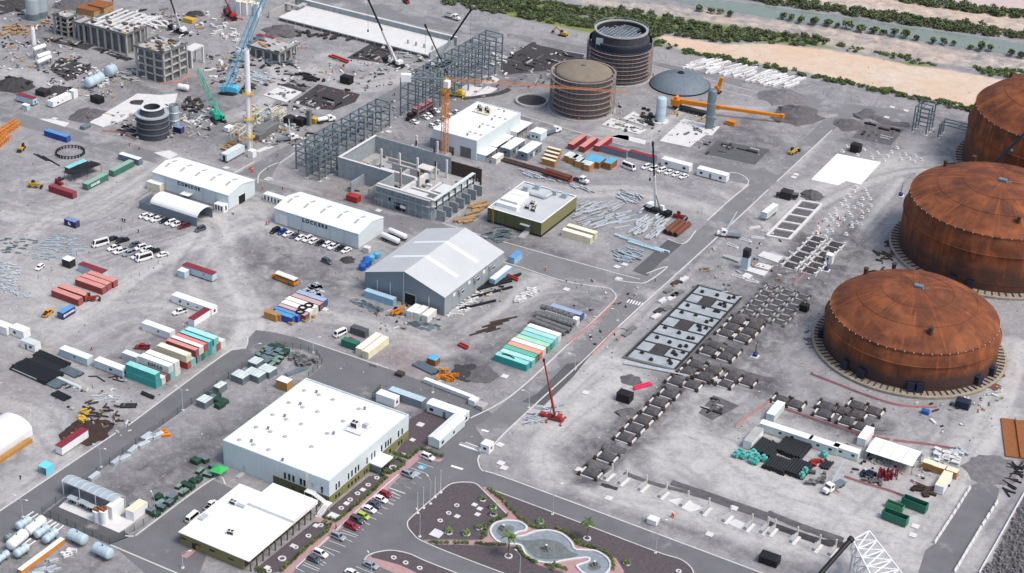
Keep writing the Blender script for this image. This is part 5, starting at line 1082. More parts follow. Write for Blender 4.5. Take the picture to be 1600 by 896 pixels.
obj('shell',MB().lathe([(R5,0),(R5,h5),(R5-1.2,h5),(R5-1.2,h5+3.4)],64).mesh('shell','tank_dark'),(0,0,0),0,o); obj('ring_beam',MB().lathe([(R5-1.9,h5+3.4),(R5-.9,h5+3.4),(R5-.9,h5+3.9),(R5-1.9,h5+3.9),(R5-1.9,h5+3.4)],64).mesh('ring_beam','conc'),(0,0,0),0,o)
obj('inner_wall',MB().lathe([(R5-1.9,h5+3.4),(R5-1.9,h5-1)],48).mesh('inner_wall','dark'),(0,0,0),0,o); scaff(o,R5,h5*.8,8); obj('belt',MB().lathe([(R5+1.2,h5*.8),(R5+1.2,h5*.97)],48).mesh('belt','navy_box'),(0,0,0),0,o); obj('inside_floor',MB().lathe([(R5-2,h5+.6),(0,h5+.6)],32).mesh('inside_floor','black'),(0,0,0),0,o)
rng=RND(3); bars=[]
for i in range(-6,7):
 w=math.sqrt(max(0,(R5-2)**2-(i*1.7)**2)); bars+= [((i*1.7,-w*rng.uniform(.5,1),h5+1.6),(i*1.7,w*rng.uniform(.5,1),h5+1.6))]; bars+=[((-w*rng.uniform(.4,1),i*1.7,h5+1.8),(w*rng.uniform(.4,1),i*1.7,h5+1.8))]
barlist(o,bars,'steell','roof_beam',.3,.3); obj('access_panel',MB().box(-1.6,-.2,-2.6,1.6,.2,2.2).mesh('access_panel','steell'),(P('p1',490,230,h5).x-c5[0],P('p1',490,230,h5).y-c5[1]-1,h5),R_(20),o)
obj('base_ring',MB().lathe([(R5+2.6,0),(R5+2.6,.5),(R5,.5)],64).mesh('base_ring','conc'),(0,0,0),0,o)
rl=MB()
for i in range(48): a,b=2*PI*i/48,2*PI*(i+1)/48; rl.bar((cos(a)*(R5-.9),sin(a)*(R5-.9),h5+4.9),(cos(b)*(R5-.9),sin(b)*(R5-.9),h5+4.9),.1,.1); rl.bar((cos(a)*(R5-.9),sin(a)*(R5-.9),h5+3.9),(cos(a)*(R5-.9),sin(a)*(R5-.9),h5+4.9),.06,.06)
obj('railing',rl.mesh('railing','steell'),(0,0,0),0,o)
cd=(-294.6,688.4); Rd=13.6; ad=apex(*cd,114); o=obj('tank_dome',None,(*cd,0)); tag(o,'grey steel dome roof lying on the ground beside the orange crane','tank dome')
obj('dome',MB().lathe([(Rd,.6)]+[(Rd*sin(a)/sin(1.),.6+(ad-.6)*((cos(a)-cos(1.))/(1-cos(1.)))) for a in np.linspace(1.,.03,10)],40).mesh('dome','dome_grey'),(0,0,0),0,o); obj('skirt',MB().lathe([(Rd+.3,.1),(Rd+.3,.62),(Rd,.62)],40).mesh('skirt','dark'),(0,0,0),0,o); obj('crown_ring',MB().lathe([(1.4,0),(1.4,.5),(.7,.6),(.7,.1)],16).mesh('crown_ring','black'),(0,0,ad-.15),0,o)
rb=MB()
for i in range(40):
 a=2*PI*i/40
 for j in range(5):
  t0,t1=lerp(1.,.1,j/5),lerp(1.,.1,(j+1)/5); f=lambda t:(Rd*sin(t)/sin(1.),.62+(ad-.6)*((cos(t)-cos(1.))/(1-cos(1.)))); r0,z0=f(t0); r1,z1=f(t1); rb.bar((cos(a)*r0,sin(a)*r0,z0+.02),(cos(a)*r1,sin(a)*r1,z1+.02),.1,.05)
obj('rib',rb.mesh('rib','dome_grey'),(0,0,0),0,o)
cp=(-340.1,631.8); o=obj('tank_foundation',None,(*cp,0)); tag(o,'low round concrete tank foundation filled with dark gravel left of the scaffolded dome tank','foundation'); obj('ring_wall',MB().lathe([(7.6,0),(7.4,1.1),(6.4,1.1),(6.3,.5)],40).mesh('ring_wall','conc'),(0,0,0),0,o); obj('fill',MB().lathe([(6.45,.75),(0,.85)],40).mesh('fill','soild'),(0,0,0),0,o)
# slender silos
def silo(cx,cy,R,h,label):
 o=obj('silo',None,(cx,cy,0)); tag(o,label,'silo'); obj('shell',MB().lathe([(R,.3),(R,h-.6),(R*.94,h-.35),(R*.75,h-.1),(0,h)],24).mesh('shell','pale_blue' if R>2 else 'steel',True),(0,0,0),0,o); obj('footing',MB().lathe([(R+1.6,0),(R+1.6,.35),(0,.35)],24).mesh('footing','concw'),(0,0,0),0,o); 
 for z in (h*.33,h*.66): obj('ring',MB().lathe([(R,z),(R+.12,z),(R+.12,z+.15),(R,z+.15)],24).mesh('ring','steell'),(0,0,0),0,o)
silo(-283.9,645.4,2.15,apex(-283.9,645.4,152),'shorter pale grey silo on a round white base'); silo(-263.2,651.2,1.9,apex(-263.2,651.2,140),'taller slim grey silo on a white concrete slab')
cs=(-451.5,509.9); o=obj('round_tank',None,(*cs,0)); tag(o,'dark banded round tank with a pale ring opening in the upper left works','tank'); hs=9.5
obj('shell',MB().lathe([(6.5,0),(6.5,hs)],40).mesh('shell','tank_dark'),(0,0,0),0,o); obj('top_slab',MB().lathe([(6.9,hs),(6.9,hs+.5),(4.9,hs+.5),(4.9,hs)],40).mesh('top_slab','steell'),(0,0,0),0,o); obj('collar',MB().lathe([(5.1,hs+.5),(4.6,hs+2.6),(4.75,hs+2.6),(4.75,hs+3.1),(3.5,hs+3.1),(3.5,hs)],40).mesh('collar',['tank_dark','conc']),(0,0,0),0,o); obj('rim',MB().lathe([(4.8,hs+3.105),(4.8,hs+3.3),(3.45,hs+3.3),(3.45,hs+3.1)],40).mesh('rim','concw'),(0,0,0),0,o)
for z in (2.4,5.,7.4): obj('band',MB().lathe([(6.5,z),(6.8,z),(6.8,z+.3),(6.5,z+.3)],40).mesh('band','steel'),(0,0,0),0,o)
obj('inside_floor',MB().lathe([(4.7,hs-1),(0,hs-1)],24).mesh('inside_floor','black'),(0,0,0),0,o)
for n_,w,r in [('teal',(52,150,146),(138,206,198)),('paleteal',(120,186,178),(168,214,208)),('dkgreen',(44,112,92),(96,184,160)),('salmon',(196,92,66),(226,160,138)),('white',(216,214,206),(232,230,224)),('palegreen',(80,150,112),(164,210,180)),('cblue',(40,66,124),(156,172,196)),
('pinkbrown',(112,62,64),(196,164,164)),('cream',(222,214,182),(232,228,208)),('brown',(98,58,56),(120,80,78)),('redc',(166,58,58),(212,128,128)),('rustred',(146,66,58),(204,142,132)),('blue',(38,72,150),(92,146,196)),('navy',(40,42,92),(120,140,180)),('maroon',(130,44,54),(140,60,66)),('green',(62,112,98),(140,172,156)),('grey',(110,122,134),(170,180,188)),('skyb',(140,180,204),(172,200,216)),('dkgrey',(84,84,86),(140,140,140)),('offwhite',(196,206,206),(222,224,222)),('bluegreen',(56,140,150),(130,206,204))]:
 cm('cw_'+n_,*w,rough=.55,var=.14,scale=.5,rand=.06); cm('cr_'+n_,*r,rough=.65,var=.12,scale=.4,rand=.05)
NEAR=lambda i,n: 'nearest' if i==0 else 'farthest' if i==n-1 else ORDN[i]+' nearest'
CN={'paleteal':'pale teal','dkgreen':'dark green','palegreen':'pale green','cblue':'dark blue','pinkbrown':'pink roofed brown','redc':'red','rustred':'rust red','skyb':'sky blue','dkgrey':'dark grey','offwhite':'off white','bluegreen':'turquoise'}
def cword(c): return CN.get(c,c)
def crow(v,t0,t1,cols,d,where,group,L=12.19,lev=0,skip=()):
 a=P(v,*t0); b=P(v,*t1); n=len(cols); out=[]
 for i,cl in enumerate(cols):
  if cl is None: out.append(None); continue
  p=a.lerp(b,i/max(1,n-1)); dx,dy=(L,2.44) if d=='X' else (2.44,L); wl='cw_'+cl
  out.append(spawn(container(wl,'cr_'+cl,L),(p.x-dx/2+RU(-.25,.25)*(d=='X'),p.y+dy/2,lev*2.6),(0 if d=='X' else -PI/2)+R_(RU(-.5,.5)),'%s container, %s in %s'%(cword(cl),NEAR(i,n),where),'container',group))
 return out
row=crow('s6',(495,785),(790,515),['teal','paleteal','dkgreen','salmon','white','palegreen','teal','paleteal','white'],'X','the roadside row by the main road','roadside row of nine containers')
p=row[0].location; hs=MB()
for i in range(14): a,b=(PI*(.15+.6*i/14),PI*(.15+.6*(i+1)/14)); hs.tube((cos(a)*3.,sin(a)*1.2,.15),(cos(b)*3.,sin(b)*1.2,.15),.22,6)
tag(obj('hose',hs.mesh('hose','dark'),(p.x-2.,p.y-.6,2.6)),'dark thick hose lying on the nearest teal container of the roadside row','hose')
crow('s6',(960,362),(1000,320),['white','cblue'],'X','the pair beyond the concrete pipe rings','pair of containers past the pipe rings')
CRING=MB().lathe([(.95,-.95),(1.0,-.9),(1.0,.9),(.95,.95),(.8,.95),(.8,-.95),(.95,-.95)],18).mesh('pipe_ring','concd'); 
for (a,b,n,lv) in [((597,285),(895,375),7,0),((590,325),(868,425),7,0),((545,345),(820,450),7,0),((640,255),(900,340),6,1)]:
 p0=P('s6',*a); p1=P('s6',*b)
 for i in range(n):
  q=p0.lerp(p1,i/(n-1)); o=obj('pipe_ring',CRING,(q.x,q.y+.9,1.0+lv*1.8),0); o.rotation_euler=(0,PI/2,0); tag(o,'grey concrete pipe ring in the stacked rows between two white containers','pipe ring','concrete pipe rings')
row=crow('m2',(930,415),(690,590),['cblue','pinkbrown','white','white','pinkbrown'],'X','the row below the yellow school bus','row of containers below the bus')
for i,c in enumerate(['blue','skyb']): pcont('m2',600-75*i,600+22*i,'X','cw_blue','cr_blue','%s half length container at the near end of the row below the bus'%['bright','shorter faded'][i],'row of containers below the bus',L=[10,8][i])
TY=MB().lathe([(.75,0),(1.05,.05),(1.15,.22),(1.05,.4),(.75,.42),(.65,.22),(.75,0)],20).mesh('tyre','tyre')
for i,(x,y) in enumerate([(635,465),(668,412),(740,385)]): p=P('m2',x,y,2.6); o=obj('tyre',TY,(p.x,p.y,2.62)); o.scale=(1.5,1.5,1.1); tag(o,'black tyre ring %s on the container roofs below the bus'%od(i,3),'tyre','tyre rings on container roofs')
# timber crates
def crate(L,W_,h,m='ply'):
 key=('crate',L,W_,h,m)
 if key in CACHE: return CACHE[key]
 t=T('wooden_crate',MB().cbox(0,0,.12,L,W_,h-.12).mesh('crate',m)); f=MB()
 n=max(2,int(L/1.2))
 for i in range(n+1):
  x=-L/2+L*i/n
  for s in (-1,1): f.cbox(x*(1-.08/L),s*(W_/2+.03),.1,.12,.06,h-.1)
 for z in (.12,h-.12):
  for s in (-1,1): f.cbox(0,s*(W_/2+.035),z,L,.05,.12); f.cbox(s*(L/2+.03),0,z,.06,W_,.12)
 t.add('batten',f.mesh('batten','timber')); t.add('skid',MB().cbox(0,-W_*.35,0,L,.15,.12).cbox(0,W_*.35,0,L,.15,.12).mesh('skid','dark')); CACHE[key]=t; return t
def pcrate(v,x,y,L,W_,h,label,m='ply',rz=0,group='timber crates',lid=None):
 c=corner(v,x,y,L,W_); o=spawn(crate(L,W_,h,m),c,rz,label,'crate',group)
 if lid: obj('lid',MB().cbox(0,0,h,L+.1,W_+.1,.08).mesh('lid',lid),(0,0,.01),0,o)
 return o
for i,(x,y) in enumerate([(330,590),(385,585),(440,560),(480,600)]): pcrate('m2',x,y,[5,3,2,1.2][i],2.2,[2.6,2.4,2.2,1.5][i],'%s tan timber crate %s left of the blue half containers'%(['long','short','narrow','small low'][i],['foremost','second','third','last'][i]))
for i,(x,y) in enumerate([(695,600),(725,575),(800,545),(530,635)]): pcrate('m2',x,y,1.6,1.2,.9,'small low crate %s in front of the container row below the bus'%od(i,4),'timber')
A0=P('m1',510,945); A1=P('m1',1335,440); NS=max(10,int(round((A1-A0).length/2.55))); yd=(A1-A0)/NS
def slot(y_px): # slot index from the bottom tip pixel of a column
 p=P('m1',*y_px); return (p.y-A0.y)/(A1.y-A0.y)*NS
TP=[('teal',(510,945)),('SOB',(720,860)),('white',(800,815)),('cream',(950,725)),('rustred',(1015,640)),('white',(1080,620)),('redc',(1150,585)),('bluegreen',(1205,560)),('paleteal',(1265,505))]
BT=[('teal',(510,945)),('white',(600,905)),('brown',(670,880)),('paleteal',(745,850)),('white',(812,815)),('redc',(950,720)),('paleteal',(990,690)),('grey',(1070,645)),('dkgreen',(1110,600)),('palegreen',(1145,580)),('bluegreen',(1205,550)),('paleteal',(1225,520)),('redc',(1278,480)),('white',(1335,450))]
SOB=None
for lv,lst in ((0,BT),(1,TP)):
 n=len(lst)
 for i,(cl,px) in enumerate(lst):
  p=P('m1',*px); y=max(p.y, A0.y); y=A0.y+slot(px)/NS*(A1.y-A0.y); x=lerp(A0.x,A1.x,slot(px)/NS)
  c='offwhite' if cl=='SOB' else cl; lb='%s container, %s in the %s layer of the double stack'%(cword(c),NEAR(i,n),['lower','upper'][lv])
  if cl=='SOB': lb='off white container with black lettering on its side, upper layer of the double stack'
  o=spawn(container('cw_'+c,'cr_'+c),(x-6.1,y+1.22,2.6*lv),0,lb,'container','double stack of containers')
  if cl=='SOB': SOB=o; text(o,'SOBCO',1.35,(.6,-1.24,.62),(PI/2,0,0),'black',space=1.5)
pcont('m1',265,640,'X','cw_offwhite','cr_offwhite','pale grey container behind the near end of the double stack','double stack of containers',L=6.06); 
pcabin('m1',690,335,'X',12.2,2.6,2.7,'long white site cabin running into the double stack from the left','white cabins at the stack',wall='white',wins=(('F',1.,.8,.6,1.4),),sk=.1)
pcabin('m1',990,170,'Y',12,2.6,2.6,'maroon roofed cabin behind the far end of the double stack','white cabins at the stack',wall='white',roof='cw_maroon',sk=.1)
pcabin('m5',1535,890,'X',11.8,2.7,2.75,'pale blue site cabin right half of the long pair left of the double stack','long pale cabins',wall='pale_blue',wins=(('F',1.,1.2,.7,1.3),('R',0,.9,.8,1.2)),sk=.2); pcabin('m5',1095,745,'X',11.8,2.7,2.75,'pale blue site cabin left half of the long pair left of the double stack','long pale cabins',wall='pale_blue',wins=(('F',.5,.6,.6,1.5),),sk=.2)
pcabin('m5',90,365,'X',7.5,3,2.9,'white site cabin cut off by the left picture edge','cabins at the left edge',wall='white',sk=.15); pcabin('m5',300,412,'X',6,3.2,2.9,'small white site cabin with one dark window near the left edge','cabins at the left edge',wall='white',wins=(('F',-1.,1.1,1.,1.1),),sk=.15); pcabin('m5',440,575,'X',6.2,2.8,2.8,'small white and green cabin with a window above the black pipes','cabins at the left edge',wall='white',roof='greenp',wins=(('F',1.2,1.1,1.,1.1),),doors=(('F',-.8,.9,1.9),),sk=.15)
pcabin('20',1325,188,'X',17.5,3,2.9,'very long white site cabin with small windows near the white service truck','cabins around the left yard',wall='white',wins=(('F',-5,1,.9,1.2),('F',-1.5,.8,.7,1.3),('F',2.4,.6,.6,1.3),('F',6,1,.9,1.2),('R',0,1,1,1.1)),doors=(),sk=.25)
pcabin('10',1328,872,'X',13.5,2.7,3,'pale blue cabin with maroon roof and blue skids left of the bus','cabins around the left yard',wall='pale_blue',roof='cw_maroon',wins=(('F',3,.5,.5,1.8),),sk=.5); pcabin('10',1155,850,'X',3.2,2.6,2.6,'open fronted pale shelter at the near side of the maroon roofed cabin','cabins around the left yard',wall='pale_blue',sk=.1)
pcabin('m3',812,385,'X',11.5,2.6,2.8,'pale blue cabin with maroon roof behind the three red containers','cabins around the left yard',wall='pale_blue',roof='cw_maroon',wins=(('R',-.5,.7,.5,.9),),sk=.1); pcabin('m3',395,245,'X',3.6,3.,3.,'white roofed guard kiosk with dark sides left of the maroon roofed cabin','cabins around the left yard',wall='dark',sk=.05)
for t0,t1,n,wh in [((795,570),(940,490),3,'the far group of three red containers'),((510,715),(590,665),2,'the near pair of red containers')]: crow('m3',t0,t1,['rustred']*n,'X',wh,'red containers by the dusty crossing')
o=pcont('m5',790,165,'Y','cw_navy','cr_blue','half length navy container with white lettering beside a yellow pickup','small containers in the left yard',L=6.06); text(o,'@COMMSA',1.0,(0,1.24,1.0),(PI/2,0,PI),'white',space=1.05)
put_car('m5',600,95,R_(100),'car_yellow','pickup','yellow pickup half hidden behind the navy container','cars in the left yard')
o=pcont('10',472,535,'X','cw_navy','cr_navy','dark navy container with a white emblem on its side alone on the gravel','small containers in the left yard',L=5.4)
chl(o,'emblem',MB().box(-.8,-1.26,.75,-.1,-1.24,2.0).box(-.1,-1.26,.75,.45,-1.24,1.5),'paint_white')
o=pcont('m4',835,350,'X','cw_blue','cr_blue','blue container beside the upper left road','containers by the upper left road')
pcont('10',455,352,'X','cw_maroon','cr_maroon','dark red container at the corner of the workshop camp','workshop camp containers'); o=pcont('10',548,297,'Y','cw_green','cr_green','green container with white lettering on its long side','workshop camp containers',L=12); text(o,'CRANES',1.3,(1.5,1.25,.8),(PI/2,0,PI),'white',space=1.1)
pcont('10',712,213,'Y','cw_green','cr_green','plain green container beyond the lettered one','workshop camp containers',L=12.2); pcont('10',868,142,'X','cw_grey','cr_offwhite','grey container with pale roof at the far corner of the camp','workshop camp containers',L=10.5)
sh=T('shade_canopy'); mb=MB(); rg=RND(4); nx,ny=9,5; g=[[(-7+14*i/(nx-1),-3+6*j/(ny-1),3.2+.35*sin(i*1.1)*sin(j*1.3)+rg.uniform(-.1,.1)) for j in range(ny)] for i in range(nx)]
for i in range(nx-1):
 for j in range(ny-1): mb.quad(g[i][j],g[i+1][j],g[i+1][j+1],g[i][j+1])
sh.add('canopy',mb.mesh('canopy','black'))
for x in (-6.8,0,6.8):
 for y in (-2.8,2.8): sh.add('post',MB().tube((0,0,0),(0,0,3.2),.08,6).mesh('post','dark'),(x,y,0))
spawn(sh,P('10',520,200),R_(82),'sagging black shade canopy between the camp containers','canopy'); spawn(container('cw_brown','cr_bluegreen',10),P('10',480,165),R_(84),'turquoise roofed container behind the black shade canopy','container','workshop camp containers')
[pcont('21',x,y,'Y','cw_cream','cr_cream',l,'cream pair by the van') for x,y,l in [(703,456,'cream container, right one of the pair by the white van'),(660,436,'cream container, left one of the pair by the white van')]]
for x,y,l in [(487,632,'cream container, near one of the pair right of the olive control building'),(515,605,'cream container, far one of the pair right of the olive control building')]: pcont('12',x,y,'X','cw_cream','cr_cream',l,'cream pair by the control building')
pcont('21',855,125,'X','cw_skyb','cr_skyb','sky blue container against the warehouse front','sky blue containers at the warehouse'); pcont('s0',1045,572,'Y','cw_skyb','cr_offwhite','pale container with grey roof along the warehouse side','sky blue containers at the warehouse'); pcont('s0',1180,420,'Y','cw_skyb','cr_blue','blue roofed container at the far side corner of the warehouse','sky blue containers at the warehouse',L=6)
for i,(x,y) in enumerate([(465,800),(515,812),(572,830)]): pcont('s0',x,y,'Y','cw_white','cr_white','white half length container %s of three in front of the warehouse'%od(i,3),'white containers at the warehouse',L=6.06)
pcabin('21',1035,768,'X',12.6,2.6,2.8,'long slate blue cabin behind the white cabins of the office yard','office yard cabins',wall='grey_wall',roof='pale_blue',sk=.05); pcabin('21',865,760,'X',7,3,3,'white cabin partly behind the large office roof','office yard cabins',wall='white',wins=(('R',0,1,1,1.),),sk=.1)
pcabin('21',1295,868,'X',13.4,3.6,3.3,'white cabin with three windows and porch in the office yard','office yard cabins',wall='wall_pale',wins=(('F',-5,1.4,1.,1.2),('F',4,1.4,1,1.2),('R',0,1,1,1.2)),doors=(('F',-.3,1.,2.1),),sk=.35,gable=.5); pcabin('31',1145,125,'Y',15,4.,3.3,'white gable roofed cabin beside the far car park hedge','office yard cabins',wall='wall_pale',wins=(('F',-5.5,1.2,1,1.2),('F',1,1,.9,1.2)),sk=.4,gable=.6)
for v,x,y,d,L,l in [('m0',350,500,'Y',12,'slate blue cabin with white roof nearest the brown pipes'),('m0',135,455,'Y',12,'slate blue cabin with white roof beside the workshop lean-to')]: pcabin(v,x,y,d,L,4.6,3.6,l,'slate cabins by the workshop',wall='grey_wall',wins=(('L',0,1,.8,1.6),('F',-3,1,1,1.2),('F',2,1.,1,1.2)),doors=(('F',-.5,1.,2.2,'white'),),gable=.3,sk=.15)
pcabin('m0',515,255,'Y',5.5,5.2,3.4,'small white roofed cabin behind the slate blue pair','slate cabins by the workshop',wall='wall_pale',wins=(('L',1.,1,.9,1.2),('L',-.8,1,.9,1.2)),gable=.25,sk=.15); pcont('s5',795,808,'Y','cw_white','cr_white','white half length container at the workshop corner','containers by the workshop',L=6.06)
for i in range(4): pcrate('m0',690+22*i,578-46*i,6,1.5,2.6,'white topped timber box, %s in the left stack by the brown pipes'%NEAR(i,4),'ply',lid='cream')
for i,(x,y) in enumerate([(1050,632),(995,612),(940,588),(900,560),(860,545),(800,530)]): pcrate('m0',x+75,y-0-12*(i%2),2.6,4.6,2.7,'green topped timber box, %s in the middle stack'%NEAR(i,6),'ply',lid='greenp')
for i,(x,y) in enumerate([(1390,615),(1245,600),(1150,575)]): pcrate('m0',x,y,3.2,6.,2.9,'blue topped timber box %s of three by the white minibus'%od(2-i,3),'ply_dark',lid='sky_blue')
for i,(x,y) in enumerate([(1255,385),(1070,395),(930,365)]): pcont('m0',x-10,y,'Y','cw_maroon','cr_rustred','red container %s of three behind the timber boxes'%od(2-i,3),'red containers behind the timber boxes')
pcont('m0',1580,465,'X','cw_grey','cw_maroon','grey container with maroon roof right of the red three','grey maroon containers'); pcont('12',890,130,'X','cw_grey','cw_maroon','grey container with maroon roof behind the white cars','grey maroon containers')
pcabin('12',1105,190,'X',12.6,3.2,3.2,'white office cabin with two windows behind the row of white cars','white offices by the crane yard',wall='white',wins=(('F',-4,1.3,1,1.3),('F',4,1.3,1,1.3)),sk=.3); pcabin('12',1335,252,'X',13,3.4,3.2,'white office cabin with door steps at the right end of the crane yard','white offices by the crane yard',wall='white',wins=(('F',-4.5,1.2,1,1.3),('F',4,1.2,1,1.3)),doors=(('F',-.5,1,2.1),),sk=.35)
def rowcars(v,a,b,spec,rz,where,group):
 p0=P(v,*a); p1=P(v,*b); n=len(spec)
 for i,s in enumerate(spec):
  cl,kd=s.split('/'); p=p0.lerp(p1,i/(n-1)); spawn(car('lime' if cl=='lime' else 'car_'+cl,kd),(p.x,p.y+RU(-.3,.3),.02),R_(rz+RU(-3,3)),'%s %s, %s in %s'%(CWORD.get('car_'+cl,cl),KWORD[kd],od(i,n),where),{'pickup':'pickup','van':'van','minibus':'minibus'}.get(kd,'car'),group)
rowcars('s3',(195,528),(905,725),'black/suv blue/hatch white/sedan grey/sedan white/sedan white/suv white/hatch black/hatch white/hatch white/pickup black/sedan white/sedan'.split(),-100,'the row before the LOCKERS hall','cars before the lockers hall')
rowcars('s2',(95,715),(465,810),'white/hatch white/pickup white/pickup black/sedan white/suv white/pickup maroon/pickup'.split(),-110,'the row before the arched shelter','cars before the arched shelter'); put_car('s2',615,840,R_(-105),'car_grey','suv','grey sport utility car alone at the shelter opening','cars before the arched shelter')
for x,y,cl,kd,l in [(628,640,'car_white','minibus','white minibus at the upper left of the gravel car park'),(702,608,'car_black','sedan','left one of two black cars beside the upper minibus'),(765,618,'car_black','pickup','right one of two black vehicles beside the upper minibus'),(843,642,'car_grey','sedan','grey saloon at the top of the gravel car park'),(715,665,'car_white','pickup','white pickup at the left end of the gravel car park front row'),(752,685,'car_white','pickup','second white pickup in the gravel car park front row'),(808,698,'car_silver','pickup','silver pickup in the middle of the gravel car park'),(880,662,'car_white','suv','white car just right of the grey saloon'),(918,676,'car_white','suv','white car before the black pickup'),(958,685,'car_black','pickup','black pickup at the right of the gravel car park'),(858,718,'car_white','sedan','white saloon beside the lower minibus'),(902,730,'car_white','minibus','white minibus at the near edge of the gravel car park'),(1017,706,'car_white','sedan','white saloon standing apart at the right edge of the gravel car park')]: put_car('10',x,y,R_(-112 if kd!='sedan' or x<1000 else -115),cl,kd,l,'cars on the gravel car park')
put_car('11',445,748,R_(-8),'car_grey','suv','dark grey car alone in front of the LOCKERS row','cars in the middle yard'); put_car('21',525,305,R_(-103),'car_white','van','white van left of the cream container pair','cars in the middle yard'); put_car('m1',340,440,R_(-150),'car_red','pickup','dark red pickup beside the double stack','cars in the left yard'); put_car('20',1125,168,R_(-115),'car_white','pickup','white service pickup by the very long white cabin','cars in the left yard'); put_car('10',250,785,R_(-80),'car_white','hatch','white small car left of the guard kiosk','cars in the left yard')
rowcars('12',(840,155),(1075,215),'white/suv white/suv white/suv white/sedan white/sedan white/sedan'.split(),-110,'the row before the grey maroon containers','white cars in the crane yard'); put_car('12',728,160,R_(-12),'car_white','minibus','white minibus right of the blue topped timber boxes','white cars in the crane yard')
rowcars('01',(1060,742),(1122,702),'white/sedan white/sedan black/sedan white/sedan'.split(),-20,'the row right of the maroon trailer','cars by the white workshop'); put_car('01',990,772,R_(-15),'car_white','sedan','white saloon nearest the maroon trailer truck','cars by the white workshop')
rowcars('s5',(110,408),(365,262),'white/hatch white/sedan white/hatch white/sedan white/sedan'.split(),-20,'the row behind the white workshop wall','cars by the white workshop')
spawn(bus(),P('11',180,865),R_(176),'orange yellow school bus with a white roof and dark windows','bus')
# trucks
p=P('01',965,745); spawn(truck_tractor('car_black',L=6),p,R_(100-180),'dark tractor truck coupled to the maroon box trailer','truck'); p=P('01',1045,700); spawn(container('cw_maroon','cr_redc',13),(p.x,p.y,1.0),R_(85),'maroon box trailer behind the dark tractor truck','trailer')
p=P('12',430,245); spawn(truck_tractor('car_white',L=7),p,R_(-8),'white tractor truck hauling brown pipes','truck'); tr=semitrailer('red',13); p=P('12',285,225); spawn(tr,(p.x,p.y,0),R_(-4),'red flatbed trailer loaded with brown pipes','trailer')
PB={}
def pipes(v,x,y,L,n,r,m,label,rz=0,group=None,layers=1,z0=0.,cat='pipes',name='pipe_stack'):
 p=P(v,x,y); o=obj(name,None,(p.x,p.y,z0),rz); tag(o,label,cat,group); k=(L,r,m); hollow=MB()
 if k not in PB:
  hollow.tube((-L/2,0,0),(L/2,0,0),r,10,0); hollow.tube((-L/2-.01,0,0),(L/2+.01,0,0),r*.8,10,1); PB[k]=hollow.mesh('pipe',[m,'black'])
 for ly in range(layers):
  for i in range(n-ly): obj('pipe',PB[k],(RU(-.3,.3),(i-(n-ly-1)/2)*2.04*r,r*1.01+ly*r*1.75),0,o)
 return o
pipes('12',285,222,12,4,.42,'rust_pipe','brown steel pipes lying on the red trailer',R_(-4),None,2,1.36); pipes('12',130,160,30,4,.4,'rust_dark','long dark brown pipes on the ground behind the trailer',R_(-1),None,1)
pipes('12',1030,545,11.5,3,1.05,'rust_pipe','three large rust brown pipes beside the main road',R_(88)); 
for v,x,y,ang_,bed,cl,l in [('01',1230,120,-8,'dump','car_white','white dump truck on the upper shore road'),('02',255,835,70,'flatbed','car_white','white flatbed truck beside the tank road'),('n6',1360,90,62,'tank','car_white','white tank truck beside the steel pipe rack'),('p4',720,165,200,'dump','car_black','black tipper near the white foundation frame')]:
 if cl: spawn(truck_tractor(cl,bed,8.5),P(v,x,y),R_(ang_),l,'truck')
tk=T('tank_trailer'); tk.add('tank',MB().hcyl((-4,0,1.9),(4,0,1.9),1.05,16).mesh('tank','white',True)); tk.add('chassis',MB().box(-4.4,-.6,.7,4.4,.6,.95).mesh('chassis','dark'))
for s in (-1,1):
 for x in (-3,-1.9): tk.add('wheel',WHEELB,(x,s*.95,.52))
spawn(tk,P('11',840,620),R_(-10),'white tank trailer nearest the grey warehouse roof','tank trailer','pair of tank trailers'); spawn(tk,P('11',885,592),R_(-10),'white tank trailer on the far side of its twin','tank trailer','pair of tank trailers')
def boom_truck(v,x,y,rz,tip,label,bl=11):
 t=truck_tractor('car_white','flatbed',9.); o=spawn(t,P(v,x,y),R_(rz),label,'boom truck'); b=MB(); b.tube((1.0,0,1.2),(1.0,0,2.6),.4,10); obj('turret',b.mesh('turret','white'),(0,0,0),0,o)
 q=P(v,*tip); loc=Matrix.Translation(o.location)@Matrix.Rotation(R_(rz),4,'Z'); e=loc.inverted()@Ve((q.x,q.y,0)); e.z=0; e=e.normalized()*bl; bm=MB().bar((1,0,2.7),(1+e.x*.6,e.y*.6,3.4),.5,.55).bar((1+e.x*.5,e.y*.5,3.3),(1+e.x,e.y,4.2),.34,.38); obj('boom',bm.mesh('boom','steell'),(0,0,0),0,o)
 for s in (-1,1): obj('outrigger',MB().bar((.6,0,.8),(.6,s*2.3,.6),.2,.2).bar((.6,s*2.3,.6),(.6,s*2.3,0),.15,.15).mesh('outrigger','red'),(0,0,0),0,o)
boom_truck('p4',215,505,200,(350,300),'white boom truck with its crane arm laid over the dusty road edge',14); boom_truck('p6',700,590,-108,(780,455),'white boom truck with raised arm in front of the white fabric shed',11); boom_truck('n6',880,320,55,(855,60),'white boom truck beside the road left of the pipe rack',12)
p=P('p4',570,330); o=spawn(container('cw_offwhite','cr_offwhite',10),(p.x,p.y,1.2),R_(86),'pale box trailer on wheels beside the white foundation frame','trailer')
for s in (-.9,.9):
 for x in (2.2,3.4): obj('wheel',WHEELB,(x,s,-.68),0,o)
 obj('landing_leg',MB().box(-3.1,s-.08,-1.2,-2.9,s+.08,0).mesh('landing_leg','dark'),(0,0,0),0,o)
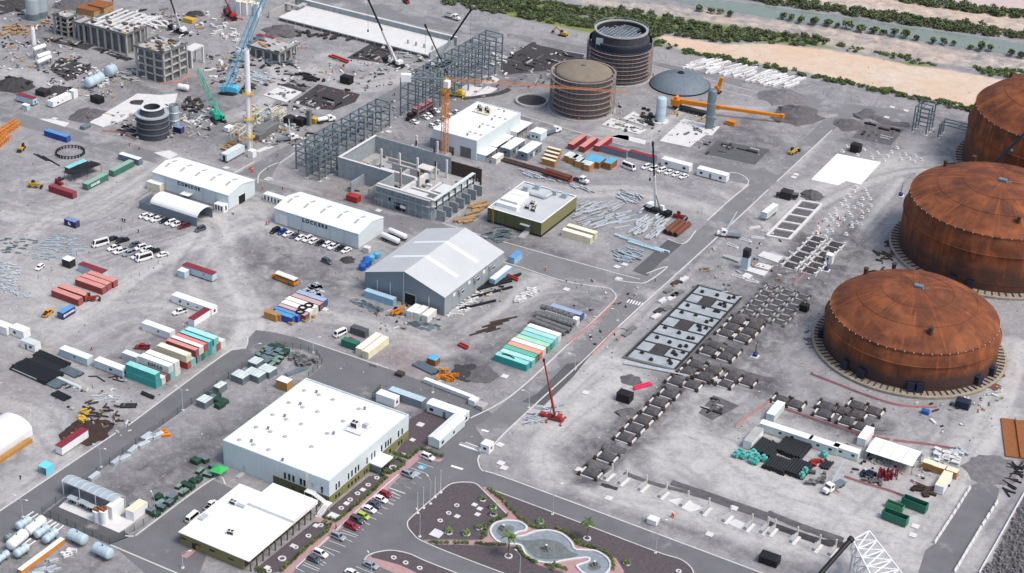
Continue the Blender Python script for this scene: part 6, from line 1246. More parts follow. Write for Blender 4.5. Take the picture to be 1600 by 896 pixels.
# -- steel pipe racks
def rack(name,label,x0,x1,y0,y1,h,bays,lev,m='steel',tall=None,braced=True):
 o=obj(name,None,(x0,y0,0)); tag(o,label,'pipe rack','steel pipe racks'); W_=x1-x0; Ls=[(y1-y0)*i/bays for i in range(bays+1)]
 cols=[];bm=[];br=[]
 for i,y in enumerate(Ls):
  hh=h if not tall or not(tall[0]<=i<=tall[1]) else tall[2]
  for x in (0,W_): cols.append(((x,y,0),(x,y,hh)))
  for z in [hh*k/lev for k in range(1,lev+1)]: bm.append(((0,y,z),(W_,y,z)))
  if i<bays:
   h2=h if not tall or not(tall[0]<=i and i+1<=tall[1]) else tall[2]
   for z in [h2*k/lev for k in range(1,lev+1)]:
    for x in (0,W_): bm.append(((x,y,z-.25),(x,Ls[i+1],z-.25)))
   bm.append(((W_/2,y,h2),(W_/2,Ls[i+1],h2)))
   if braced:
    br.append(((0,y,h2),(W_,Ls[i+1],h2)))
    if i%2==0: br+= [((0,y,0),(0,Ls[i+1],h2/lev)),((W_,y,h2/lev),(W_,Ls[i+1],h2*2/lev))]
 barlist(o,cols,m,'column',.5,.5); barlist(o,bm,m,'beam',.32,.4); barlist(o,br,m,'brace',.15,.15)
 ft=MB().cbox(0,0,0,1.4,1.4,.3).mesh('footing','concw')
 for a,b in cols: obj('footing',ft,(a[0],a[1],0),0,o)
 return o
a=P('n6',985,690); b=P('n6',1150,745); e=P('01',825,795); hA=H('n6',(985,690),(985,365)); rack('pipe_rack','grey steel pipe rack nearest the arched road bend, left of the roofless concrete hall',a.x,max(b.x,a.x+7),a.y,e.y,hA,9,4)
rack('pipe_rack','short dense steel frame standing against the near end of the pipe rack',b.x+.8,b.x+7.,b.y-3,b.y+9,hA*.96,3,5,m='steel')
a=P('01',915,735); b=P('01',1070,650); e=P('01',1450,425); hB=H('01',(915,735),(915,490)); hC=H('01',(1450,425),(1460,195)); x1=max(e.x,a.x+8); rack('pipe_rack','long steel pipe rack running to the upper right behind the tower crane',x1-9,x1,a.y,e.y,hB,12,4,tall=(8,12,hC))
a=P('p7',660,470); b=P('p7',770,490); e=P('p7',815,440); hD=H('p7',(660,470),(700,250)); rack('pipe_rack','four legged open steel tower beside the far rusty tank',a.x,b.x+.5,b.y,e.y+1,hD,2,3,braced=False)
b=P('p7',1005,545); a=P('p7',880,515); hE=H('p7',(880,515),(905,395)); rack('pipe_rack','low steel frame touching the far rusty tank',a.x,b.x+9,a.y,a.y+7,hE,2,1)
# -- roofless concrete hall
h=H('p0',(940,885),(950,690)); A_=P('p0',940,885); B_=P('p0',480,500,h); C_=P('p0',560,430,h); D_=P('p0',45,285,h); E_=P('p0',432,78,h); G_=P('p0',1440,455,h)
X0,X1,X2=D_.x,B_.x,A_.x; Y0,Y1,Y2=A_.y,C_.y,E_.y; YR=G_.y
o=obj('unfinished_hall',None,(X2,Y0,0)); tag(o,'roofless blue grey concrete hall with inner columns and scaffolded walls below the tower crane','building')
def wl(x0,y0,x1,y1,z1=h,m='conc_blue',t=.5,n='wall',z0=0): 
 ax=[min(x0,x1),max(x0,x1)]; ay=[min(y0,y1),max(y0,y1)]
 if ax[1]-ax[0]<.1: ax[0]-=t
 if ay[1]-ay[0]<.1: ay[1]+=t
 return chl(o,n,MB().box(ax[0]-X2,ay[0]-Y0,z0,ax[1]-X2,ay[1]-Y0,z1),m)
wl(X1,Y0,X2,Y0); wl(X1+.5,Y0+.5,X1+.5,Y1); wl(X0,Y1,X1,Y1); wl(X0+.5,Y1+.5,X0+.5,Y2); wl(X0+.5,Y2-.5,X2-14,Y2-.5,h*.98); wl(X2-13.9,Y2-.5,X2,Y2-.5,h*.8,'rust_dark')
wl(X2,Y0+.5,X2,YR,h*.45); chl(o,'floor',MB().box(X0-X2+.5,Y1-Y0+.5,.05,-.5,Y2-Y0-.6,1.2).box(X1-X2+.6,.6,.05,-.6,Y1-Y0+.49,1.25),'conc')
chl(o,'coping',MB().box(X1-X2-.1,-.1,h+.003,.1,1.0,h+.2).box(X0-X2-.1,Y1-Y0-.1,h+.003,X1-X2-.11,Y1-Y0+.9,h+.2).box(X0-X2-.1,Y1-Y0+.91,h+.003,X0-X2+1,Y2-Y0,h+.2),'concw')
for x,y in [(465,375),(640,415),(810,460),(985,500),(650,560),(822,590),(1090,480),(1000,300),(800,240)]:
 p=P('p0',x,y,1.2); hh=h*1.05; chl(o,'column',MB().cbox(0,0,1.2,.7,.7,hh-1.2),'concw' if y<505 else 'conc',(p.x-X2,p.y-Y0,0))
for x,y in [(985,370),(820,470),(800,170),(975,235),(1150,265)]:
 p=P('p0',x,y,h); chl(o,'starter_bars',MB().cbox(0,0,h,.6,.6,2.2),'rust_dark',(p.x-X2,p.y-Y0,0))
rng=RND(9); bars=[]
for i in range(70): x=rng.uniform(X0-X2+1,-1); y=rng.uniform(Y1-Y0+1,Y2-Y0-1); bars.append(((x,y,1.2),(x,y,1.2+rng.uniform(1.5,4))))
barlist(o,bars,'steell','prop',.1,.1)
for i in range(16): x=rng.uniform(X1-X2+1,-1); y=rng.uniform(1,Y2-Y0-2); chl(o,'slab_piece',MB().cbox(x,y,1.26,rng.uniform(1.5,5),rng.uniform(.8,3),rng.uniform(.2,1.1)),['concw','conc','timber','concw'][i%4])
for x0,y0,x1,y1,z1 in [(.3,.5,.62,.53,4),(.62,.2,.65,.7,3.4),(.68,.3,.95,.33,3.8),(.3,.72,.55,.75,3),(.45,.55,.47,.75,2.6),(.8,.35,.82,.6,3.2),(.66,.05,.95,.07,3.6),(.7,.08,.72,.3,3.),(.12,.6,.14,.8,2.4),(.2,.85,.5,.87,2.2)]:
 xa,xb=lerp(X0-X2,0,x0),lerp(X0-X2,0,x1); ya,yb=(Y2-Y0)*y0,(Y2-Y0)*y1; chl(o,'inner_wall',MB().box(xa,ya,1.24,xb,yb,1.2+z1),'concw' if z1>3 else 'conc')
for x0,y0,x1,y1,z1 in [(.66,.1,.85,.28,3.2),(.5,.78,.62,.9,2.6),(.84,.38,.95,.58,3.)]: chl(o,'upper_slab',MB().box(lerp(X0-X2,0,x0),(Y2-Y0)*y0,z1+1.3,lerp(X0-X2,0,x1),(Y2-Y0)*y1,z1+1.6),'concw')
for i in range(40): x=rng.uniform(X0-X2+1.5,-1.5); y=rng.uniform(Y1-Y0+1,Y2-Y0-2); chl(o,'formwork',MB().cbox(x,y,1.27,rng.uniform(.6,3),rng.uniform(.3,1.5),rng.uniform(.3,1.6)),['timber','concd','dark','steell'][i%4])
sc=[]
for i in range(9):
 x=lerp(X1-X2,0,i/8); sc.append(((x,-1.3,0),(x,-1.3,h)))
 for z in (h*.33,h*.66,h*.97): sc.append(((x,-1.3,z),(x,-.02,z)))
for z in (h*.33,h*.66,h*.97): sc.append(((X1-X2,-1.3,z),(0,-1.3,z)))
for i in range(12):
 y=lerp(0,YR-Y0,i/11); sc.append(((1.5,y,0),(1.5,y,h)))
for z in (h*.5,h*.97): sc.append(((1.5,0,z),(1.5,YR-Y0,z)))
barlist(o,sc,'steell','scaffold_tube',.1,.1)
for z in (h*.66,h*.98): chl(o,'scaffold_deck',MB().box(0.05,0,z,1.6,YR-Y0,z+.12),'greenp'); chl(o,'scaffold_deck',MB().box(X1-X2,-1.35,z-.1,0,-.05,z),'conc')
for i in range(7):
 y=(YR-Y0)*(i+.3)/6.6; chl(o,'buttress',MB().box(1.7,y,0,5.6,y+.45,h*.5),'conc_blue'); chl(o,'starter_bars',MB().cbox(1.4,y+.2,h*.5,.5,.5,h*.4),'rust_dark')
chl(o,'ground_beam',MB().box(5.6,-1,0,6.0,YR-Y0,.5),'conc')
for (x0,y0),(x1,y1) in [((168,625),(290,530)),((342,690),(460,600))]:
 p=P('p0',x0,y0,0); chl(o,'buttress',MB().box(p.x-X2,p.y-Y0,0,p.x-X2+.5,Y1-Y0-.01,h*.55),'conc_blue')
p=P('p0',555,680,h*.4); chl(o,'opening',MB().box(-.6,-.02,-.7,.6,0,.7),'black',(p.x-X2,-.003,h*.42)); chl(o,'opening',MB().box(-2.6,-.02,0,2.6,0,3.),'black',(P('p0',650,790).x-X2,-.003,.1)); chl(o,'sign_board',MB().box(-1.2,-.1,0,1.2,-.04,1.2),'white',(P('p0',720,790).x-X2,-1.4,2.2))
# -- long basin with white roof deck
A_=P('n4',600,260); hb=H('n4',(600,260),(600,215)); L0=P('n4',450,190,hb*.8); R0=P('n7',640,375); F_=P('01',1230,190,hb)
xa,ya=A_.x,A_.y; xb=R0.x; yb=P('n4',860,0,hb*1.6).y
o=obj('water_basin',None,(xb,ya,0)); tag(o,'very long shallow white roofed concrete basin along the upper road','basin'); dx=xb-xa; dy=yb-ya
chl(o,'deck',MB().box(-dx,0,hb-.5,0,dy-2,hb),'concw'); chl(o,'wall',MB().box(-dx+.3,.6,0,-.3,dy-2.2,hb-.503),'concd')
for i in range(18): chl(o,'pier',MB().box(-dx+dx*i/17-.2,-.1,0,-dx+dx*i/17+.2,.59,hb-.51),'conc')
chl(o,'back_wall',MB().box(-dx-6,dy-1.99,0,2,dy-1.2,hb+2.4),'conc_blue'); chl(o,'coping',MB().box(-dx-6,dy-2.2,hb+2.403,2,dy-1.,hb+2.7),'concw'); chl(o,'end_wall',MB().box(-dx-6,0,0,-dx-5.4,dy-2,hb+1.6),'conc'); chl(o,'end_wall',MB().box(.01,0,0,.6,dy-2,hb+1.2),'conc_blue')
fr=MB(); p=P('n4',790,90,hb); q=(p.x-xb,p.y-ya)
for i in range(3):
 for j in range(2): fr.cbox(q[0]-3+i*3.5,q[1]-2+j*5,hb,.5,.5,1.6)
fr.box(q[0]-4,q[1]-3,hb+1.6,q[0]+5.5,q[1]-1,hb+2).box(q[0]+3,q[1]-.99,hb+1.6,q[0]+5.5,q[1]+4,hb+2); chl(o,'deck_frame',fr,'conc')
for i in range(4): chl(o,'column',MB().cbox(-2.5-i*4.5,dy*.3,hb,.8,.8,1.8),'conc')
# -- concrete frame buildings, upper left
def frame_bld(label,c,h,dx,dy,st,nx,ny,m='conc',fill='concd',mess=20,seed=1):
 o=obj('unfinished_building',None,c); tag(o,label,'building'); rng=RND(seed)
 for k in range(1,st+1): chl(o,'floor_slab',MB().box(-dx,0,h*k/st-.35,0,dy,h*k/st),m)
 col=MB().cbox(0,0,0,.8,.8,h-.36).mesh('column',m)
 for i in range(nx+1):
  for j in range(ny+1):
   if i in(0,nx) or j in(0,ny): obj('column',col,(-dx+.4+(dx-.8)*i/nx,.4+(dy-.8)*j/ny,0),0,o)
 chl(o,'core',MB().box(-dx+1.2,1.2,0,-1.2,dy-1.2,h-.37),fill)
 for k in range(mess): x,y=rng.uniform(-dx+.6,-.6),rng.uniform(.6,dy-.6); chl(o,'rubble',MB().cbox(x,y,h,rng.uniform(.6,3),rng.uniform(.5,2),rng.uniform(.3,1.2)),['soil','timber','concw','rust_dark','concd'][k%5])
 chl(o,'edge_form',MB().box(-dx-.25,-.25,h+.003,.25,-.05,h+.9).box(.05,-.05,h+.003,.25,dy+.25,h+.9).box(-dx-.25,-.05,h+.003,-dx-.05,dy,h+.9),'concd')
 return o
c,h,dx,dy=bld((257.5,132),(254.4,85.6),(206,75),(286,66.5),'f'); frame_bld('four storey open concrete frame with rubble on its top slab in the upper left',c,h,dx,dy,4,3,3,mess=34)
c2=P('n1',960,860); h2=H('n1',(960,860),(960,640)); o=obj('unfinished_building',None,c2); tag(o,'pale concrete portal block right of the four storey frame','building'); chl(o,'slab',MB().box(-5,0,h2-.6,0,9,h2),'concw'); chl(o,'wall',MB().box(-5,0,0,-.9,.5,h2-.61),'conc_blue')
for x,y in ((-.8,0),(-.8,8.2),(-5,8.2)): chl(o,'column',MB().box(x,y,0,x+.8,y+.8,h2-.61),'concw')
c3=P('n0',1060,520); h3=H('n0',(1060,520),(1050,320)); dx3=c3.x-P('n0',880,290,h3).x; frame_bld('pale roofed concrete box with tall openings at the upper left',c3,h3,dx3,9,1,2,1,mess=0)
o=frame_bld('low concrete frame with white formwork strips between the two upper left blocks',P('n0',1590,690),H('n0',(1590,690),(1560,450)),26,15,1,6,3,mess=30,seed=5); hh=H('n0',(1590,690),(1560,450))
for i in range(7): chl(o,'formwork',MB().box(-25+i*3.4,2,hh+.01,-23.8+i*3.4,26,hh+.35),'concw')
o=frame_bld('thin two bay concrete frame tower beside the grey storage silos',P('n0',860,470),H('n0',(860,470),(830,240)),9,7,4,2,1,fill='rust_dark',mess=4,seed=8)
ts=T('timber_shed'); ts.add('wall',MB().box(-5,-3,0,5,3,3.2).mesh('wall','timber')); ts.add('roof',MB().box(-5.3,-3.3,3.2,5.3,3.3,3.45).mesh('roof','ply_dark'))
spawn(ts,P('n0',1120,180),R_(4),'left half of the orange timber shed at the top left','shed','timber sheds'); spawn(ts,P('n0',1270,150),R_(4),'right half of the orange timber shed at the top left','shed','timber sheds',scale=(.9,1.2,1.2))
o=frame_bld('raised concrete deck with low wall behind the white mast',P('n4',610,800),4.5,18,14,1,4,3,mess=18,seed=12); pcabin('n4',520,580,'X',9.5,3,3.2,'pale blue cabin with maroon roof behind the blue crane','cabins of the upper works',wall='pale_blue',roof='cw_maroon',wins=(('F',2.5,.5,1.2,1.),),sk=.3)
pcabin('n2',415,535,'X',9.5,2.8,3.2,'pale blue cabin with maroon roof at the upper left road','cabins of the upper works',wall='pale_blue',roof='cw_maroon',wins=(('R',0,.7,1.2,1.),),sk=.7); pcabin('n2',340,590,'X',3,2,2.2,'small pale box in front of the upper left maroon roofed cabin','cabins of the upper works',wall='pale_blue',sk=.05); pcabin('n2',665,560,'Y',11.5,3,2.9,'white cabin with one window along the upper left track','cabins of the upper works',wall='white',wins=(('F',-2.6,1,.7,1.3),('F',.3,.5,.5,1.5)),sk=.5); pcabin('n2',925,440,'Y',2.6,2.6,3.4,'small upright white cubicle beyond the upper left cabin','cabins of the upper works',wall='white',sk=.05)
pcabin('n6',120,605,'Y',11.5,3,3.6,'pale cabin on blue skids at the foot of the white mast','cabins of the upper works',wall='wall_pale',roof='greenp',doors=(('L',0,1.2,2.2,'black'),),sk=.8); pcabin('n6',440,545,'X',2.5,2.5,2.9,'small white cubicle right of the white mast','cabins of the upper works',wall='white',sk=.05); pcabin('n3',1415,865,'Y',3.6,2.4,2.,'white generator box by the green crane','cabins of the upper works',wall='white',sk=.3)
# -- cranes
def mcrane(v,x,y,rz,tip,tz,label,body='black',c0='white',c1='black',split=.5,w=.9,hook=True,s=1.):
 cat='mobile crane'
 p=P(v,x,y); o=obj('mobile_crane',None,p,R_(rz)); tag(o,label,cat,'mobile cranes')
 chl(o,'chassis',MB().box(-6,-1.35,.9,6,1.35,1.6).box(3.6,-1.3,1.6,6,1.3,2.6),body); chl(o,'cab',MB().tbox(1.2,1.0,1.6,2,1.1,1.9,1.5,1.),c0); chl(o,'turntable',MB().lathe([(1.2,1.6),(1.2,2.1),(0,2.1)],16),'dark'); chl(o,'counterweight',MB().box(-4.6,-1.5,1.9,-2.6,1.5,3.4),c0)
 for e in (-1,1):
  for k in (-4.6,-3.1,2.6,4.2): obj('wheel',WHEELB,(k,e*1.2,.55),0,o)
  for k in (-5.4,1.6): chl(o,'outrigger',MB().bar((k,0,1.),(k,e*3.8,.9),.35,.35).bar((k,e*3.8,.9),(k,e*3.8,.1),.22,.22).cbox(k,e*3.8,0,1.2,1.2,.14),c0)
 o.scale=(s,s,s); m=(Matrix.Translation(p)@Matrix.Rotation(R_(rz),4,'Z')@Matrix.Scale(s,4)).inverted(); t=m@P(v,*tip,tz); b=Ve((-1.2,0,2.9)); sp=b.lerp(t,split)
 chl(o,'boom_base',MB().bar(b,sp,w,w*1.15),c0); chl(o,'boom_tip',MB().bar(b.lerp(t,split-.03),t,w*.62,w*.72),c1); chl(o,'boom_head',MB().bar(t-(t-b).normalized()*.6,t+(t-b).normalized()*.9,w*.9,w*1.2),'dark'); chl(o,'luffing_ram',MB().tube((1.2,0,2.),b.lerp(t,split*.45),.22,8),'steel')
 if hook: chl(o,'hook_rope',MB().tube(t,t-Ve((0,0,min(tz*.45,14))),.05,5).cbox(t.x,t.y,t.z-min(tz*.45,14)-1,.5,.5,1.),'dark')
mcrane('p3',430,215,-10,(385,-480),38,'black and white mobile crane in the steel laydown yard, boom raised past the white cars')
mcrane('22',250,830,190,(200,462),25,'red mobile crane with red boom over the main road corner','red','red','red',hook=False,s=.66); mcrane('n7',120,500,170,(-200,-330),42,'black mobile crane with white boom near the long basin'); mcrane('n1',790,410,170,(690,-10),30,'mobile crane with white boom beside the yellow box at the top left')
mcrane('n7',680,520,60,(1090,-200),36,'mobile crane with white lower boom behind the pipe rack',split=.42); mcrane('n1',1440,220,150,(1360,-40),24,'red crawler lift with red boom near the top left white blocks','black','red','red')
# tower crane
p=P('s5',235,700); ht=H('f',(695,242),(698,128)); o=obj('tower_crane',None,p); tag(o,'orange lattice tower crane with white counterweight and long thin jib','tower crane')
mb=MB(); lattice(mb,(0,0,.4),(0,0,ht),2.,2.,24,.1,0,.2); chl(o,'mast',mb,'crane_orange'); chl(o,'footing',MB().cbox(0,0,0,4,4,.5),'conc'); q=P('f',980,143,ht+2)-p; k=P('f',632,121,ht+1)-p; mb=MB(); lattice(mb,(0,0,ht+1.2),(q.x,q.y,ht+1.6),1.3,.8,44,.06,0,.11,3); cm('jib_orange',214,140,100,rough=.5,var=.1); chl(o,'jib',mb,'jib_orange'); d=Ve((k.x,k.y,0)); e=d*(1.)
chl(o,'counter_jib',MB().bar((0,0,ht+1),(e.x,e.y,ht+1),1.2,.5),'steel'); chl(o,'counterweight',MB().bar((e.x*.84,e.y*.84,ht+.9),(e.x*1.08,e.y*1.08,ht+.9),2.6,3.),'white'); chl(o,'cab',MB().cbox(1.6,-1.6,ht-1.6,2.2,2.2,2.8),'white'); chl(o,'slewing_ring',MB().cbox(0,0,ht,2.6,2.6,1.),'yellow')
mcrane('n7',850,880,200,(520,10),33,'yellow mobile crane with black boom behind the white workshop','yellow','yellow','black',split=.12,w=.8)
def crawler(v,x,y,rz,tip,tz,m,label,w=1.7,aframe=True):
 p=P(v,x,y); o=obj('crawler_crane',None,p,R_(rz)); tag(o,label,'crawler crane','crawler cranes'); 
 for s in (-1,1): chl(o,'track',MB().loft([[(-3.6,s*2-.5,.5),(-3.,s*2-.5,1.1),(3.,s*2-.5,1.1),(3.6,s*2-.5,.5),(3.,s*2-.5,0),(-3,s*2-.5,0)],[(-3.6,s*2+.5,.5),(-3.,s*2+.5,1.1),(3.,s*2+.5,1.1),(3.6,s*2+.5,.5),(3.,s*2+.5,0),(-3,s*2+.5,0)]]),'dark')
 chl(o,'machine_house',MB().box(-4.2,-1.6,1.4,1.,1.6,3.6).box(-5,-1.8,1.4,-4.1,1.8,3.2),m); chl(o,'cab',MB().tbox(2,1.3,1.4,1.9,1.2,2.1,1.5,1.1),m); chl(o,'windscreen',MB().box(2.7,.9,2.2,2.96,1.7,3.2),'glass')
 mm=(Matrix.Translation(p)@Matrix.Rotation(R_(rz),4,'Z')).inverted(); t=mm@P(v,*tip,tz); mb=MB(); lattice(mb,(1,0,1.6),t,w,w*.75,max(8,int(t.length/3.2)),.1,0,.17); chl(o,'lattice_boom',mb,m)
 if aframe: g=Ve((-3.4,0,8)); chl(o,'gantry',MB().bar((-1,.9,3.5),g+Ve((0,.5,0)),.25,.25).bar((-1,-.9,3.5),g-Ve((0,.5,0)),.25,.25).bar((-4,.5,3.2),g,.15,.15),m); chl(o,'pendant',MB().bar(g,t,.07,.07).bar(g+Ve((0,.4,0)),t,.07,.07),'steel')
cm('crane_blue',92,190,222,rough=.45,var=.08); cm('crane_green',50,178,150,rough=.45,var=.08)
crawler('n3',1410,370,200,(1900,-960),62,'crane_blue','light blue lattice crawler crane with tall boom behind the white mast',3.); crawler('n3',1290,720,-30,(1030,60),22,'crane_green','sea green lattice crawler crane beside the dark round tank',1.7)
p=P('n6',405,415); hm=H('f',(391,237),(388.5,82)); o=obj('steel_mast',None,p); tag(o,'tall white steel column with yellow platforms and ladder in the upper left works','mast'); chl(o,'shell',MB().lathe([(1.15,0),(1.15,hm*.6),(1.1,hm*.6),(1.1,hm),(.95,hm),(.95,hm-.5)],20),'offw' if 'offw' in C else 'white'); 
for f in (.12,.3,.56):
 z=hm*f; q=chl(o,'platform',MB().lathe([(1.2,z),(2.3,z),(2.3,z+.15),(1.2,z+.15)],16),'yellow'); rl=MB()
 for i in range(16): a,b=2*PI*i/16,2*PI*(i+1)/16; rl.bar((2.25*cos(a),2.25*sin(a),z+1.1),(2.25*cos(b),2.25*sin(b),z+1.1),.08,.08).bar((2.25*cos(a),2.25*sin(a),z),(2.25*cos(a),2.25*sin(a),z+1.1),.06,.06)
 chl(q,'railing',rl,'yellow')
lad=MB().bar((1.3,.4,0),(1.3,.4,hm*.58),.1,.1).bar((1.3,-.4,0),(1.3,-.4,hm*.58),.1,.1)
for i in range(40): lad.bar((1.3,-.4,i*hm*.58/40),(1.3,.4,i*hm*.58/40),.06,.06)
chl(o,'ladder',lad,'yellow')
p=P('p2',520,450); o=obj('mobile_crane',None,p,0); tag(o,'big orange mobile crane with its long boom lowered over the ground between the two silos','mobile crane','mobile cranes'); z=4.2
a=P('p2',420,385,z)-p; b=P('p2',830,450,z)-p; e=P('p2',1465,540,z-1)-p
chl(o,'carrier',MB().bar((a.x-3,a.y,1.4),(a.x+16,a.y,1.4),2.8,1.),'dark'); chl(o,'boom_base',MB().bar((a.x,a.y,z),(b.x,b.y,z),1.7,1.9),'orange'); chl(o,'boom_tip',MB().bar((b.x,b.y,z),(e.x,e.y,z-1),1.2,1.35),'orange'); chl(o,'boom_head',MB().bar((e.x-.3,e.y,z-1.1),(e.x+1.2,e.y,z-1.1),1.7,2.),'orange'); chl(o,'machine_house',MB().bar((a.x-4,a.y,3.3),(a.x,a.y,3.3),3.2,2.8),'orange'); chl(o,'winch',MB().tube((a.x-2,a.y-1.2,5.3),(a.x-2,a.y+1.2,5.3),.8,12),'orange')
for k in range(7):
 for s in (-1,1): obj('wheel',WHEELB,(a.x-2+k*2.3,a.y+s*1.25,.55),0,o)
for dxx in (0,13):
 for s in (-1,1): chl(o,'outrigger',MB().bar((a.x+dxx,a.y,1.2),(a.x+dxx,a.y+s*5,1),.5,.5).bar((a.x+dxx,a.y+s*5,1),(a.x+dxx,a.y+s*5,.1),.35,.35),'steell'); chl(o,'outrigger_mat',MB().cbox(a.x+dxx,a.y+s*5,0,3,3,.2),'timber')
p=P('p2',800,300); o=obj('crane_section',None,p,0); tag(o,'upright orange crane superlift frame behind the grey dome','crane section'); hh=H('p2',(800,300),(835,140)); chl(o,'mast',MB().bar((0,0,0),(1.5,.5,hh),1.5,1.6),'orange'); chl(o,'winch',MB().tube((0,-1.4,hh*.35),(0,1.4,hh*.35),1.1,12),'orange'); chl(o,'base',MB().cbox(0,0,0,3.4,3,.8),'dark')
pcrate('p2',975,655,4,2.6,2.,'orange equipment box below the lowered orange boom','orange',group='equipment boxes')
for i,(a,b) in enumerate([((-60,330),(240,130)),((-60,270),(220,105)),((-60,440),(110,290))]):
 p=P('m4',*a); q=P('m4',*b); mb=MB(); lattice(mb,(0,0,1.1),(q.x-p.x,q.y-p.y,1.1),2,2,14,.12,0,.22); o=obj('boom_section',mb.mesh('boom_section','crane_orange'),(p.x,p.y,0)); tag(o,['orange lattice boom section in front of its twin at the left edge','orange lattice boom section farthest back at the left edge','short orange lattice boom section nearest at the left edge'][i],'boom section','lattice boom sections')
tr=obj('steel_truss',None,P('q5',1050,690)); tag(tr,'white lattice roof truss raised by a dark boom at the bottom right','truss'); z0=8.; pts={}
def tp(x,y,z): v_=P('q5',x,y,z); return v_-tr.location
C1,C2=(1020,400),(870,480); D1,D2=(1420,920),(1120,960); zz=10.; b1=[];n=6
for i in range(n+1):
 t=i/n; a=tp(lerp(C1[0],D1[0],t),lerp(C1[1],D1[1],t),zz); b=tp(lerp(C2[0],D2[0],t),lerp(C2[1],D2[1],t),zz); c=tp(lerp(850,820,t)+t*120,lerp(560,1000,t),zz-5); pts[i]=(a,b,c)
for i in range(n+1):
 a,b,c=pts[i]; b1+=[(a,b),(b,c),(a,c)]
 if i<n: a2,b2,c2=pts[i+1]; b1+=[(a,a2),(b,b2),(c,c2),(a,b2),(b,a2),(b,c2),(c,b2),(a,c2)]
barlist(tr,b1,'white','member',.34,.34); 
for i in (1,3,5): c=pts[i][2]; barlist(tr,[(c,Ve((c.x,c.y,0)))],'steell','stand',.3,.3)
o=obj('crane_boom',None,P('q5',560,800)); tag(o,'dark telescopic crane boom reaching to the white truss from below the frame','crane boom'); t=tp(850,480,zz+1)+tr.location-o.location; b=P('q5',380,1010,2)-o.location; chl(o,'boom',MB().tube(b,t,.7,10),'black'); chl(o,'boom_head',MB().tube(t-(t-b).normalized()*.3,t+(t-b).normalized()*.8,.95,10),'dark')
o=obj('crane_boom',None,P('p7',1380,747)); tag(o,'dark blue crane boom crossing in front of the far rusty tank','crane boom'); a=Ve((0,0,9)); e=P('p7',1640,440,32)-o.location; a=P('p7',1370,760,15)-o.location; e2=a+(a-e).normalized()*26; chl(o,'boom',MB().tube(Ve((e2.x,e2.y,max(1,e2.z))),e,.55,10),'navy_box'); chl(o,'collar',MB().tube(a.lerp(e,.45),a.lerp(e,.48),.75,10),'steel')
# -- foundations right of the main road
CIP=[MB().cbox(0,0,0,a,b,d).mesh('cast_in_part',m) for a,b,d,m in ((.7,.7,.12,'dark'),(2.4,.4,.2,'conc'),(1.1,.8,.6,'concd'))]
def pad(name,v,pts,h,m,label,cat='slab',group=None,z0=0.,side=None):
 w=WP(v,pts); c=(sum(p[0] for p in w)/len(w),sum(p[1] for p in w)/len(w)); me=MB().prism([(x-c[0],y-c[1]) for x,y in w],z0,h).mesh(name,m); o=obj(name,me,(c[0],c[1],0)); tag(o,label,cat,group)
 if .25<h<.45 and len(pts)<9:
  rg=RND(len(label)); q=[Ve((x-c[0],y-c[1],0)) for x,y in w]
  for k in range(26): e=rg.choice(q).lerp(rg.choice(q),rg.random())*rg.uniform(.15,.85); obj('cast_in_part',CIP[k%3],(e.x,e.y,h),R_(90*(k%2)),o)
 return o
def quadpt(v,q,s,t,z=0):
 a,b,c,d=[P(v,*k) for k in q]; p=a.lerp(b,s).lerp(d.lerp(c,s),t); return Ve((p.x,p.y,z))
Q=[(25,680),(455,790),(1010,190),(630,90)]
o=obj('foundation_raft',None,quadpt('p5',Q,.5,.5)); tag(o,'large rectangular foundation raft with pale screed panels, dark reinforcement mats and corner cages','foundation'); b0=o.location.copy()
def qp(m,s0,s1,t0,t1,z0,z1,nm):
 w=[quadpt('p5',Q,s,t)-b0 for s,t in ((s0,t0),(s1,t0),(s1,t1),(s0,t1))]; obj(nm,MB().prism([(p.x,p.y) for p in w],z0,z1).mesh(nm,m),(0,0,0),0,o)
cm('screed',158,166,170,rough=.8,var=.25,scale=.25)
qp('dark',0,1,0,1,0,.25,'base')
for s0,s1,t0,t1 in [(0,1,-.012,.0),(0,1,1,1.012),(-.02,0,-.012,1.012),(1,1.02,-.012,1.012)]: qp('concd',s0,s1,t0,t1,0,.5,'formwork')
n=9
for i in range(n):
 t0=(i+.06)/n; t1=(i+.9)/n; k=i%3
 if k==1: qp('screed',.06,.3,t0,t1,.25,.45,'panel'); qp('screed',.6,.94,t0,t1,.25,.45,'panel'); qp('rust_dark' if 0 else 'soild',.32,.58,t0-.02,t1+.02,.25,.5,'rebar_mat')
 else: qp('screed',.06,.94,t0,t1,.25,.45,'panel')
CG=MB().tbox(0,0,0,1.3,1.3,.9,.8,.8).mesh('rebar_cage','dark')
rng=RND(2)
for i in range(n):
 for s in ([.7,.78,.72,.85] if i%3==1 else [.2,.5,.75,.82]): p=quadpt('p5',Q,s+rng.uniform(-.03,.03),(i+.5+rng.uniform(-.25,.25))/n,.45)-b0; obj('rebar_cage',CG,p,0,o)
cm('soil_grey',82,80,82,rough=.95,var=.35,scale=.8,bump=.12)
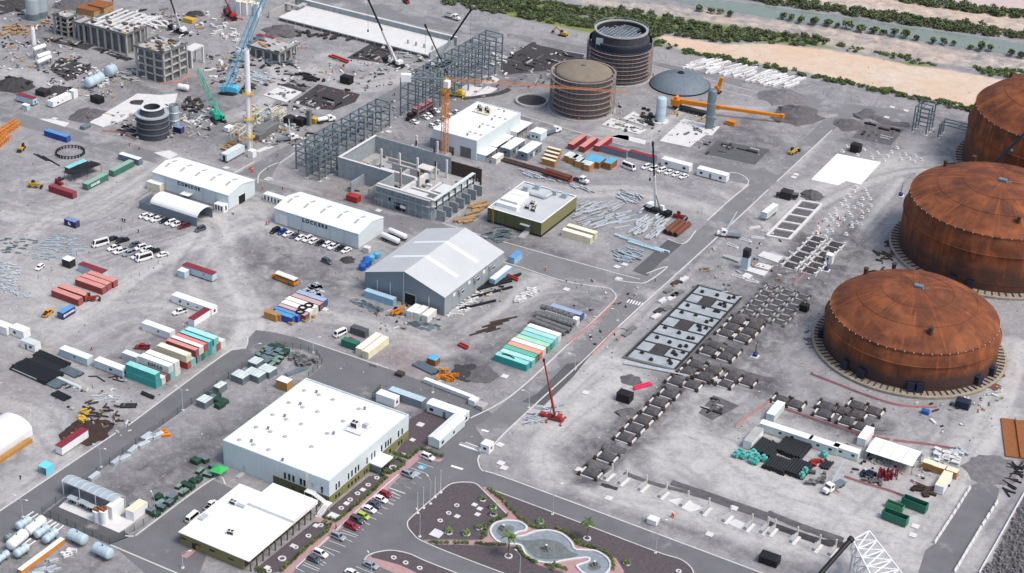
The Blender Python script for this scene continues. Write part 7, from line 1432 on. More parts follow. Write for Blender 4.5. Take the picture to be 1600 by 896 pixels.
def footing(beam,cage,mh,Lx=6.6,Ly=5.4,fill='soil_grey'):
 t=T('pad_footing'); bm=MB().cbox(0,0,0,.5,Ly*.74,.5).mesh('ground_beam',beam); cg=MB().tbox(0,0,0,1.1,1.1,1.25,.8,.8).mesh('column_stub',cage); md=MB(); 
 md.tbox(0,0,0,Lx*.68,Ly*.84,mh*.5,Lx*.6,Ly*.72).tbox(0,0,mh*.5,Lx*.6,Ly*.72,mh*.4,Lx*.36,Ly*.42); t.add('backfill',md.mesh('backfill',fill)); xb=MB().cbox(0,0,0,Lx*.7,.3,.4).mesh('ground_beam',beam)
 for s in (-1,1):
  t.add('ground_beam',bm,(s*Lx*.42,0,0)); t.add('ground_beam',xb,(0,s*Ly*.46,0))
  for u in (-1,1): t.add('column_stub',cg,(s*Lx*.42,u*Ly*.44,.01))
 return t
FDD=footing('concw','rust_dark',1.7); FW=footing('concw','concw',1.,fill='soild'); FP=footing('conc','concd',.5,5.4,4.6)
def frow(t,v,pts,lab,grp,rz=0,sc=1.):
 for i,(x,y) in enumerate(pts): p=P(v,x,y); spawn(t,(p.x,p.y,0),R_(rz+RU(-1,1)),lab,'footing',grp,scale=sc)
frow(FDD,'q6',[(195,765),(305,655),(435,520),(495,457),(555,397),(620,337),(668,275),(742,212),(790,125),(900,150),(870,60),(985,95)],'dark caged column footing with pale ground beams in the single diagonal row','dark footings, diagonal row',sc=1.)
def fgrid(t,v,a,b,nx,sx,ny,skip,lab,grp):
 p=P(v,*a); dy=(P(v,*b).y-p.y)/(ny-1)
 for j in range(ny):
  if j in skip: continue
  for i in range(nx): spawn(t,(p.x+i*sx+RU(-.3,.3),p.y+j*dy+RU(-.3,.3),0),R_(RU(-2,2)),lab,'footing',grp,scale=(1,RU(.9,1.),RU(.8,1.2)))
fgrid(FDD,'p5',(560,800),(970,390),2,6.4,9,(2,5),'dark caged column footing in the double row right of the foundation raft','dark footings, double row')
frow(FDD,'p5',[(920,850),(1040,890),(860,905)],'dark caged footing in the short row toward the rusty tank','dark footings, short row',sc=.9); frow(FDD,'p6',[(370,30),(455,55),(655,70),(760,100),(640,115),(850,65),(955,100),(790,165),(880,200),(850,120)],'dark caged footing below the nearest rusty tank','dark footings by the rusty tank',sc=1.)
fgrid(FP,'p5',(1040,320),(1215,110),3,6.,6,(),'pale framed pit footing between the raft and the white pier grid','pale pit footings')
fgrid(FW,'p4',(765,765),(975,530),2,7.4,6,(),'white piered footing with dark infill beside the white equipment cubicle','white piered footings')
FB=MB().cbox(0,0,0,1.7,1.7,.35).cbox(0,0,.35,.9,.9,.7).mesh('pier_base','concw')
for x,y in [(1265,155),(1225,190),(1195,228),(1145,275),(1095,328),(1265,305),(1285,330),(1310,255),(1345,225),(1375,237),(1385,182),(1425,140),(1330,80),(1310,115),(1430,285),(1380,300),(1380,340),(1215,360),(1170,350),(1120,360),(1060,370),(1290,395),(1335,390),(1370,402),(1115,460),(1070,465),(1240,490),(1290,425),(995,430),(985,480),(1060,515),(1165,410),(1405,100),(1450,180),(1455,240),(1250,250),(1150,320)]: p=P('p4',x,y); tag(obj('pier_base',FB,(p.x,p.y,0),RU(-.05,.05)),'small white concrete pier base standing in the loose field below the white slab','pier base','loose white pier bases')
for x,y in [(120,590),(85,630),(210,660),(265,615),(330,685),(375,640),(460,670),(570,695),(680,715),(430,705),(540,600),(490,635),(610,655),(690,665),(740,700),(640,690),(985,740)]: p=P('p7',x,y); tag(obj('pier_base',FB,(p.x,p.y,0)),'small white concrete pier base along the track between white slab and far rusty tank','pier base','white pier bases by the track')
o=obj('foundation_grid',None,P('p4',545,510)); tag(o,'white ladder shaped foundation frame of five bays filled with grey soil','foundation'); Q4=[(550,505),(740,540),(1030,232),(850,200)]; b0=o.location.copy()
bb=[];
for s in (0,1): bb.append((quadpt('p4',Q4,s,0)-b0,quadpt('p4',Q4,s,1)-b0))
for i in range(6): bb.append((quadpt('p4',Q4,0,i/5)-b0,quadpt('p4',Q4,1,i/5)-b0))
for a,b in bb: obj('ground_beam',MB().bar(a+Ve((0,0,.4)),b+Ve((0,0,.4+RU(0,.02))),1.1,.8).mesh('ground_beam','concw'),(0,0,0),0,o)
w=[quadpt('p4',Q4,s,t)-b0 for s,t in ((.03,.02),(.97,.02),(.97,.98),(.03,.98))]; obj('backfill',MB().prism([(p.x,p.y) for p in w],0,.3).mesh('backfill','soil'),(0,0,0),0,o)
for k,(pts,h,m,l) in enumerate([([(470,680),(640,740),(690,690),(520,640)],.5,'concw','upper pale slab strip right of the slim pale shaft'),([(440,770),(560,805),(600,770),(480,740)],.5,'concw','small pale slab left of the pier grid'),([(300,790),(520,860),(560,820),(380,780)],.6,'concw','long white slab strip at the foot of the slim pale shaft'),([(330,860),(390,885),(425,855),(365,830)],.6,'concw','squarish white slab near the raft corner'),([(540,660),(680,720),(720,690),(600,640)],.45,'conc','grey slab strip next to the ladder foundation'),([(160,690),(300,740),(330,710),(190,680)],.9,'conc','pale block frame at the roadside end of the works')]): pad('floor_slab','p4',pts,h,m,l)
p=P('p4',360,790); hh=H('p4',(360,790),(360,680)); o=obj('shaft',None,p); tag(o,'slim pale blue shaft with a dark open top among the white slabs','shaft'); chl(o,'wall',MB().cbox(0,0,0,2.6,2.6,hh),'pale_blue'); chl(o,'formwork',MB().cbox(0,0,hh,2.4,2.4,3.2),'dark')
q=cabin(2.6,2.4,3.6,wall='white',wins=(('F',-.4,.7,1,1.6),),legs=False,sk=.05); spawn(q,P('p4',1095,735),0,'white equipment cubicle with blue sign by the white pier grid','cubicle')
for x,y,s in [(560,470,0),(470,520,20),(360,540,0),(440,430,50),(250,590,-10),(300,860,0),(420,900,10)]:
 p=P('p4',x,y); o=obj('shuttering_mat',MB().cbox(0,0,0,5,1.2,.4).cbox(0,0,.4,4,.3,.5).mesh('formwork_panel','concw'),(p.x,p.y,0),R_(s)); tag(o,'pale formwork panel lying among the slabs between raft and boom truck','formwork','loose formwork panels')
for x,y in [(450,70),(520,40),(480,150),(410,195),(345,215),(390,135),(440,170),(90,450),(50,490),(310,300),(290,345),(380,280)]: p=P('p5',x,y); o=obj('shuttering_mat',MB().cbox(0,0,0,4,1.8,.6).mesh('formwork_panel',['concd','soild','concw'][(x+y)%3]),(p.x,p.y,0),R_(80)); tag(o,'formwork panel or mat lying along the roadside edge of the foundation raft','formwork','panels along the raft')
wp=[(140,700),(880,905),(890,890),(150,685)]
for a,b,l in [((20,735),(900,905),'nearest long white pipe run along the front of the raft')]:
 p=P('p5',*a); q=P('p5',*b); o=obj('pipeline',None,p); tag(o,l,'pipeline')
 for k in (0,.9): obj('pipe',MB().tube((0,k,.5),(q.x-p.x,q.y-p.y+k,.5),.28,8).mesh('pipe','galv'),(0,0,0),0,o)
 for i in range(8): t=i/7; obj('support',MB().cbox((q.x-p.x)*t,(q.y-p.y)*t+.45,0,.4,1.8,.25).mesh('support','conc'),(0,0,0),0,o)
for v,pts,h,m,l in [('13',[(268,230),(432,68),(706,122),(578,262),(485,240),(432,266)],.25,'roof_white','large bright white membrane covered slab right of the main road'),('p2',[(200,805),(450,575),(675,625),(660,680),(830,650),(745,750),(680,740),(510,870)],.3,'concw','white concrete slab carrying the tall silo'),
('02',[(560,785),(620,740),(840,815),(790,842)],.3,'concw','white slab in front of the scaffolded dome tank'),('02',[(690,745),(760,700),(870,765),(830,790)],.3,'concw','white slab beside the shorter silo'),('00',[(560,770),(860,590),(1000,600),(1110,590),(1090,660),(980,690),(900,670),(760,760),(640,800)],.4,'concw','white perforated slab behind the dark round tank'),
('n5',[(410,400),(625,285),(890,360),(700,490)],.4,'concw','white ribbed slab beside the black excavation'),('n7',[(880,850),(1050,735),(1230,790),(1080,896),(960,896)],.5,'concw','left white slab strips behind the yellow crane'),('n7',[(1090,900),(1290,770),(1420,800),(1260,896)],.5,'concw','right white slab strips behind the yellow crane'),
('n3',[(800,700),(900,650),(1040,690),(950,760)],.4,'concw','white octagonal base by the pale stack'),('n3',[(1030,700),(1080,640),(1200,680),(1150,730)],.4,'concw','white base beside the green crane'),('n7',[(1185,690),(1230,640),(1330,630),(1440,680),(1400,730),(1260,735)],.4,'concw','round pale pad right of the pipe rack'),
('n6',[(450,460),(640,380),(700,400),(520,470)],.2,'concw','pale slab along the road at the foot of the yellow frames'),('10',[(960,60),(1060,45),(1110,70),(1060,100)],.06,'concw','white patch of concrete behind the canteen'),('n2',[(490,690),(640,690),(870,740),(810,790)],.06,'concw','pale concrete crossing by the upper left road'),
('02',[(620,855),(680,840),(840,880),(830,905)],.08,'concw','pale slab beside the tank road'),('m0',[(1380,200),(1480,165),(1620,180),(1620,240)],.08,'concw','pale slab strip right of the tank road junction')]: pad('floor_slab',v,pts,h,m,l)
for v,pts,m,l in [('01',[(230,640),(390,528),(650,590),(620,640),(480,690),(370,682)],'soild','large black excavation with trench lines below the upper road'),('01',[(565,365),(740,260),(930,285),(760,390)],'soild','dark pit with white strips beside the long basin'),('02',[(-60,380),(150,280),(450,345),(440,420),(230,440),(-60,470)],'soild','wide dark excavation left of the scaffolded tanks'),
('12',[(1200,65),(1280,-15),(1610,40),(1520,135)],'asphalt_dark','dark grey slab with black pit right of the tank road'),('p7',[(170,505),(290,375),(600,440),(490,575)],'soil','pit lined with white kerbs near the far rusty tank'),('00',[(300,430),(380,360),(600,420),(420,510)],'soild','dark foundation pit with white capped walls at the upper left'),('00',[(260,235),(380,250),(590,285),(540,315),(280,255)],'soild','long dark trench in front of the upper left concrete frames'),('00',[(570,305),(620,300),(840,370),(790,385)],'soild','second dark trench in front of the upper left concrete frames'),
('00',[(0,50),(60,20),(180,30),(120,80)],'soild','dark excavation at the top left corner'),('n5',[(100,370),(200,220),(330,260),(200,400)],'soild','dark pit right of the blue crane'),('n5',[(640,260),(760,220),(1020,290),(880,350)],'soil','grey pit behind the ribbed slab'),('n3',[(50,830),(150,750),(290,800),(260,896),(80,896)],'soild','dark pit left of the dark round tank'),('22',[(1165,790),(1260,680),(1420,745),(1320,800),(1250,835)],'soil','grey excavation with loose pipes below the dark footings')]:
 o=pad('excavation',v,pts,.06,m,l,'excavation'); w=[Ve((*q,0)) for q in WP(v,pts)]; rg=RND(len(l)*7); ext=max((a-b).length for a in w for b in w); cen=o.location
 for k in range(10):
  a,b,t=rg.choice(w),rg.choice(w),rg.random(); p=(a.lerp(b,t)).lerp(cen,rg.uniform(.1,.7))-cen; obj('trench_edge',MB().cbox(0,0,.06,rg.uniform(3,ext*.22),rg.uniform(.4,1.),rg.uniform(.2,.9)).mesh('trench_edge',['dark','soil','conc','black'][k%4]),(p.x,p.y,0),R_(rg.choice([0,0,90])),o)
ps=T('pipe_support'); ps.add('base',MB().box(-1.6,-3,0,1.6,3,.3).mesh('base','concw')); ps.add('wall',MB().box(-.5,-2.6,.3,.5,2.6,1.7).mesh('wall','conc')); ps.add('post',MB().box(-.25,2.6,0,.25,3.1,4.2).mesh('post','concw'))
LB='white pipe support wall with a tall end post in the line along the bottom road'
for x,y in [(600,295),(690,325),(815,365),(940,410),(1075,465),(1205,510),(1340,560),(1475,610),(1575,630)]: p=P('32',x,y); spawn(ps,(p.x,p.y,0),R_(-3),LB,'pipe support','pipe support walls',scale=.82)
for x,y in [(20,640),(160,690),(300,740),(400,770)]: p=P('33',x,y); spawn(ps,(p.x,p.y,0),R_(-3),LB,'pipe support','pipe support walls',scale=.8)
pad('floor_slab','32',[(970,440),(1060,425),(1200,490),(1110,515)],.1,'concw','white floor strip between pipe support walls, left'); pad('floor_slab','32',[(1340,580),(1400,560),(1480,600),(1420,620)],.1,'concw','white floor strip between pipe support walls, right')
def berm(v,pts,w,h,m,label=None):
 p=[Ve((*q,0)) for q in smooth(WP(v,pts),6)]; rg=RND(int(pts[0][0])); rings=[]
 for i,a in enumerate(p):
  d=(p[min(i+1,len(p)-1)]-p[max(i-1,0)]).normalized(); n=Ve((-d.y,d.x,0)); hh=h*.6*rg.uniform(.7,1.2); k=w*rg.uniform(.8,1.15); rings.append([a+n*k/2,a+n*k*.18+Ve((0,0,hh)),a-n*k*.18+Ve((0,0,hh*.95)),a-n*k/2])
 struct('earth_bank',MB().loft(rings).mesh('earth_bank',m))
for v,pts,w,h,m in [('32',[(700,270),(900,340),(1200,420),(1600,560)],2,.5,'soil'),('32',[(1000,330),(1300,430),(1600,540)],3,.8,'soil'),('32',[(560,340),(660,370)],2,.6,'soild'),('33',[(0,520),(250,620),(470,690)],3,.8,'soil'),('33',[(0,585),(300,690),(480,720)],3,.8,'soild'),('q6',[(280,570),(360,590),(440,610)],4,1.2,'soil'),('q6',[(160,690),(250,720),(300,745)],4,1.2,'soil'),('q6',[(700,150),(840,190)],4,1.3,'soil'),('p5',[(700,560),(830,590),(980,640)],5,1.4,'soil'),('p5',[(950,340),(1100,370),(1190,400)],4,1.3,'soil'),('p5',[(560,740),(700,770),(830,800)],4,1.3,'soil'),('p5',[(880,770),(1060,830),(1240,870)],4,1.2,'soil'),('q6',[(380,350),(440,330),(500,330)],4,1.,'soil'),('01',[(60,690),(200,720),(420,760)],2,.5,'soil'),('02',[(0,350),(60,320),(140,270)],3,1,'soild'),('03',[(640,690),(560,740)],6,1.4,'soil'),('p7',[(190,330),(330,330),(480,390),(640,400)],6,1.2,'soil'),('00',[(0,90),(100,60),(170,50)],3,1,'soild'),('n5',[(640,260),(800,300),(930,350)],2.5,.9,'soild'),('01',[(1290,620),(1500,590),(1580,560)],3,1.,'soild')]: berm(v,pts,w,h,m)
def heap(v,x,y,r,h,m,label,name='soil_heap',cat='heap',group=None):
 p=P(v,x,y); rg=RND(int(x*7+y)); mb=MB(); n=16; o0=0
 prof=[(1,0),(.8,.18),(.55,.5),(.28,.82),(.08,1)]
 for j,(a,b) in enumerate(prof):
  for i in range(n): t=2*PI*i/n; k=a*r*(1+.22*rg.uniform(-1,1)); mb.v.append((k*cos(t),k*sin(t),max(0,b*h*(1+.15*rg.uniform(-1,1))) if j else -.05))
 for j in range(4):
  for i in range(n): mb.f.append((j*n+i,j*n+(i+1)%n,(j+1)*n+(i+1)%n,(j+1)*n+i)); mb.m.append(0)
 mb.f.append(tuple(4*n+i for i in range(n))); mb.m.append(0)
 tag(obj(name,mb.mesh(name,m),(p.x,p.y,0)),label,cat,group)
for v,x,y,r,h,m,l in [('p4',935,145,5,2.4,'soil','small grey gravel heap beside the ladder foundation'),('03',175,725,12,4,'soil','large dark gravel heap at the end of the orange boom'),('03',85,610,11,3,'rock','grey gravel heap between shore road and silos'),('p7',130,400,7,1.6,'soil','low grey heap inside the road corner by the white kerbed pit'),('n4',640,400,9,3,'soil','brown grey spoil heap below the long basin'),('n2',170,270,9,3.4,'soild','black spoil heap at the left of the upper works'),('n2',720,340,6,2,'soild','black spoil heap behind the white upper left cabin'),('n2',1100,640,8,2.,'soil','brown grey heap at the left end of the perforated slab'),('30',545,10,8,.9,'soil_brown','dark brown spoil patch under the yellow pipe fittings'),('n3',270,490,5,1.,'soild','dark heap in the gap of the perforated slab'),('n1',1000,180,5,1.5,'soild','dark heap beyond the yellow box at the top left'),('n0',980,40,12,2.5,'soil','grey heap at the top left behind the frames'),('33',1400,250,9,.8,'rock','pale rock tip at the head of the haul road'),('21',1330,540,7,.25,'soild','dark wet stain of soil near the orange frames'),('22',740,585,4,.5,'soil','low ring of grey spoil left of the pink frame'),('s6',60,810,6,.5,'soil','low rubble spread in front of the teal containers'),('11',570,730,3,1.2,'soild','black rubble heap at the right end of the LOCKERS cars'),('n0',130,60,9,2,'soild','dark rough spoil at the top left corner')]: heap(v,x,y,r,h,m,l)
# -- laid out steel
def laid(v,quad,n,L,w,m,label,group,rz=90,jit=6,name='steel_beam',h=.35,lay=.0,seed=1):
 rg=RND(seed); ms=[MB().cbox(0,0,0,l,w,h*.35).cbox(0,0,h*.35,l,w*.25,h*.4).cbox(0,0,h*.75,l,w,h*.25).mesh(name,m) for l in (L*.7,L,L*1.3)]
 for i in range(n):
  p=quadpt(v,quad,rg.random(),rg.random()); o=obj(name,rg.choice(ms),(p.x,p.y,rg.random()*lay),R_(rz+rg.uniform(-jit,jit))); tag(o,label,'steel beam',group)
laid('p3',[(150,400),(440,520),(560,280),(290,230)],80,4.2,.42,'galv','white galvanised beam in the laydown block left of the rust pipes','beams left of the rust pipes',88,5,lay=.5,seed=1)
laid('p3',[(0,700),(220,720),(270,600),(20,560)],36,3.6,.5,'steell','pale steel piece in the laydown block at the kerb corner','steel at the kerb corner',-5,16,lay=.6,name='steel_section',seed=2); laid('12',[(690,620),(860,670),(900,640),(730,600)],6,11,.9,'pale_blue','long pale blue girder in the kerbside laydown','pale blue girders',-3,3,h=.8,seed=3)
laid('12',[(390,480),(560,550),(680,390),(440,370)],60,5,.4,'galv','white steel length on the ground right of the olive control building','steel by the control building',72,9,lay=.6,name='steel_section',seed=4); laid('12',[(620,510),(690,530),(760,460),(700,420)],8,7,.9,'galv','wide white girder in the strip between two laydown blocks','wide white girders',60,6,seed=5); laid('12',[(670,350),(720,375),(830,340),(720,310)],14,6,.5,'galv','white beam in the small pile up the yard from the crane','beams up the yard',-20,25,lay=.5,seed=6)
laid('22',[(80,880),(240,830),(330,720),(150,760)],40,3.6,.35,'galv','white truss piece in the pile beside the red crane','truss pieces by the red crane',50,50,lay=.8,name='truss_piece',seed=7)
laid('02',[(1110,420),(1180,430),(1290,390),(1150,380)],20,8,.9,'paint_white','white girder in the first block by the shore road','shore road girders one',70,6,name='white_girder',seed=8,h=.8); laid('02',[(1230,445),(1290,460),(1350,400),(1270,400)],14,8,.9,'paint_white','white girder in the second block by the shore road','shore road girders two',70,6,name='white_girder',seed=9,h=.8); laid('02',[(1320,460),(1460,490),(1530,440),(1370,415)],28,8,.9,'paint_white','white girder in the third block by the shore road','shore road girders three',70,6,name='white_girder',seed=10,h=.8); laid('02',[(1490,500),(1740,550),(1800,500),(1580,455)],38,8,.9,'paint_white','white girder in the last block by the shore road','shore road girders four',70,6,name='white_girder',seed=11,h=.8)
laid('n5',[(270,230),(400,240),(520,180),(280,100)],26,7,.5,'galv','white steel length behind the white mast','steel behind the mast',-5,20,lay=.4,name='steel_section',seed=12); laid('10',[(150,690),(300,760),(620,630),(360,570)],110,1.7,.6,'steell','small steel item laid out in rows left of the gravel car park','laid out small steel',30,10,name='steel_part',h=.3,seed=13); laid('10',[(0,900),(60,950),(140,780),(0,720)],60,1.5,.7,'galv','small pale steel item in the dense patch at the left edge','small steel at left edge',30,40,name='steel_part',h=.4,seed=14); laid('10',[(0,690),(120,690),(260,600),(0,590)],34,1.5,.5,'steel','grey steel item scattered at the far left of the laydown','scattered steel far left',25,20,name='steel_part',h=.3,seed=15); laid('20',[(0,10),(120,60),(250,90),(60,0)],26,1.6,.6,'galv','pale steel item in the band above the red containers','steel band by red containers',10,50,name='steel_part',h=.4,seed=16)
laid('21',[(590,90),(760,180),(800,140),(640,80)],40,1.7,1.1,'steel','dark framed panel lying in front of the sky blue container','panels before the warehouse',-15,12,name='frame_panel',h=.2,seed=17); laid('21',[(920,230),(1100,290),(1180,250),(960,215)],30,1.7,1.1,'steel','grey framed panel lying below the white half containers','panels below the half containers',-15,12,name='frame_panel',h=.2,seed=18); laid('m2',[(690,190),(880,270),(960,150),(800,90)],34,2.,1.1,'galv','pale panel laid on the ground right of the school bus','panels right of the bus',-10,20,name='frame_panel',h=.25,seed=19)
laid('21',[(1200,180),(1300,190),(1420,20),(1330,90)],30,3,.6,'concw','assorted white and dark scrap along the warehouse side','scrap along the warehouse',45,60,name='scrap_piece',h=.6,seed=20); laid('21',[(1320,110),(1400,125),(1600,-60),(1480,-50)],12,11,.7,'pipe_black','long dark beam along the warehouse side track','dark beams by the warehouse',62,4,h=.7,name='dark_beam',seed=21); laid('21',[(1390,290),(1470,290),(1580,190),(1500,180)],8,8,.5,'rust_dark','brown beam lying on the track between warehouse and pipe rings','brown beams on the track',62,4,h=.4,name='dark_beam',seed=22); laid('s6',[(370,130),(430,160),(620,30),(560,-10)],26,1.6,1.1,'concw','white fitting in the line of parts beside the track','white fittings by the track',45,60,name='fitting',h=.9,seed=23)
laid('12',[(20,160),(40,190),(560,330),(480,280)],26,4,.6,'galv','white pipe spool on low blocks behind the olive control building','white pipe spools',-12,8,name='pipe_spool',h=.6,seed=24); laid('11',[(1250,490),(1330,500),(1460,380),(1400,370)],18,6,.9,'timber','tan formwork girder stacked beside the olive control building','yellow girders',60,6,h=.6,lay=.6,name='formwork_girder',seed=25); laid('s4',[(90,690),(240,780),(420,680),(230,600)],20,4,.8,'steel','dark and grey steel piece under the olive building wall','steel under the olive building',40,25,h=.5,name='steel_section',seed=26)
laid('20',[(490,560),(760,620),(830,560),(600,520)],6,4,.3,'dark','scrap bar by the pale cabin pair','scrap bars',20,60,seed=27); laid('20',[(500,870),(740,880),(800,760),(540,720)],36,2.6,.35,'rust_dark','rusty bar in the scrap around the yellow fittings','rusty bars',30,80,h=.4,lay=.5,seed=28); laid('20',[(540,690),(620,740),(760,700),(680,640)],10,3.5,.4,'galv','pale bar among the rusty scrap','pale scrap bars',40,30,seed=29)
for v,q,n,lab,sd in [('n0',[(0,440),(300,470),(430,340),(0,300)],24,'odd white or grey block on the upper left gravel',31),('n2',[(1050,230),(1280,300),(1500,120),(1180,60)],30,'white block beside the pale spherical vessels',32),('n4',[(560,420),(1500,560),(1580,480),(700,360)],30,'pale block in the yard below the long basin',33),('n5',[(300,620),(700,850),(900,740),(560,560)],30,'pale block among the yellow frames',34),('n1',[(1000,380),(1560,560),(1600,420),(1150,160)],26,'pale scrap right of the upper white crane',35),('01',[(680,480),(760,480),(1100,330),(950,300)],18,'dark scrap by the long basin end',36),('p2',[(0,590),(120,640),(320,540),(30,470)],22,'white frame piece around the shorter silo',37),('n6',[(30,560),(120,320),(330,400),(200,180)],12,'pale scrap left of the white mast',38),('01',[(1440,420),(1500,440),(1620,340),(1500,330)],14,'dark scrap right of the tall pipe rack',39),('n3',[(800,620),(1000,640),(1150,480),(900,420)],26,'timber and pale scrap between the dark round tank and green crane',40),('33',[(1020,180),(1180,220),(1240,150),(1060,120)],12,'pale frame beside the bottom right yard',41)]:
 laid(v,q,n,2.4,1.2,['concw','conc','dark','timber','concw','soild','galv'][sd%7],lab,lab+'s',20,80,name='scrap_piece',h=.9,seed=sd)
for v,x,y in [('s1',1220,390),('f',905,735),('f',1147,795),('32',605,430),('32',1235,655),('33',920,605),('11',70,228),('n6',640,800),('n6',105,665),('12',655,775),('12',705,760),('12',665,850),('n2',680,690),('p7',500,257),('p7',617,287),('p7',455,342),('s3',1225,320),('p0',535,40),('p0',440,798),('21',430,145),('13',160,215),('13',175,198),('22',340,20),('s6',290,830),('33',905,660),('22',460,665),('31',1530,210),('31',1550,240),('31',1525,95)]: p=P(v,x,y); tag(obj('cover_slab',SLAB,(p.x,p.y,.06),RU(-.1,.1)),'square white manhole cover slab lying alone on the ground','slab','lone white cover slabs').scale=(1.4,1.4,1.6)
cm('hotpink',222,60,96,rough=.6,var=.1)
# -- fences and plastic barrier netting
rfence('green_fence',[(66,803),(130,757),(232,680),(300,632),(357,591),(420,548),(432,543)],'tall green mesh fence along the left road side of the gravel yard','f',2.4,6); rfence('green_fence',[(66,803),(172,852)],'green mesh fence on the near side of the gas plant pad','f',2.4,3.4); rfence('green_fence',[(172,852),(195,839),(225,822),(262,795),(300,768)],'green mesh fence at the service yard side of the gas plant','f',2.4,4)
rfence('green_fence',[(432,543),(470,547),(495,556),(503,570),(482,590)],'green mesh fence curving round the far corner of the green blocks','f',2.4,3); rfence('green_fence',[(582,624),(594,610)],'short green fence panel behind the large white roof','f',2.4,2)
for i,(v,pts,l,h) in enumerate([('22',[(350,362),(480,255),(600,150),(655,90)],'pink plastic net barrier on the kerb by the container row',.95),('22',[(500,430),(560,370),(660,265)],'pink plastic net barrier across the road from the container row',.95),('22',[(1395,880),(1500,800),(1610,725)],'pink net barrier left of the mint green cabins',.95),('p6',[(350,70),(580,150),(850,240),(1060,280)],'pink net barrier behind the mint green cabins',.95),('s7',[(20,640),(150,690),(330,760),(500,810),(700,822)],'pink net barrier curving below the nearest rusty tank',.95),('p6',[(770,515),(900,560),(1040,600),(1150,640)],'red net barrier in front of the white fabric shed',.95),('p6',[(1190,540),(1330,600)],'red net barrier beside the white box at the bottom right',.95),('p6',[(1080,285),(1300,310),(1530,350)],'pink net barrier behind the bottom right workshop tables',.95),('n3',[(560,260),(800,225),(980,130)],'red net barrier at the foot of the four storey frame',.95),('n2',[(1280,850),(1500,870),(1700,960)],'red net barrier around the dark pit left of the round tank',.95),('13',[(160,890),(260,790),(330,720)],'red net barrier at the road corner by the gravel heap',.95)]):
 rfence('safety_fence',pts,l,v,h,4,'pinkred',None,'solid',.04,sm=True,cat='net barrier')
rfence('wire_fence',[(0,470),(60,436),(120,400),(190,362),(225,330),(235,300)],'thin wire fence crossing the gravel left of the canteen','f',1.8,8,'steel',None,False); rfence('wire_fence',[(205,435),(218,432),(262,402),(255,395)],'wire fence round the sign at the gravel car park exit','f',1.6,5,'steel',None,False); rfence('wire_fence',[(690,20),(800,40),(900,60),(1040,92),(1130,112),(1200,130),(1330,158),(1480,190)],'long wire fence between shore road and the green bank','f',2,12,'steel',None,False)
for pts,l in [([(1262,362),(1150,540),(1035,715)],'white concrete barrier line on the left edge of the haul road'),([(1432,450),(1330,610),(1160,895)],'white concrete barrier line on the right edge of the haul road')]:
 w=WP('33',pts); o=obj('road_barrier',None,(*w[0],0)); tag(o,l,'barrier'); mb=MB().loft([[(0,-.4,0),(0,-.12,.9),(0,.12,.9),(0,.4,0)],[(2.9,-.4,0),(2.9,-.12,.9),(2.9,.12,.9),(2.9,.4,0)]]).mesh('barrier_block','concw')
 for a,b in zip(w[:-1],w[1:]):
  d=Ve(b)-Ve(a); n=int(d.length/3.1)
  for i in range(n): q=Ve(a)+d*i/n-Ve(w[0]); obj('barrier_block',mb,(q.x,q.y,0),math.atan2(d.y,d.x)+RU(-.02,.02),o)
w=WP('33',[(1610,385),(1440,690),(1318,905)]); o=obj('retaining_wall',None,(*w[0],0)); tag(o,'low concrete retaining wall along the dark rock slope at the right edge','wall'); mb=MB()
for a,b in zip(w[:-1],w[1:]): mb.bar((a[0]-w[0][0],a[1]-w[0][1],.4),(b[0]-w[0][0],b[1]-w[0][1],.4),.4,1.)
chl(o,'wall',mb,'concw')
rg=RND(8); ms=[]
for k in range(4):
 mb=MB(); mb.tbox(0,0,-.2,1.4,1.2,rg.uniform(.8,1.3),.7,.6,0,rg.uniform(-.2,.2),rg.uniform(-.2,.2)); ms.append(mb)
big=MB()
for i in range(900):
 p=G(rg.uniform(1530,1640),rg.uniform(740,930))
 if proj(p)[0]<1606-(proj(p)[1]-772)*.57: continue
 m=rg.choice(ms); a=rg.uniform(0,6.28); s=rg.uniform(.5,1.1); c_,s_=cos(a)*s,sin(a)*s; big._add([(p.x+x*c_-y*s_,p.y+x*s_+y*c_,z*s) for x,y,z in m.v],m.f)
struct('riprap',big.mesh('riprap','rock'),kind='stuff')
# -- yard of stacked cable boxes beside the big office
cm('green_top',120,146,134,rough=.6,var=.15)
def bundle(n,L,W_,h,top,side,name='stacked_bundle'):
 key=('bun',n,L,W_,h,top,side)
 if key in CACHE: return CACHE[key]
 t=T(name)
 for i in range(n): t.add('bundle',MB().tbox(0,0,0,L/n-.12,W_,h,L/n-.16,W_*.96).mesh('bundle',side),((i-(n-1)/2)*L/n,0,0)); t.add('cover',MB().tbox(0,0,h+.003,L/n-.1,W_+.05,.12,L/n-.3,W_-.2).mesh('cover',top),((i-(n-1)/2)*L/n,0,0))
 CACHE[key]=t; return t
for x,y,n,l in [(640,580,4,'nearest white topped bundle row in the gravel yard'),(840,562,5,'white topped bundle row right of the nearest one'),(975,505,4,'white topped bundle block at the right end of the rows'),(810,400,3,'farthest white topped bundle row touching the green boxes'),(345,700,2,'grey white bundle stack by the road fence'),(170,885,3,'white topped bundle stack at the near end by the fence')]: spawn(bundle(n,n*1.25,4.,2.4,'greenp','steel'),corner('m7',x,y,n*1.25,4.),R_(-2),l,'bundle','white topped bundles')
GB=[bundle(1,2.2,2.6,1.8,'steel','green','cable_box'),bundle(2,3.2,2.4,1.5,'green','green','cable_box'),bundle(1,1.8,3.2,1.2,'green_top','green','cable_box')]
def gboxes(v,pts,lab,grp,rz=(0,90)):
 for i,(x,y) in enumerate(pts): spawn(GB[(i*7+int(x))%3],P(v,x,y),R_(RR.choice(rz)+RU(-9,9)),lab,'box',grp,scale=RU(.75,1.))
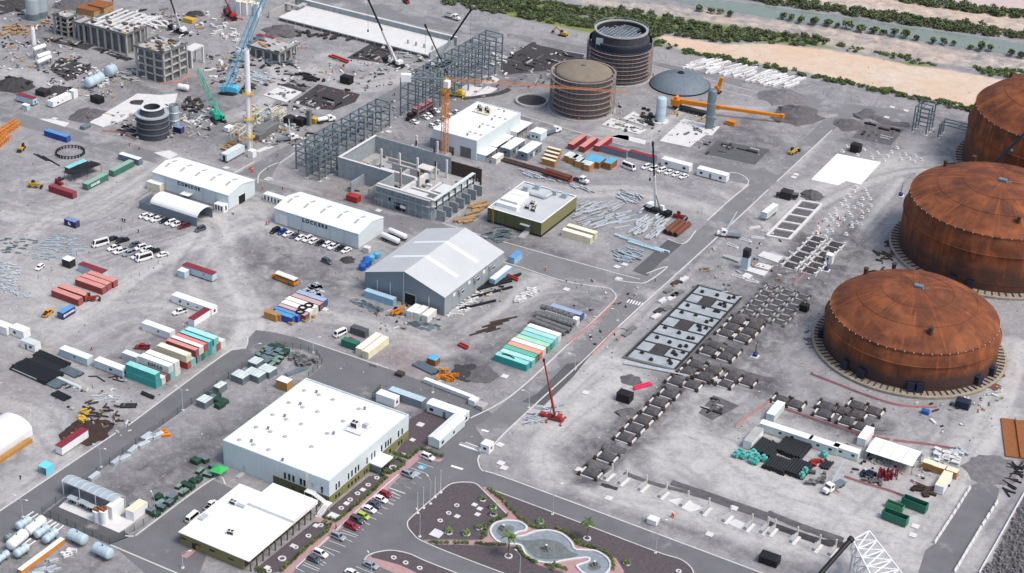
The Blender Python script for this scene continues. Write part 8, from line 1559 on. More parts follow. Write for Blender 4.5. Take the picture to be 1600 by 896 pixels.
gboxes('m7',[(800,280),(850,230),(900,180),(950,140),(860,300),(910,260),(960,220),(1000,170),(1040,140),(930,320),(980,280),(1030,235),(1080,190),(1000,340),(1050,300),(1100,250),(1130,215),(1160,190),(1090,120),(900,230),(1010,120),(960,180),(1060,260),(940,280)],'green cable box in the dense jumble at the far end of the gravel yard','green boxes far end'); gboxes('m7',[(190,740),(260,760),(320,790),(380,810),(300,730),(350,850),(400,800)],'green cable box in the small stack by the road fence','green boxes by the fence')
gboxes('30',[(1225,205),(1280,200),(1330,240),(1250,265),(1300,290),(1160,350),(1210,330),(1120,360),(1190,365),(1240,320),(990,430),(1040,450),(1080,440),(1000,470),(940,520),(970,535),(1010,500),(860,490),(900,500),(1150,400),(1060,470),(830,475)],'green cable box in the line along the service yard kerb','green boxes by the service yard')
for i,(x,y) in enumerate([(900,100),(940,60),(985,45),(915,50),(780,185),(830,135),(730,205),(590,300)]): spawn(bundle(1,1.6,4.,1.1,'galv','steell'),P('30',x,y),R_(RU(-25,10)),'grey pipe bundle lying along the road fence of the gravel yard','bundle','grey bundles along the fence')
laid('m7',[(1210,290),(1400,350),(1590,300),(1260,180)],34,1.5,1.1,'concd','mixed crate or drum in the dark pile right of the green boxes','dark crates pile',20,80,name='crate_piece',h=1.2,seed=51); o=obj('flat_panel',MB().cbox(0,0,0,8,1.8,.5).mesh('flat_panel','steel'),P('m7',1310,410),R_(70)); tag(o,'long grey flat panel lying right of the white bundles','panel'); pcrate('m7',1190,665,4.2,3.,3.2,'tan crate with white top standing alone near the large office roof','ply',lid='white')
tt=T('tent'); tt.add('roof',MB().tbox(0,0,2.3,4.2,4.2,.95,.6,.6).mesh('roof','green_tent'))
for x in (-1.9,1.9):
 for y in (-1.9,1.9): tt.add('pole',MB().tube((0,0,0),(0,0,2.3),.06,6).mesh('pole','white'),(x,y,0))
spawn(tt,P('30',1370,285),R_(5),'bright green pop up tent beside the large white office','tent')
laid('30',[(1000,10),(1040,40),(1080,20),(1030,-10)],5,2,1.2,'orange','orange sack or pallet by the road fence','orange sacks',0,60,name='sack',h=.7,seed=52)
pad('floor_slab','q4',[(180,360),(280,270),(860,490),(720,590)],.15,'concw','white concrete pad of the gas plant','slab'); p=P('q4',500,300); o=obj('plant_canopy',None,p,0); tag(o,'curved translucent canopy over pump skids at the gas plant','canopy'); L=9.5; ar=[(-2.6+5.2*i/8,3.6+1.5*sin(PI*(i/8*.75+.25))) for i in range(9)]
chl(o,'roof',MB().loft([[(x,y,z) for y,z in ar]+[(x,y,z-.08) for y,z in ar[::-1]] for x in (-L,L)]),'steell'); rb=MB()
for i in range(9): x=-L+2*L*i/8; [rb.bar((x,a[0],a[1]+.05),(x,b[0],b[1]+.05),.1,.06) for a,b in zip(ar[:-1],ar[1:])]
chl(o,'roof_rib',rb,'white')
for x in (-L+.3,-3,3,L-.3):
 for y,z in (ar[0],ar[-1]): chl(o,'post',MB().bar((x,y,0),(x,y,z),.16,.16),'white')
sk=T('pump_skid'); sk.add('tray',MB().cbox(0,0,2.1,3,1.8,.15).mesh('tray','steell')); sk.add('pump',MB().tube((-1,0,.7),(1,0,.7),.4,10).mesh('pump','dark')); sk.add('pipework',MB().tube((-1.2,-.6,.2),(-1.2,-.6,2),.12,6).tube((0,-.6,.2),(0,-.6,2),.12,6).tube((1.2,-.6,.2),(1.2,-.6,2),.12,6).mesh('pipework','steel'))
for i,(x,y) in enumerate([(310,330),(400,365),(470,400)]): spawn(sk,P('q4',x,y),R_(0),'pump skid %s of three under the gas plant canopy edge'%od(i,3),'pump skid','pump skids')
for i,(x,y) in enumerate([(530,480),(590,500)]): p=P('q4',x,y); hh=H('q4',(x,y),(x,385)); o=obj('vertical_tank',None,p); tag(o,['left','right'][i]+' white upright tank with rusty top at the gas plant','tank'); chl(o,'shell',MB().lathe([(1.25,0),(1.25,hh),(0,hh+.3)],18),'white'); chl(o,'rusty_valve_gear',MB().cbox(0,0,hh+.1,1.8,1.4,.6).cbox(.4,.3,hh+.7,.6,.6,.6),'ply_dark')
pcabin('q4',855,490,'Y',6,3,3.1,'white equipment kiosk at the right end of the gas plant pad',None,wall='white',roof='cream',sk=.05,legs=False); pcabin('q4',665,480,'Y',5,2,4.4,'tall white wall box behind the upright tanks of the gas plant',None,wall='white',sk=.05,legs=False)
def vessel(v,a,b,r,m,label,ext=0,group='vessels'):
 p=P(v,*a); q=P(v,*b); o=obj('pressure_vessel',None,p); tag(o,label,'vessel',group); d=(q-p); u=d.normalized(); z=Ve((0,0,r+.6)); chl(o,'shell',MB().hcyl(z,d+z,r,16,0,.35),m)
 for t in (.2,.8): c=d*t; n=Ve((-u.y,u.x,0)); chl(o,'saddle',MB().bar(c-n*r*.8+Ve((0,0,.4)),c+n*r*.8+Ve((0,0,.4)),.3,.8),'steel'); 
 rgm=MB()
 for t in (.3,.7): rgm.tube(d*t+z-u*.1,d*t+z+u*.1,r+.06,16)
 chl(o,'band',rgm,'steell' if m!='white' else 'cream')
 if ext: n=Ve((-u.y,u.x,0)); [chl(o,'leg',MB().bar(d*.8+z+n*s*r*.7+Ve((0,0,r*.6)),d+u*ext+z+n*s*r*.7+Ve((0,0,r*.6)),.25,.25),'white') for s in (-1,1)]
 chl(o,'nozzle',MB().tube(d*.5+z,d*.5+z+Ve((0,0,r+.5)),.2,8),'steel')
W_='pale blue skid vessel '
for a,b,r,m,l,e in [((230,380),(370,290),1.25,'pale_blue',W_+'nearest the left road kerb',2.6),((360,445),(540,300),1.45,'white','far white tank of the pair end to end',0),((140,630),(310,480),1.6,'white','near white tank of the pair end to end',0),((460,480),(600,390),1.2,'pale_blue',W_+'right of the far white tank',2.6),((570,545),(700,440),1.2,'pale_blue',W_+'beside the long white and orange beam',2.6),((210,720),(340,630),1.2,'pale_blue',W_+'in front of the near white tank',2.6),((1060,560),(900,480),1.6,'pale_blue',W_+'lying across beside the mesh fence',-0),((1380,735),(1210,650),1.6,'pale_blue',W_+'at the far right of the bottom left yard',0),((-40,800),(100,700),1.,'pale_blue','slim pale blue vessel cut by the left edge',0),((80,520),(140,475),.9,'steel','small dark ended vessel near the road',0)]: vessel('m6',a,b,r,m,l,e)
p=P('m6',250,910); q=P('m6',790,510); o=obj('box_girder',None,p); tag(o,'long white and orange box girder lying diagonally in the bottom left yard','girder'); d=q-p; chl(o,'web',MB().bar((0,0,.7),(d.x,d.y,.7),1.2,1.4),'orange'); chl(o,'top_plate',MB().bar((0,0,1.48),(d.x,d.y,1.48),1.5,.14),'white')
laid('m6',[(430,930),(700,900),(760,720),(560,740)],14,2.4,.7,'galv','white pipe fitting right of the box girder','fittings right of the girder',60,20,name='fitting',h=.7,seed=53); laid('m6',[(740,680),(850,690),(910,620),(800,590)],6,2,.8,'white','white valve piece on the small pile by the girder end','valve pieces',30,50,name='fitting',h=.8,seed=54)
for a,b,r,m,l in [((1100,320),(1270,240),2.3,'pale_blue','pale horizontal vessel nearer the upper left road'),((1360,180),(1420,150),2.6,'pale_blue','rounder pale vessel behind the horizontal one'),]: vessel('n2',a,b,r,m,l,0,'upper left vessels')
vessel('n3',(800,330),(910,350),1.3,'white','white vessel beside the navy truck in the upper left',0,'upper left vessels')
for i,(x,y,t) in enumerate([(420,240,-20),(520,210,-40)]): p=P('n0',x,y); hh=max(10,H('n0',(x,y),(x-20,t))); o=obj('storage_silo',None,p); tag(o,['left','right'][i]+' grey storage silo at the top left edge','silo'); chl(o,'shell',MB().lathe([(3.,1),(3.2,hh*.5),(3.2,hh),(0,hh+1.5)],20),'steell'); chl(o,'skirt',MB().lathe([(3.1,0),(3.1,hh*.4)],20),'steel')
for i,(a,b) in enumerate([((420,620),(560,570)),((470,710),(620,660)),((470,780),(630,710))]): p=P('n0',*a,5.-i*.8); q=P('n0',*b,5.-i*.8); o=obj('pipe_drum',None,p); tag(o,'white horizontal drum %s of three on a steel stand at the upper left'%['top','middle','bottom'][i],'drum','drums on a stand'); chl(o,'shell',MB().hcyl((0,0,0),q-p,1.,12),'white'); chl(o,'stand',MB().bar((0,0,0),(0,0,-p.z),.35,.35).bar(q-p,(q.x-p.x,q.y-p.y,-p.z),.35,.35),'steel')
p=P('n0',425,560); hh=H('n0',(425,560),(425,330)); o=obj('chimney',None,p); tag(o,'slim white stack behind the drums at the upper left','stack'); chl(o,'shell',MB().lathe([(1.1,0),(1.,hh*.85),(.7,hh)],14),'white')
p=P('n3',745,780); o=obj('pipe_stack',None,p); tag(o,'pale ringed stack right of the dark round tank','stack'); hh=H('n3',(745,780),(745,510)); chl(o,'shell',MB().lathe([(2,0),(2,hh*.3),(2.3,hh*.3),(2.,hh*.35),(2,hh*.65),(2.3,hh*.65),(2,hh*.7),(2,hh)],16),'steell'); pcont('n3',820,880,'X','cw_navy','cr_navy','navy skip container at the foot of the dark round tank',None,L=4)
wb=T('white_cell'); wb.add('wall',MB().cbox(0,0,0,2.6,3,6).mesh('wall','white')); wb.add('cap',MB().cbox(0,0,6.003,2.9,3.3,.4).mesh('cap','cream'))
for i,(x,y) in enumerate([(60,140),(120,170),(200,180),(260,180),(340,200),(20,110)]): spawn(wb,P('n4',x,y),0,'white upright cell in the block behind the blue crane boom','cell','white cells')
fr=T('steel_tower'); 
for x in (-2,2):
 for y in (-3,0,3): fr.add('column',MB().bar((x,y,0),(x,y,5),.3,.3).mesh('column','cream'))
for x in (-2,2): fr.add('beam',MB().bar((x,-3,5),(x,3,5),.3,.3).bar((x,-3,2.6),(x,3,2.6),.25,.25).mesh('beam','cream'))
for y in (-3,0,3): fr.add('beam',MB().bar((-2,y,5),(2,y,5),.3,.3).mesh('beam','cream'))
for v,x,y,l in [('n6',260,290,'cream steel frame left of the white mast'),('n5',600,700,'cream steel frame right of the white mast'),('n6',770,80,'cream steel frame behind the boom truck'),('n6',480,90,'cream frame at the back of the mast')]: spawn(fr,P(v,x,y),R_(10),l,'frame','cream steel frames')
for v,x,y,sx,sy,h,m,l in [('n6',600,230,5,12,3.4,'concd','long dark grey concrete trough wall right of the mast'),('n6',520,300,4,5,3,'concd','short dark grey concrete box at the mast foot'),('n6',1040,120,4,4,3,'black','black open tank beside the tank truck'),('n6',900,110,3.4,4,3.4,'dark','dark box behind the boom truck'),('n6',1145,130,1.6,1.6,7,'concd','slim dark grey pillar beside the yellow tank'),('n5',1455,240,5,3.6,3.4,'black','black shade cube on the upper dirt road'),('p7',195,625,4,3.5,3.6,'black','black shade cube near the white slab'),('q6',430,250,4.6,3.4,3,'black','black shade shelter by the pink frame'),('q5',125,680,5.4,3.4,2.4,'black','black roofed shelter at the bottom edge'),('n2',540,390,5,4,2.6,'dark','dark tarp shelter behind the upper left cabins'),('n2',1220,480,5,3.4,2.8,'black','black topped shelter by the perforated slab'),('s7',640,850,2.4,1.6,1.4,'blue','blue generator below the nearest rusty tank'),('s7',840,815,4.4,3,2.8,'navy_box','navy open shelter below the nearest rusty tank'),('23',225,150,3,2.4,2.6,'black','black hatch box on the track left of the nearest rusty tank'),('m4',1070,165,2.2,4.2,1.5,'steel','grey skip left of the yellow formwork'),('n1',930,280,5.5,3,2.2,'yellow','bright yellow box at the upper white crane'),('n6',1215,100,2.4,2.4,2.4,'yellow','yellow tank beside the steel rack'),('21',1110,480,3.2,3,2.4,'ply_dark','brown crate with blue top near the orange frames'),('p4',720,165,4.4,4,3.2,'dark','dark shade net beside the ladder foundation heap'),('p0',200,700,5,3,2.6,'red','red and white kiosk by the hall buttress'),('21',740,495,2.6,1,.9,'conc','concrete block on the yard road edge'),('21',900,555,2.6,2.2,1.2,'rust_dark','brown open skip on the yard road'),('21',1410,760,2.6,3,1.6,'conc','grey box at the far end of the office yard'),('21',1360,735,2.4,2.6,2.2,'white','white box beside the long white girder of the office yard'),('q1',915,445,3,2.2,1.9,'white','white equipment box beside the bottom road'),('s3',1110,730,2.5,2,2.2,'concw','pale tank cube at the LOCKERS car row end')]:
 t=T('equipment_box',MB().box(-sx/2,-sy/2,.15,sx/2,sy/2,h-.1).mesh('equipment_box',m)); t.add('lid',MB().tbox(0,0,h-.097,sx+.2,sy+.2,.2,sx*.8,sy*.8).mesh('lid','sky_blue' if 'blue top' in l else m)); t.add('skid',MB().cbox(0,-sy*.35,0,sx,.2,.15).cbox(0,sy*.35,0,sx,.2,.15).mesh('skid','dark')); spawn(t,P(v,x,y),R_(RU(-4,4)),l,'box','equipment boxes')
wg=obj('white_girder',MB().cbox(0,0,.2,19,1.4,1.2).cbox(0,0,1.4,19,1.7,.15).mesh('white_girder','paint_white'),P('21',1205,655),R_(-3)); tag(wg,'long white girder bundle behind the office yard cabins','girder')
pipes('21',1065,515,9,4,.45,'steel','grey pipes beside the brown crate near the orange frames',R_(-10)); laid('21',[(1130,590),(1220,600),(1250,550),(1150,540)],12,2.6,.3,'orange','orange scaffold frame in the heap near the white girder','orange frames',20,80,name='scaffold_frame',h=1.1,lay=.8,seed=55)
for v,x,y,sx,sy,m,l in [('21',1295,380,4,1.6,'red','red machine on the dark track by the teal containers'),('22',815,630,7,1.4,'hotpink','bright pink frame lying left of the dark footings'),('21',600,345,3.6,1.6,'red','red and white pipe pieces between open skips and the cream pair'),('01',520,375,12,2.4,'red','red flatbed lying in the yard below the long basin'),('s0',1155,515,7,1.4,'red','red tube bundle beside the pale container at the warehouse side')]: t=T('machine_part',MB().cbox(0,-sy*.25,.1,sx,sy*.4,.8).mesh('machine_part',m)); t.add('frame',MB().cbox(0,sy*.3,.1,sx*.9,sy*.3,1.).mesh('frame',m)); spawn(t,P(v,x,y),R_(60 if 'pink frame' in l else -10),l,'machine part')
for x,y,m,l in [(620,310,'dkgrey','open dark container behind the red pipe pieces'),(565,390,'dkgreen','open green skip left of the cream pair')]: pcont('21',x+60,y+15,'X','cw_'+m,'cw_'+m,l,'open skips',L=6)
for x,y in [(690,745),(720,735),(755,715),(665,790),(685,770),(700,760)]: p=P('11',x,y); o=obj('blue_drum',MB().lathe([(1.3,0),(1.4,.8),(1.4,1.9),(.5,2.3),(0,2.3)],16).mesh('blue_drum','blue' if x<720 else 'sky_blue'),p); tag(o,'blue water tank in the cluster behind the warehouse corner','tank','blue water tanks')
for v,q,n,L,w,m,nm,l,h,sd in [('n1',[(200,260),(560,420),(760,330),(420,180)],26,6,1.2,'concw','formwork_panel_stack','white formwork strip behind the four storey frame',.8,71),('n3',[(0,160),(230,260),(420,160),(200,60)],24,3,1.,'conc','block','pale block left of the four storey frame foot',1.,72),('n4',[(160,560),(560,900),(760,800),(330,480)],30,4,.6,'steel','steel_length','grey steel length around the raised deck by the mast',.8,73),('n5',[(820,140),(1040,260),(1100,180),(900,120)],16,3,1.,'dark','mat','dark mat heap above the black excavation',.8,74),('n2',[(60,190),(300,340),(360,260),(180,180)],20,3,1.2,'dark','tarp_bale','dark bale on the black spoil heap',1.,75)]: laid(v,q,n,L,w,m,l,l+'s',10,45,name=nm,h=h,lay=.6,seed=sd)
# -- machines
def machine(kind,m):
 t=T(kind); wr=[(-1.2,-.9),(-1.2,.9),(1.2,-.9),(1.2,.9)]
 if kind=='excavator':
  for s in (-1,1): t.add('track',MB().box(-2,s*1.1-.3,0,2,s*1.1+.3,.8).mesh('track','dark'))
  t.add('house',MB().box(-2,-1.2,.9,1,1.2,2.1).mesh('house',m)); t.add('cab',MB().tbox(.6,.6,.9,1.5,1.1,2.1,1.2,1).mesh('cab','glass')); t.add('arm',MB().bar((1,-.2,1.6),(3.6,-.2,4),.5,.6).bar((3.6,-.2,4),(5.6,-.2,1.6),.4,.5).mesh('arm',m)); t.add('bucket',MB().tbox(5.7,-.2,.6,1.2,1.2,1,.8,1).mesh('bucket','dark'))
 else:
  for x,y in wr: t.add('wheel',WHEELB,(x,y,.52))
  t.add('chassis',MB().box(-2.2,-.7,.5,2.2,.7,1.3).mesh('chassis',m)); t.add('cab',MB().tbox(-.2,.45,1.3,1.4,.9,1.4,1.1,.8).mesh('cab','glass')); t.add('boom',MB().bar((-2,-.4,1.6),(3.2,-.4,3.4 if kind=='telehandler' else 1.9),.4,.45).mesh('boom',m)); t.add('fork',MB().tbox(3.4,-.4,3. if kind=='telehandler' else .4,.8,1.8,.9,.5,1.8).mesh('fork','dark'))
 return t
for v,x,y,k,m,rz,l in [('21',880,175,'telehandler','orange',55,'orange telehandler with raised boom before the warehouse door'),('02',320,225,'excavator','yellow',185,'yellow excavator by the shore road'),('10',370,255,'telehandler','red',-20,'red telehandler in front of the camp shade canopy'),('p3',640,265,'loader','red',5,'red boom lift on wheels at the foot of the yard crane'),('m4',280,430,'loader','yellow',-60,'yellow loader near the orange boom sections'),('10',210,275,'loader','yellow',20,'pale yellow machine left of the maroon container'),('13',155,65,'loader','yellow',75,'yellow wheel loader driving on the main road'),('01',940,20,'loader','red',150,'red machine beside the shore road at the top'),('m3',640,640,'loader','red',40,'small dark and red machine beside the near red containers')]: spawn(machine(k,m),P(v,x,y),R_(rz),l,k)
o=obj('support_ring',None,P('m4',880,480)); tag(o,'circle of dark support stands on the gravel by the blue container','support ring'); r=5.6; sm=MB().cbox(0,0,0,.5,.5,1.2).mesh('stand','dark')
for i in range(26): a=2*PI*i/26; obj('stand',sm,(r*cos(a),r*sin(a),0),a,o)
chl(o,'ring',MB().lathe([(r-.15,1.),(r+.15,1.),(r+.15,1.2),(r-.15,1.2),(r-.15,1.)],40),'dark'); laid('10',[(230,90),(340,140),(355,120),(250,85)],4,7,.4,'dark','dark ladder frame part on the gravel below the ring of stands','ladder frame parts',-15,4,seed=56)
# -- bottom right contractor yard
MG='offwhite'
for x,y,d,L,l in [(320,170,'Y',9,'pale mint cabin end on at the upper left of the contractor yard'),(175,345,'Y',9.5,'grey roofed white box at the left corner of the contractor yard'),(550,325,'X',17,'long mint green cabin behind the black pipes'),(720,380,'X',9.5,'mint green cabin left of the porch box'),(850,415,'X',8,'mint green cabin beside the white fabric shed'),(900,325,'Y',8,'white box behind the fabric shed'),(1395,630,'Y',9,'white box with tan roof at the right of the contractor yard')]: pcabin('p6',x,y,d,L,2.7,2.8,l,'contractor cabins',wall='greenp' if 'mint' in l else 'white',roof='conc' if 'grey' in l else 'cream' if 'tan' in l else 'white',wins=(('F',-1.5,1,.8,1.3),('F',2.5,1,.8,1.3)) if d=='X' else (),sk=.15)
A_=P('p6',850,465); h=3.6; B_=P('p6',1195,500); q=P('p6',1275,360,h); o=obj('fabric_shed',None,(B_.x,B_.y,0)); tag(o,'white fabric shed with four stepped roof panels and open front in the contractor yard','shed'); w_=B_.x-A_.x; dp=max(9,q.y-B_.y)
for i in range(4): chl(o,'roof_panel',MB().loft([[(x,0,h-.4),(x,dp*.5,h+.25+.1*(i%2)),(x,dp,h-.2),(x,dp,h-.3),(x,dp*.5,h+.1+.1*(i%2)),(x,0,h-.5)] for x in (-w_*(i+1)/4+.1,-w_*i/4)]),'white')
for i in range(5):
 for y in (.1,dp-.1): chl(o,'post',MB().bar((-w_*i/4,y,0),(-w_*i/4,y,h-.5),.15,.15),'steel')
chl(o,'side_wall',MB().box(-w_+.05,.2,0,-w_+.15,dp-.2,h-.5),'wall_pale'); chl(o,'back_wall',MB().box(-w_+.2,dp-.25,0,-.1,dp-.15,h-.5),'wall_pale')
for x,y,n,L,r,ly,l in [(270,340,9,8,.42,2,'black pipes in the left stack in front of the long mint cabin'),(440,340,11,9,.42,2,'black pipes in the large middle stack'),(345,445,9,7,.42,2,'black pipes in the near left stack'),(470,470,8,8,.45,2,'black pipes in the near right stack'),(655,440,4,4.5,.4,1,'few short black pipes by the red parts')]: pipes('p6',x,y,L,n,r,'pipe_black',l,R_(88),'black pipe stacks',ly)
for v,x,y,n,L,m,ly,rz,l in [('20',230,540,10,16,'pipe_black',2,-3,'black pipes in the front stack of the left yard'),('20',300,500,6,15,'dark','1',-3,'black pipes with green caps in the middle stack of the left yard'),('20',325,460,5,14,'pipe_black',1,-3,'black pipes with green caps in the back stack of the left yard'),('20',450,540,5,7,'steel',1,-3,'short grey pipes right of the black stacks'),('20',325,600,6,9,'steel',1,-3,'grey pipes at the near end of the black stacks'),('20',385,690,4,6,'pipe_black',1,-5,'short black pipes alone below the grey ones'),('20',800,750,3,5,'pipe_black',1,35,'short thick black pipes by the scrap'),('20',925,685,2,5,'pipe_black',1,-3,'two black pipes below the teal stack')]: pipes(v,x,y,L,n,.38,m,l,R_(rz),'left yard pipes',int(ly))
for x,y,l in [(425,605,'white plank bundle right of the black pipes'),(160,555,'white plank bundle left of the black pipes')]: o=obj('plank_bundle',MB().cbox(0,0,0,11,1.3,.6).cbox(0,0,.6,10.8,1.1,.2).mesh('plank_bundle','greenp'),P('20',x,y),R_(-3)); tag(o,l,'planks')
VF=MB().tube((-.6,0,.7),(.6,0,.7),.55,10).tube((0,0,.7),(0,0,1.5),.4,10).tube((0,-.8,.7),(0,.8,.7),.35,8).mesh('valve','turq')
for x,y in [(85,385),(110,370),(130,395),(165,385),(190,375),(180,420),(205,430),(215,400),(255,410),(520,490),(500,520),(640,385)]: tag(obj('valve',VF,P('p6',x,y),RR.random()*3),'turquoise valve body standing by the black pipe stacks','valve','turquoise valves').scale=(1.5,1.5,1.5)
sk=lambda m:T('skip',None).add('side',MB().box(-4,-1.25,.2,4,-1.1,2.3).box(-4,1.1,.2,4,1.25,2.3).box(-4,-1.1,.2,-3.85,1.1,2.3).box(3.85,-1.1,.2,4,1.1,2.3).mesh('side',m)).add('floor',MB().box(-3.84,-1.09,.2,3.84,1.09,.8).mesh('floor','rust_dark')).add('rib',MB().box(-3,-1.32,.2,-2.8,-1.253,2.2).box(-1,-1.32,.2,-.8,-1.253,2.2).box(1,-1.32,.2,1.2,-1.253,2.2).box(3,-1.32,.2,3.2,-1.253,2.2).mesh('rib',m))
for x,y,m,l,s in [(1090,795,'cw_dkgreen','dark green open skip nearest the white truss',1),(1215,710,'cw_dkgreen','dark green open skip beside the wooden box',1.),(1090,715,'cw_palegreen','small bright green skip with grey load',.7)]: spawn(sk(m),P('p6',x,y),R_(-4),l,'skip','open skips at the bottom right',scale=(s*.95,s,s*1.25))
laid('p6',[(980,540),(1100,545),(1110,500),(990,490)],34,.4,.4,'cw_maroon','dark red gas bottle in the cluster before the fabric shed','red gas bottles',0,3,name='gas_bottle',h=2.6,seed=57); laid('p6',[(870,470),(970,500),(960,540),(880,520)],16,1.2,.8,'navy_box','dark blue machine part by the fabric shed mouth','blue parts at shed',20,60,name='machine_part',h=1.2,seed=58); laid('p6',[(830,500),(1010,600),(1060,560),(900,510)],18,1.4,.8,'concd','mixed small equipment behind the red net barrier','small equipment',30,70,name='equipment',h=.9,seed=59); laid('p6',[(1180,620),(1330,650),(1370,600),(1220,570)],18,1.8,1.,'rust_dark','scrap piece between skips and white box','scrap at skips',30,70,name='scrap_piece',h=.8,seed=60); laid('p6',[(540,440),(620,450),(640,410),(580,400)],10,1.6,.8,'red','red fitting beside the few short black pipes','red fittings',0,70,name='fitting',h=.8,seed=61); laid('p6',[(530,560),(630,560),(650,500),(570,480)],14,1.5,1.,'concd','grey machine part right of the near pipe stack','grey machine parts',0,60,name='machine_part',h=1.1,seed=62); laid('p6',[(1340,420),(1500,440),(1530,370),(1360,340)],14,1.8,1.4,'concw','white topped work table behind the fabric shed','work tables',-5,8,name='work_table',h=1.2,seed=63)
for i,(x,y) in enumerate([(1330,480),(1400,505),(1480,530)]): pcrate('p6',x,y,3.4,2.4,2.4,'yellow brown cupboard %s of three behind the red net'%od(i,3),'ply',lid='cream')
for x,y,s in [(1010,560,1),(1020,605,1.3),(1030,650,.9),(1010,710,1.1),(1025,545,.8)]: o=obj('rust_plate',MB().cbox(0,0,0,4.5,3,.3).cbox(0,0,.3,4.2,2.7,.25).mesh('rust_plate','rust_pipe'),P('s7',x,y),R_(70)); tag(o,'rusty steel plate lying right of the nearest rusty tank','plate','rusty plates')
p=P('33',1560,60); o=obj('rust_deck',MB().cbox(0,0,0,9,22,.5).cbox(0,0,.5,.3,22,.6).mesh('rust_deck','ply_dark'),p,R_(20)); tag(o,'long orange rusty deck at the right picture edge','deck')
laid('33',[(1480,400),(1540,420),(1600,220),(1540,180)],18,4,.35,'dark','dark frame bar along the right edge slope','dark bars right edge',20,70,h=.5,seed=64); laid('13',[(660,700),(760,760),(820,640),(760,600)],22,3.4,.5,'rust_dark','timber or bar in the scrap left of the middle rusty tank','scrap at middle tank',20,80,h=.4,lay=.4,seed=65); laid('23',[(220,380),(290,420),(300,330),(240,260)],14,2,.6,'concd','scrap left of the nearest rusty tank','scrap at near tank',20,80,h=.5,seed=66); laid('23',[(1330,690),(1440,690),(1480,640),(1380,610)],10,3,.5,'galv','pale bar right of the nearest rusty tank','pale bars near tank',50,40,h=.4,seed=67)
for v,x,y,l in [('p5',1105,670,'blue pump with a tall pipe on a white pad by the double footings'),('p4',1070,800,'blue pump on a pad beside the white cubicle'),('13',828,330,'blue pump with a tall pipe in the pier field')]: o=obj('well_pump',None,P(v,x,y)); tag(o,l,'pump','blue pumps'); chl(o,'pad',MB().cbox(0,0,0,2.6,2.6,.2),'concw'); chl(o,'motor',MB().lathe([(.8,.2),(.9,1.2),(.5,1.6),(0,1.6)],12),'navy'); chl(o,'riser',MB().tube((0,0,1.6),(.2,0,6),.12,6),'dark')
b=P('30',190,40); o=obj('fabric_tent',None,(b.x,b.y,0)); tag(o,'white rounded fabric tent cut off by the left edge','tent'); n=10; chl(o,'roof',MB().loft([[(-6+6*cos(PI*(1-i/n)),y,2.2+3.*sin(PI*i/n)) for i in range(n+1)]+[(-6+5.9*cos(PI*(1-i/n)),y,2.1+2.9*sin(PI*i/n)) for i in range(n,-1,-1)] for y in (-26,1)]),'white'); chl(o,'side_wall',MB().box(-.1,-26,0,0,1,2.1),'white'); chl(o,'bench',MB().cbox(2,-12,0,1.6,20,1.2),'ply'); chl(o,'end_wall',MB().loft([[(-6+5.8*cos(PI*(1-i/n)),y,2.2+2.8*sin(PI*i/n)) for i in range(n+1)]+[(-.2,y,0),(-11.8,y,0)] for y in (.7,.8)]),'white')
pcabin('30',390,165,'Y',11.5,2.6,3,'white cabin with dark red roof and turquoise porch near the left road',None,wall='white',roof='cw_maroon',sk=.4); o=obj('tarp_porch',None,P('30',290,262)); tag(o,'turquoise tarpaulin porch on the dark red roofed cabin','porch'); chl(o,'roof',MB().box(-1.6,-1.6,2.5,1.6,1.6,2.6),'cyan_tarp'); chl(o,'side_wall',MB().box(1.5,-1.6,0,1.6,1.6,2.497),'cyan_tarp'); [chl(o,'post',MB().bar((-1.5,y,0),(-1.5,y,2.497),.1,.1),'steel') for y in (-1.5,1.5)]
laid('20',[(470,850),(510,865),(570,790),(530,770)],9,1.8,.7,'yellow','yellow pipe fitting on the pile by the dark spoil','yellow fittings',40,60,name='fitting',h=.9,lay=.5,seed=70)
# -- workers
WK=[('10',780,495,'group of dark clothed people before the arched shelter','black','dark'),('10',765,490,0,'black','dark'),('10',865,560,'person alone on the gravel above the car park','black','dark'),('30',128,310,'person in black beside the red roofed cabin','black','black'),('p5',283,55,'worker in orange crossing the main road','hivis','dark'),('12',210,800,'worker on the cross road near the warehouse','black','hivis'),('q1',1085,390,'two workers in orange on the dusty bottom track','hivis','hivis'),('q1',1095,400,0,'hivis','hivis'),('20',573,400,'worker in red standing in the open gravel yard','red','red'),('s3',425,540,'person standing by the LOCKERS wall','black','black'),('s2',922,690,'person in white outside the canteen','white','black'),('23',1310,790,'worker below the nearest rusty tank','hivis','dark')]
GRP=[('n6',[(410,690),(435,720),(750,520),(628,690)],'worker in red orange on the rack road'),('n4',[(845,630),(890,610),(945,625),(1420,840),(1405,850)],'worker in orange in the yard below the long basin'),('n5',[(1195,120),(1275,115),(1150,565),(1270,560),(1300,570),(1190,550),(1530,430),(1290,380),(1420,390)],'worker in orange at the black excavation'),('01',[(680,410),(700,415),(760,390),(545,420),(775,395),(135,80),(1050,235),(680,125),(865,600),(1580,230)],'worker near the raised white boom crane'),('s3',[(105,460),(130,455),(68,110),(265,110)],'worker in orange by the end of the LOCKERS hall'),('10',[(810,20),(870,40),(1570,160),(1580,180)],'worker in orange on the road past the canteen'),('n0',[(745,80),(280,390),(1380,50),(1410,30),(210,400)],'worker at the top left of the site'),('p4',[(1000,410),(1090,420),(980,490),(1015,640),(905,610),(1175,360),(1270,420),(1380,330)],'worker in red among the pale pier footings'),('p5',[(1210,170),(1240,190)],'worker in red among the framed pits'),('02',[(880,480),(1100,455),(630,720),(415,760),(500,450)],'worker near the scaffolded tanks')]
for v,x,y,l,t,g in WK: PL_=l or PL_; person(v,x,y,PL_,t,g,'white',RR.random()*6,RR.choice(['stand','walk']),PL_+' group')
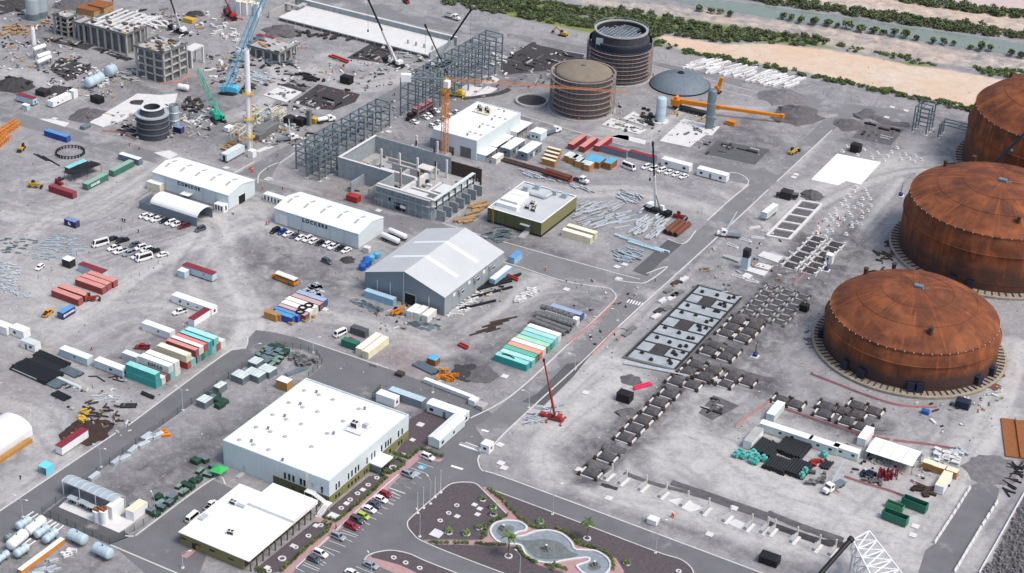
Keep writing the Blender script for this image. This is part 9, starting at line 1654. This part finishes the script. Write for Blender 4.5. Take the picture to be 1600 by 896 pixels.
for v,pts,l in GRP:
 for x,y in pts: person(v,x,y,l,RR.choice(['hivis','red','hivis']) if 'near' not in l and 'top left' not in l else RR.choice(['hivis','black']),'hivis' if RR.random()<.5 else 'dark','white',RR.random()*6,RR.choice(['stand','walk']),l+'s') 
# -- shore vegetation
dz=MB(); rg=RND(12)
for v,q,n,mx in [('f',[(90,10),(330,20),(330,60),(60,50)],190,2.2),('f',[(0,60),(120,60),(140,110),(0,110)],130,1.8),('f',[(60,105),(200,115),(190,150),(80,160)],110,1.8),('f',[(160,180),(340,150),(330,215),(190,215)],170,2.),('f',[(320,90),(470,60),(470,140),(330,130)],220,2.2),('f',[(380,170),(500,150),(480,230),(390,230)],190,2.),('f',[(460,110),(650,60),(700,110),(560,150)],140,1.6),('f',[(480,220),(620,150),(640,170),(520,270)],60,1.4),('f',[(620,70),(800,90),(760,150),(680,150)],60,1.8),('f',[(800,70),(920,90),(860,130),(770,150)],60,1.5),('f',[(940,150),(1150,190),(1100,240),(950,200)],70,1.2),('f',[(540,200),(760,260),(700,350),(530,290)],60,1.2),('f',[(1100,390),(1240,410),(1190,470),(1050,450)],35,1.4),('f',[(1160,380),(1330,330),(1290,460),(1190,500)],50,.9),('f',[(1280,540),(1380,400),(1400,440),(1300,560)],60,1.6),('f',[(560,480),(800,440),(780,480),(600,520)],80,1.2),('f',[(0,30),(90,0),(160,20),(60,60)],70,2.),('f',[(1400,620),(1560,560),(1570,640),(1480,680)],50,1.4),('f',[(880,430),(1010,440),(960,560),(920,540)],40,1.),('f',[(100,600),(210,590),(200,680),(110,680)],60,1.2),('f',[(1300,690),(1500,700),(1480,770),(1330,740)],90,1.1)]:
 for i in range(n):
  p=quadpt(v,q,rg.random(),rg.random()); a=rg.uniform(0,6.28); L=rg.uniform(.4,mx)*rg.choice([1,1,2]); dz.bar((p.x,p.y,.2),(p.x+cos(a)*L,p.y+sin(a)*L,.2+rg.uniform(0,.5)),rg.uniform(.2,mx*.6),rg.uniform(.2,.7),rg.choice([0,1,1,2,2,3,3,4]))
struct('building_debris',dz.mesh('building_debris',['timber','concw','conc','dark','concd']),kind='stuff')
pcabin('s3',275,275,'X',9.5,2.6,2.8,'low white toilet cabin with dark doors at the left end of the LOCKERS hall',None,wall='white',wins=[('F',-4+1.6*i,.7,1.7,.5) for i in range(6)],sk=.2)
def band(name,label,polys,n,rad,seed,m='leaf_dark',kind='stuff'):
 rg=RND(seed); base=[]
 for k in range(5):
  mb=MB(); [leaf_cloud(mb,(cos(a)*.5,sin(a)*.5,.55+.2*sin(a*3)),(.62,.62,.5),30,.17,rg) for a in (0,1.6,3.1,4.7)]; base.append((mb.v,mb.f))
 V_,F_,o0=[],[],0
 for poly,cnt in polys:
  w=[Ve((*q,0)) for q in WP('f',poly)]; xs=[p.x for p in w]; ys=[p.y for p in w]; c=0; tries=0
  while c<cnt and tries<cnt*60:
   tries+=1; x,y=rg.uniform(min(xs),max(xs)),rg.uniform(min(ys),max(ys)); ins=False
   for i in range(len(w)):
    a,b=w[i],w[(i+1)%len(w)]
    if (a.y>y)!=(b.y>y) and x<(b.x-a.x)*(y-a.y)/(b.y-a.y+1e-9)+a.x: ins=not ins
   if not ins: continue
   c+=1; vs,fs=base[rg.randrange(5)]; s=rad*rg.uniform(.3,1.1); an=rg.uniform(0,6.28); ca,sa=cos(an)*s,sin(an)*s; hz=s*rg.uniform(.7,1.1)
   V_+= [(x+p[0]*ca-p[1]*sa,y+p[0]*sa+p[1]*ca,max(0,p[2]*hz)) for p in vs]; F_+=[tuple(o0+i for i in f) for f in fs]; o0+=len(vs)
 me=bpy.data.meshes.new(name); me.from_pydata(V_,[],F_); me.materials.append(C[m]); struct(name,me,kind=kind)
band('shrubs','',[([(660,-12),(800,-8),(900,12),(1000,18),(1100,40),(1200,50),(1200,66),(1120,66),(1040,54),(1020,60),(960,48),(880,40),(800,26),(700,8)],900),([(1200,52),(1300,62),(1290,74),(1200,68)],60)],780,2.3,1)
band('far_bank_shrubs','',[([(1120,-14),(1200,-4),(1300,10),(1400,24),(1500,38),(1620,54),(1620,66),(1500,50),(1400,36),(1300,20),(1200,8)],330),([(1390,-8),(1480,4),(1620,24),(1620,33),(1500,17),(1400,2)],160)],490,2.7,2)
band('scrub','',[([(1360,80),(1420,88),(1470,104),(1420,100)],30),([(1520,105),(1620,112),(1620,128),(1540,118)],70),([(1020,62),(1060,72),(1050,78),(1020,74)],18),([(1065,78),(1155,92),(1205,104),(1280,118),(1340,132),(1390,142),(1480,160),(1530,172),(1530,178),(1440,160),(1340,138),(1280,124),(1200,108),(1065,84)],210),([(1310,70),(1350,75),(1340,84),(1310,80)],14)],340,1.7,3,'leaf')
BU=[bush_mesh(k,(3.2,2.4,2.8),220,.45) for k in range(4)]
for i,(x,y) in enumerate([(1095,17),(1110,19),(1125,21),(1140,24),(1222,29),(1236,31),(1250,34),(1272,37),(1290,39),(1308,42),(1322,44),(1345,49),(1362,51),(1380,53),(1398,56),(1415,58),(1432,61),(1458,67),(1472,68),(1490,70),(1514,75),(1532,77),(1548,79),(1580,86),(1594,88)]):
 p=G(x,y+2); t=T('mangrove_bush'); t.add('crown',BU[i%4],(0,0,.3)); t.add('trunk',MB().tube((0,0,0),(.3,.2,1.6),.18,6).tube((-.8,.3,0),(-.4,.2,1.4),.12,5).mesh('trunk','bark')); spawn(t,p,RU(0,6),'dark green mangrove bush in the row on the near bank of the canal','bush','mangrove bushes on the near bank',scale=RU(.65,1.2))
rg=RND(77); big=MB()
for i in range(2200):
 p=G(rg.uniform(0,1600),rg.uniform(60,690)); s=rg.uniform(.08,.26)
 big.tbox(p.x,p.y,.0,s*2,s*1.6,s*rg.uniform(.6,1.4),s,s,0 if rg.random()<.25 else 1 if rg.random()<.6 else 2)
struct('loose_stones',big.mesh('loose_stones',['concw','soil','conc']),kind='stuff')
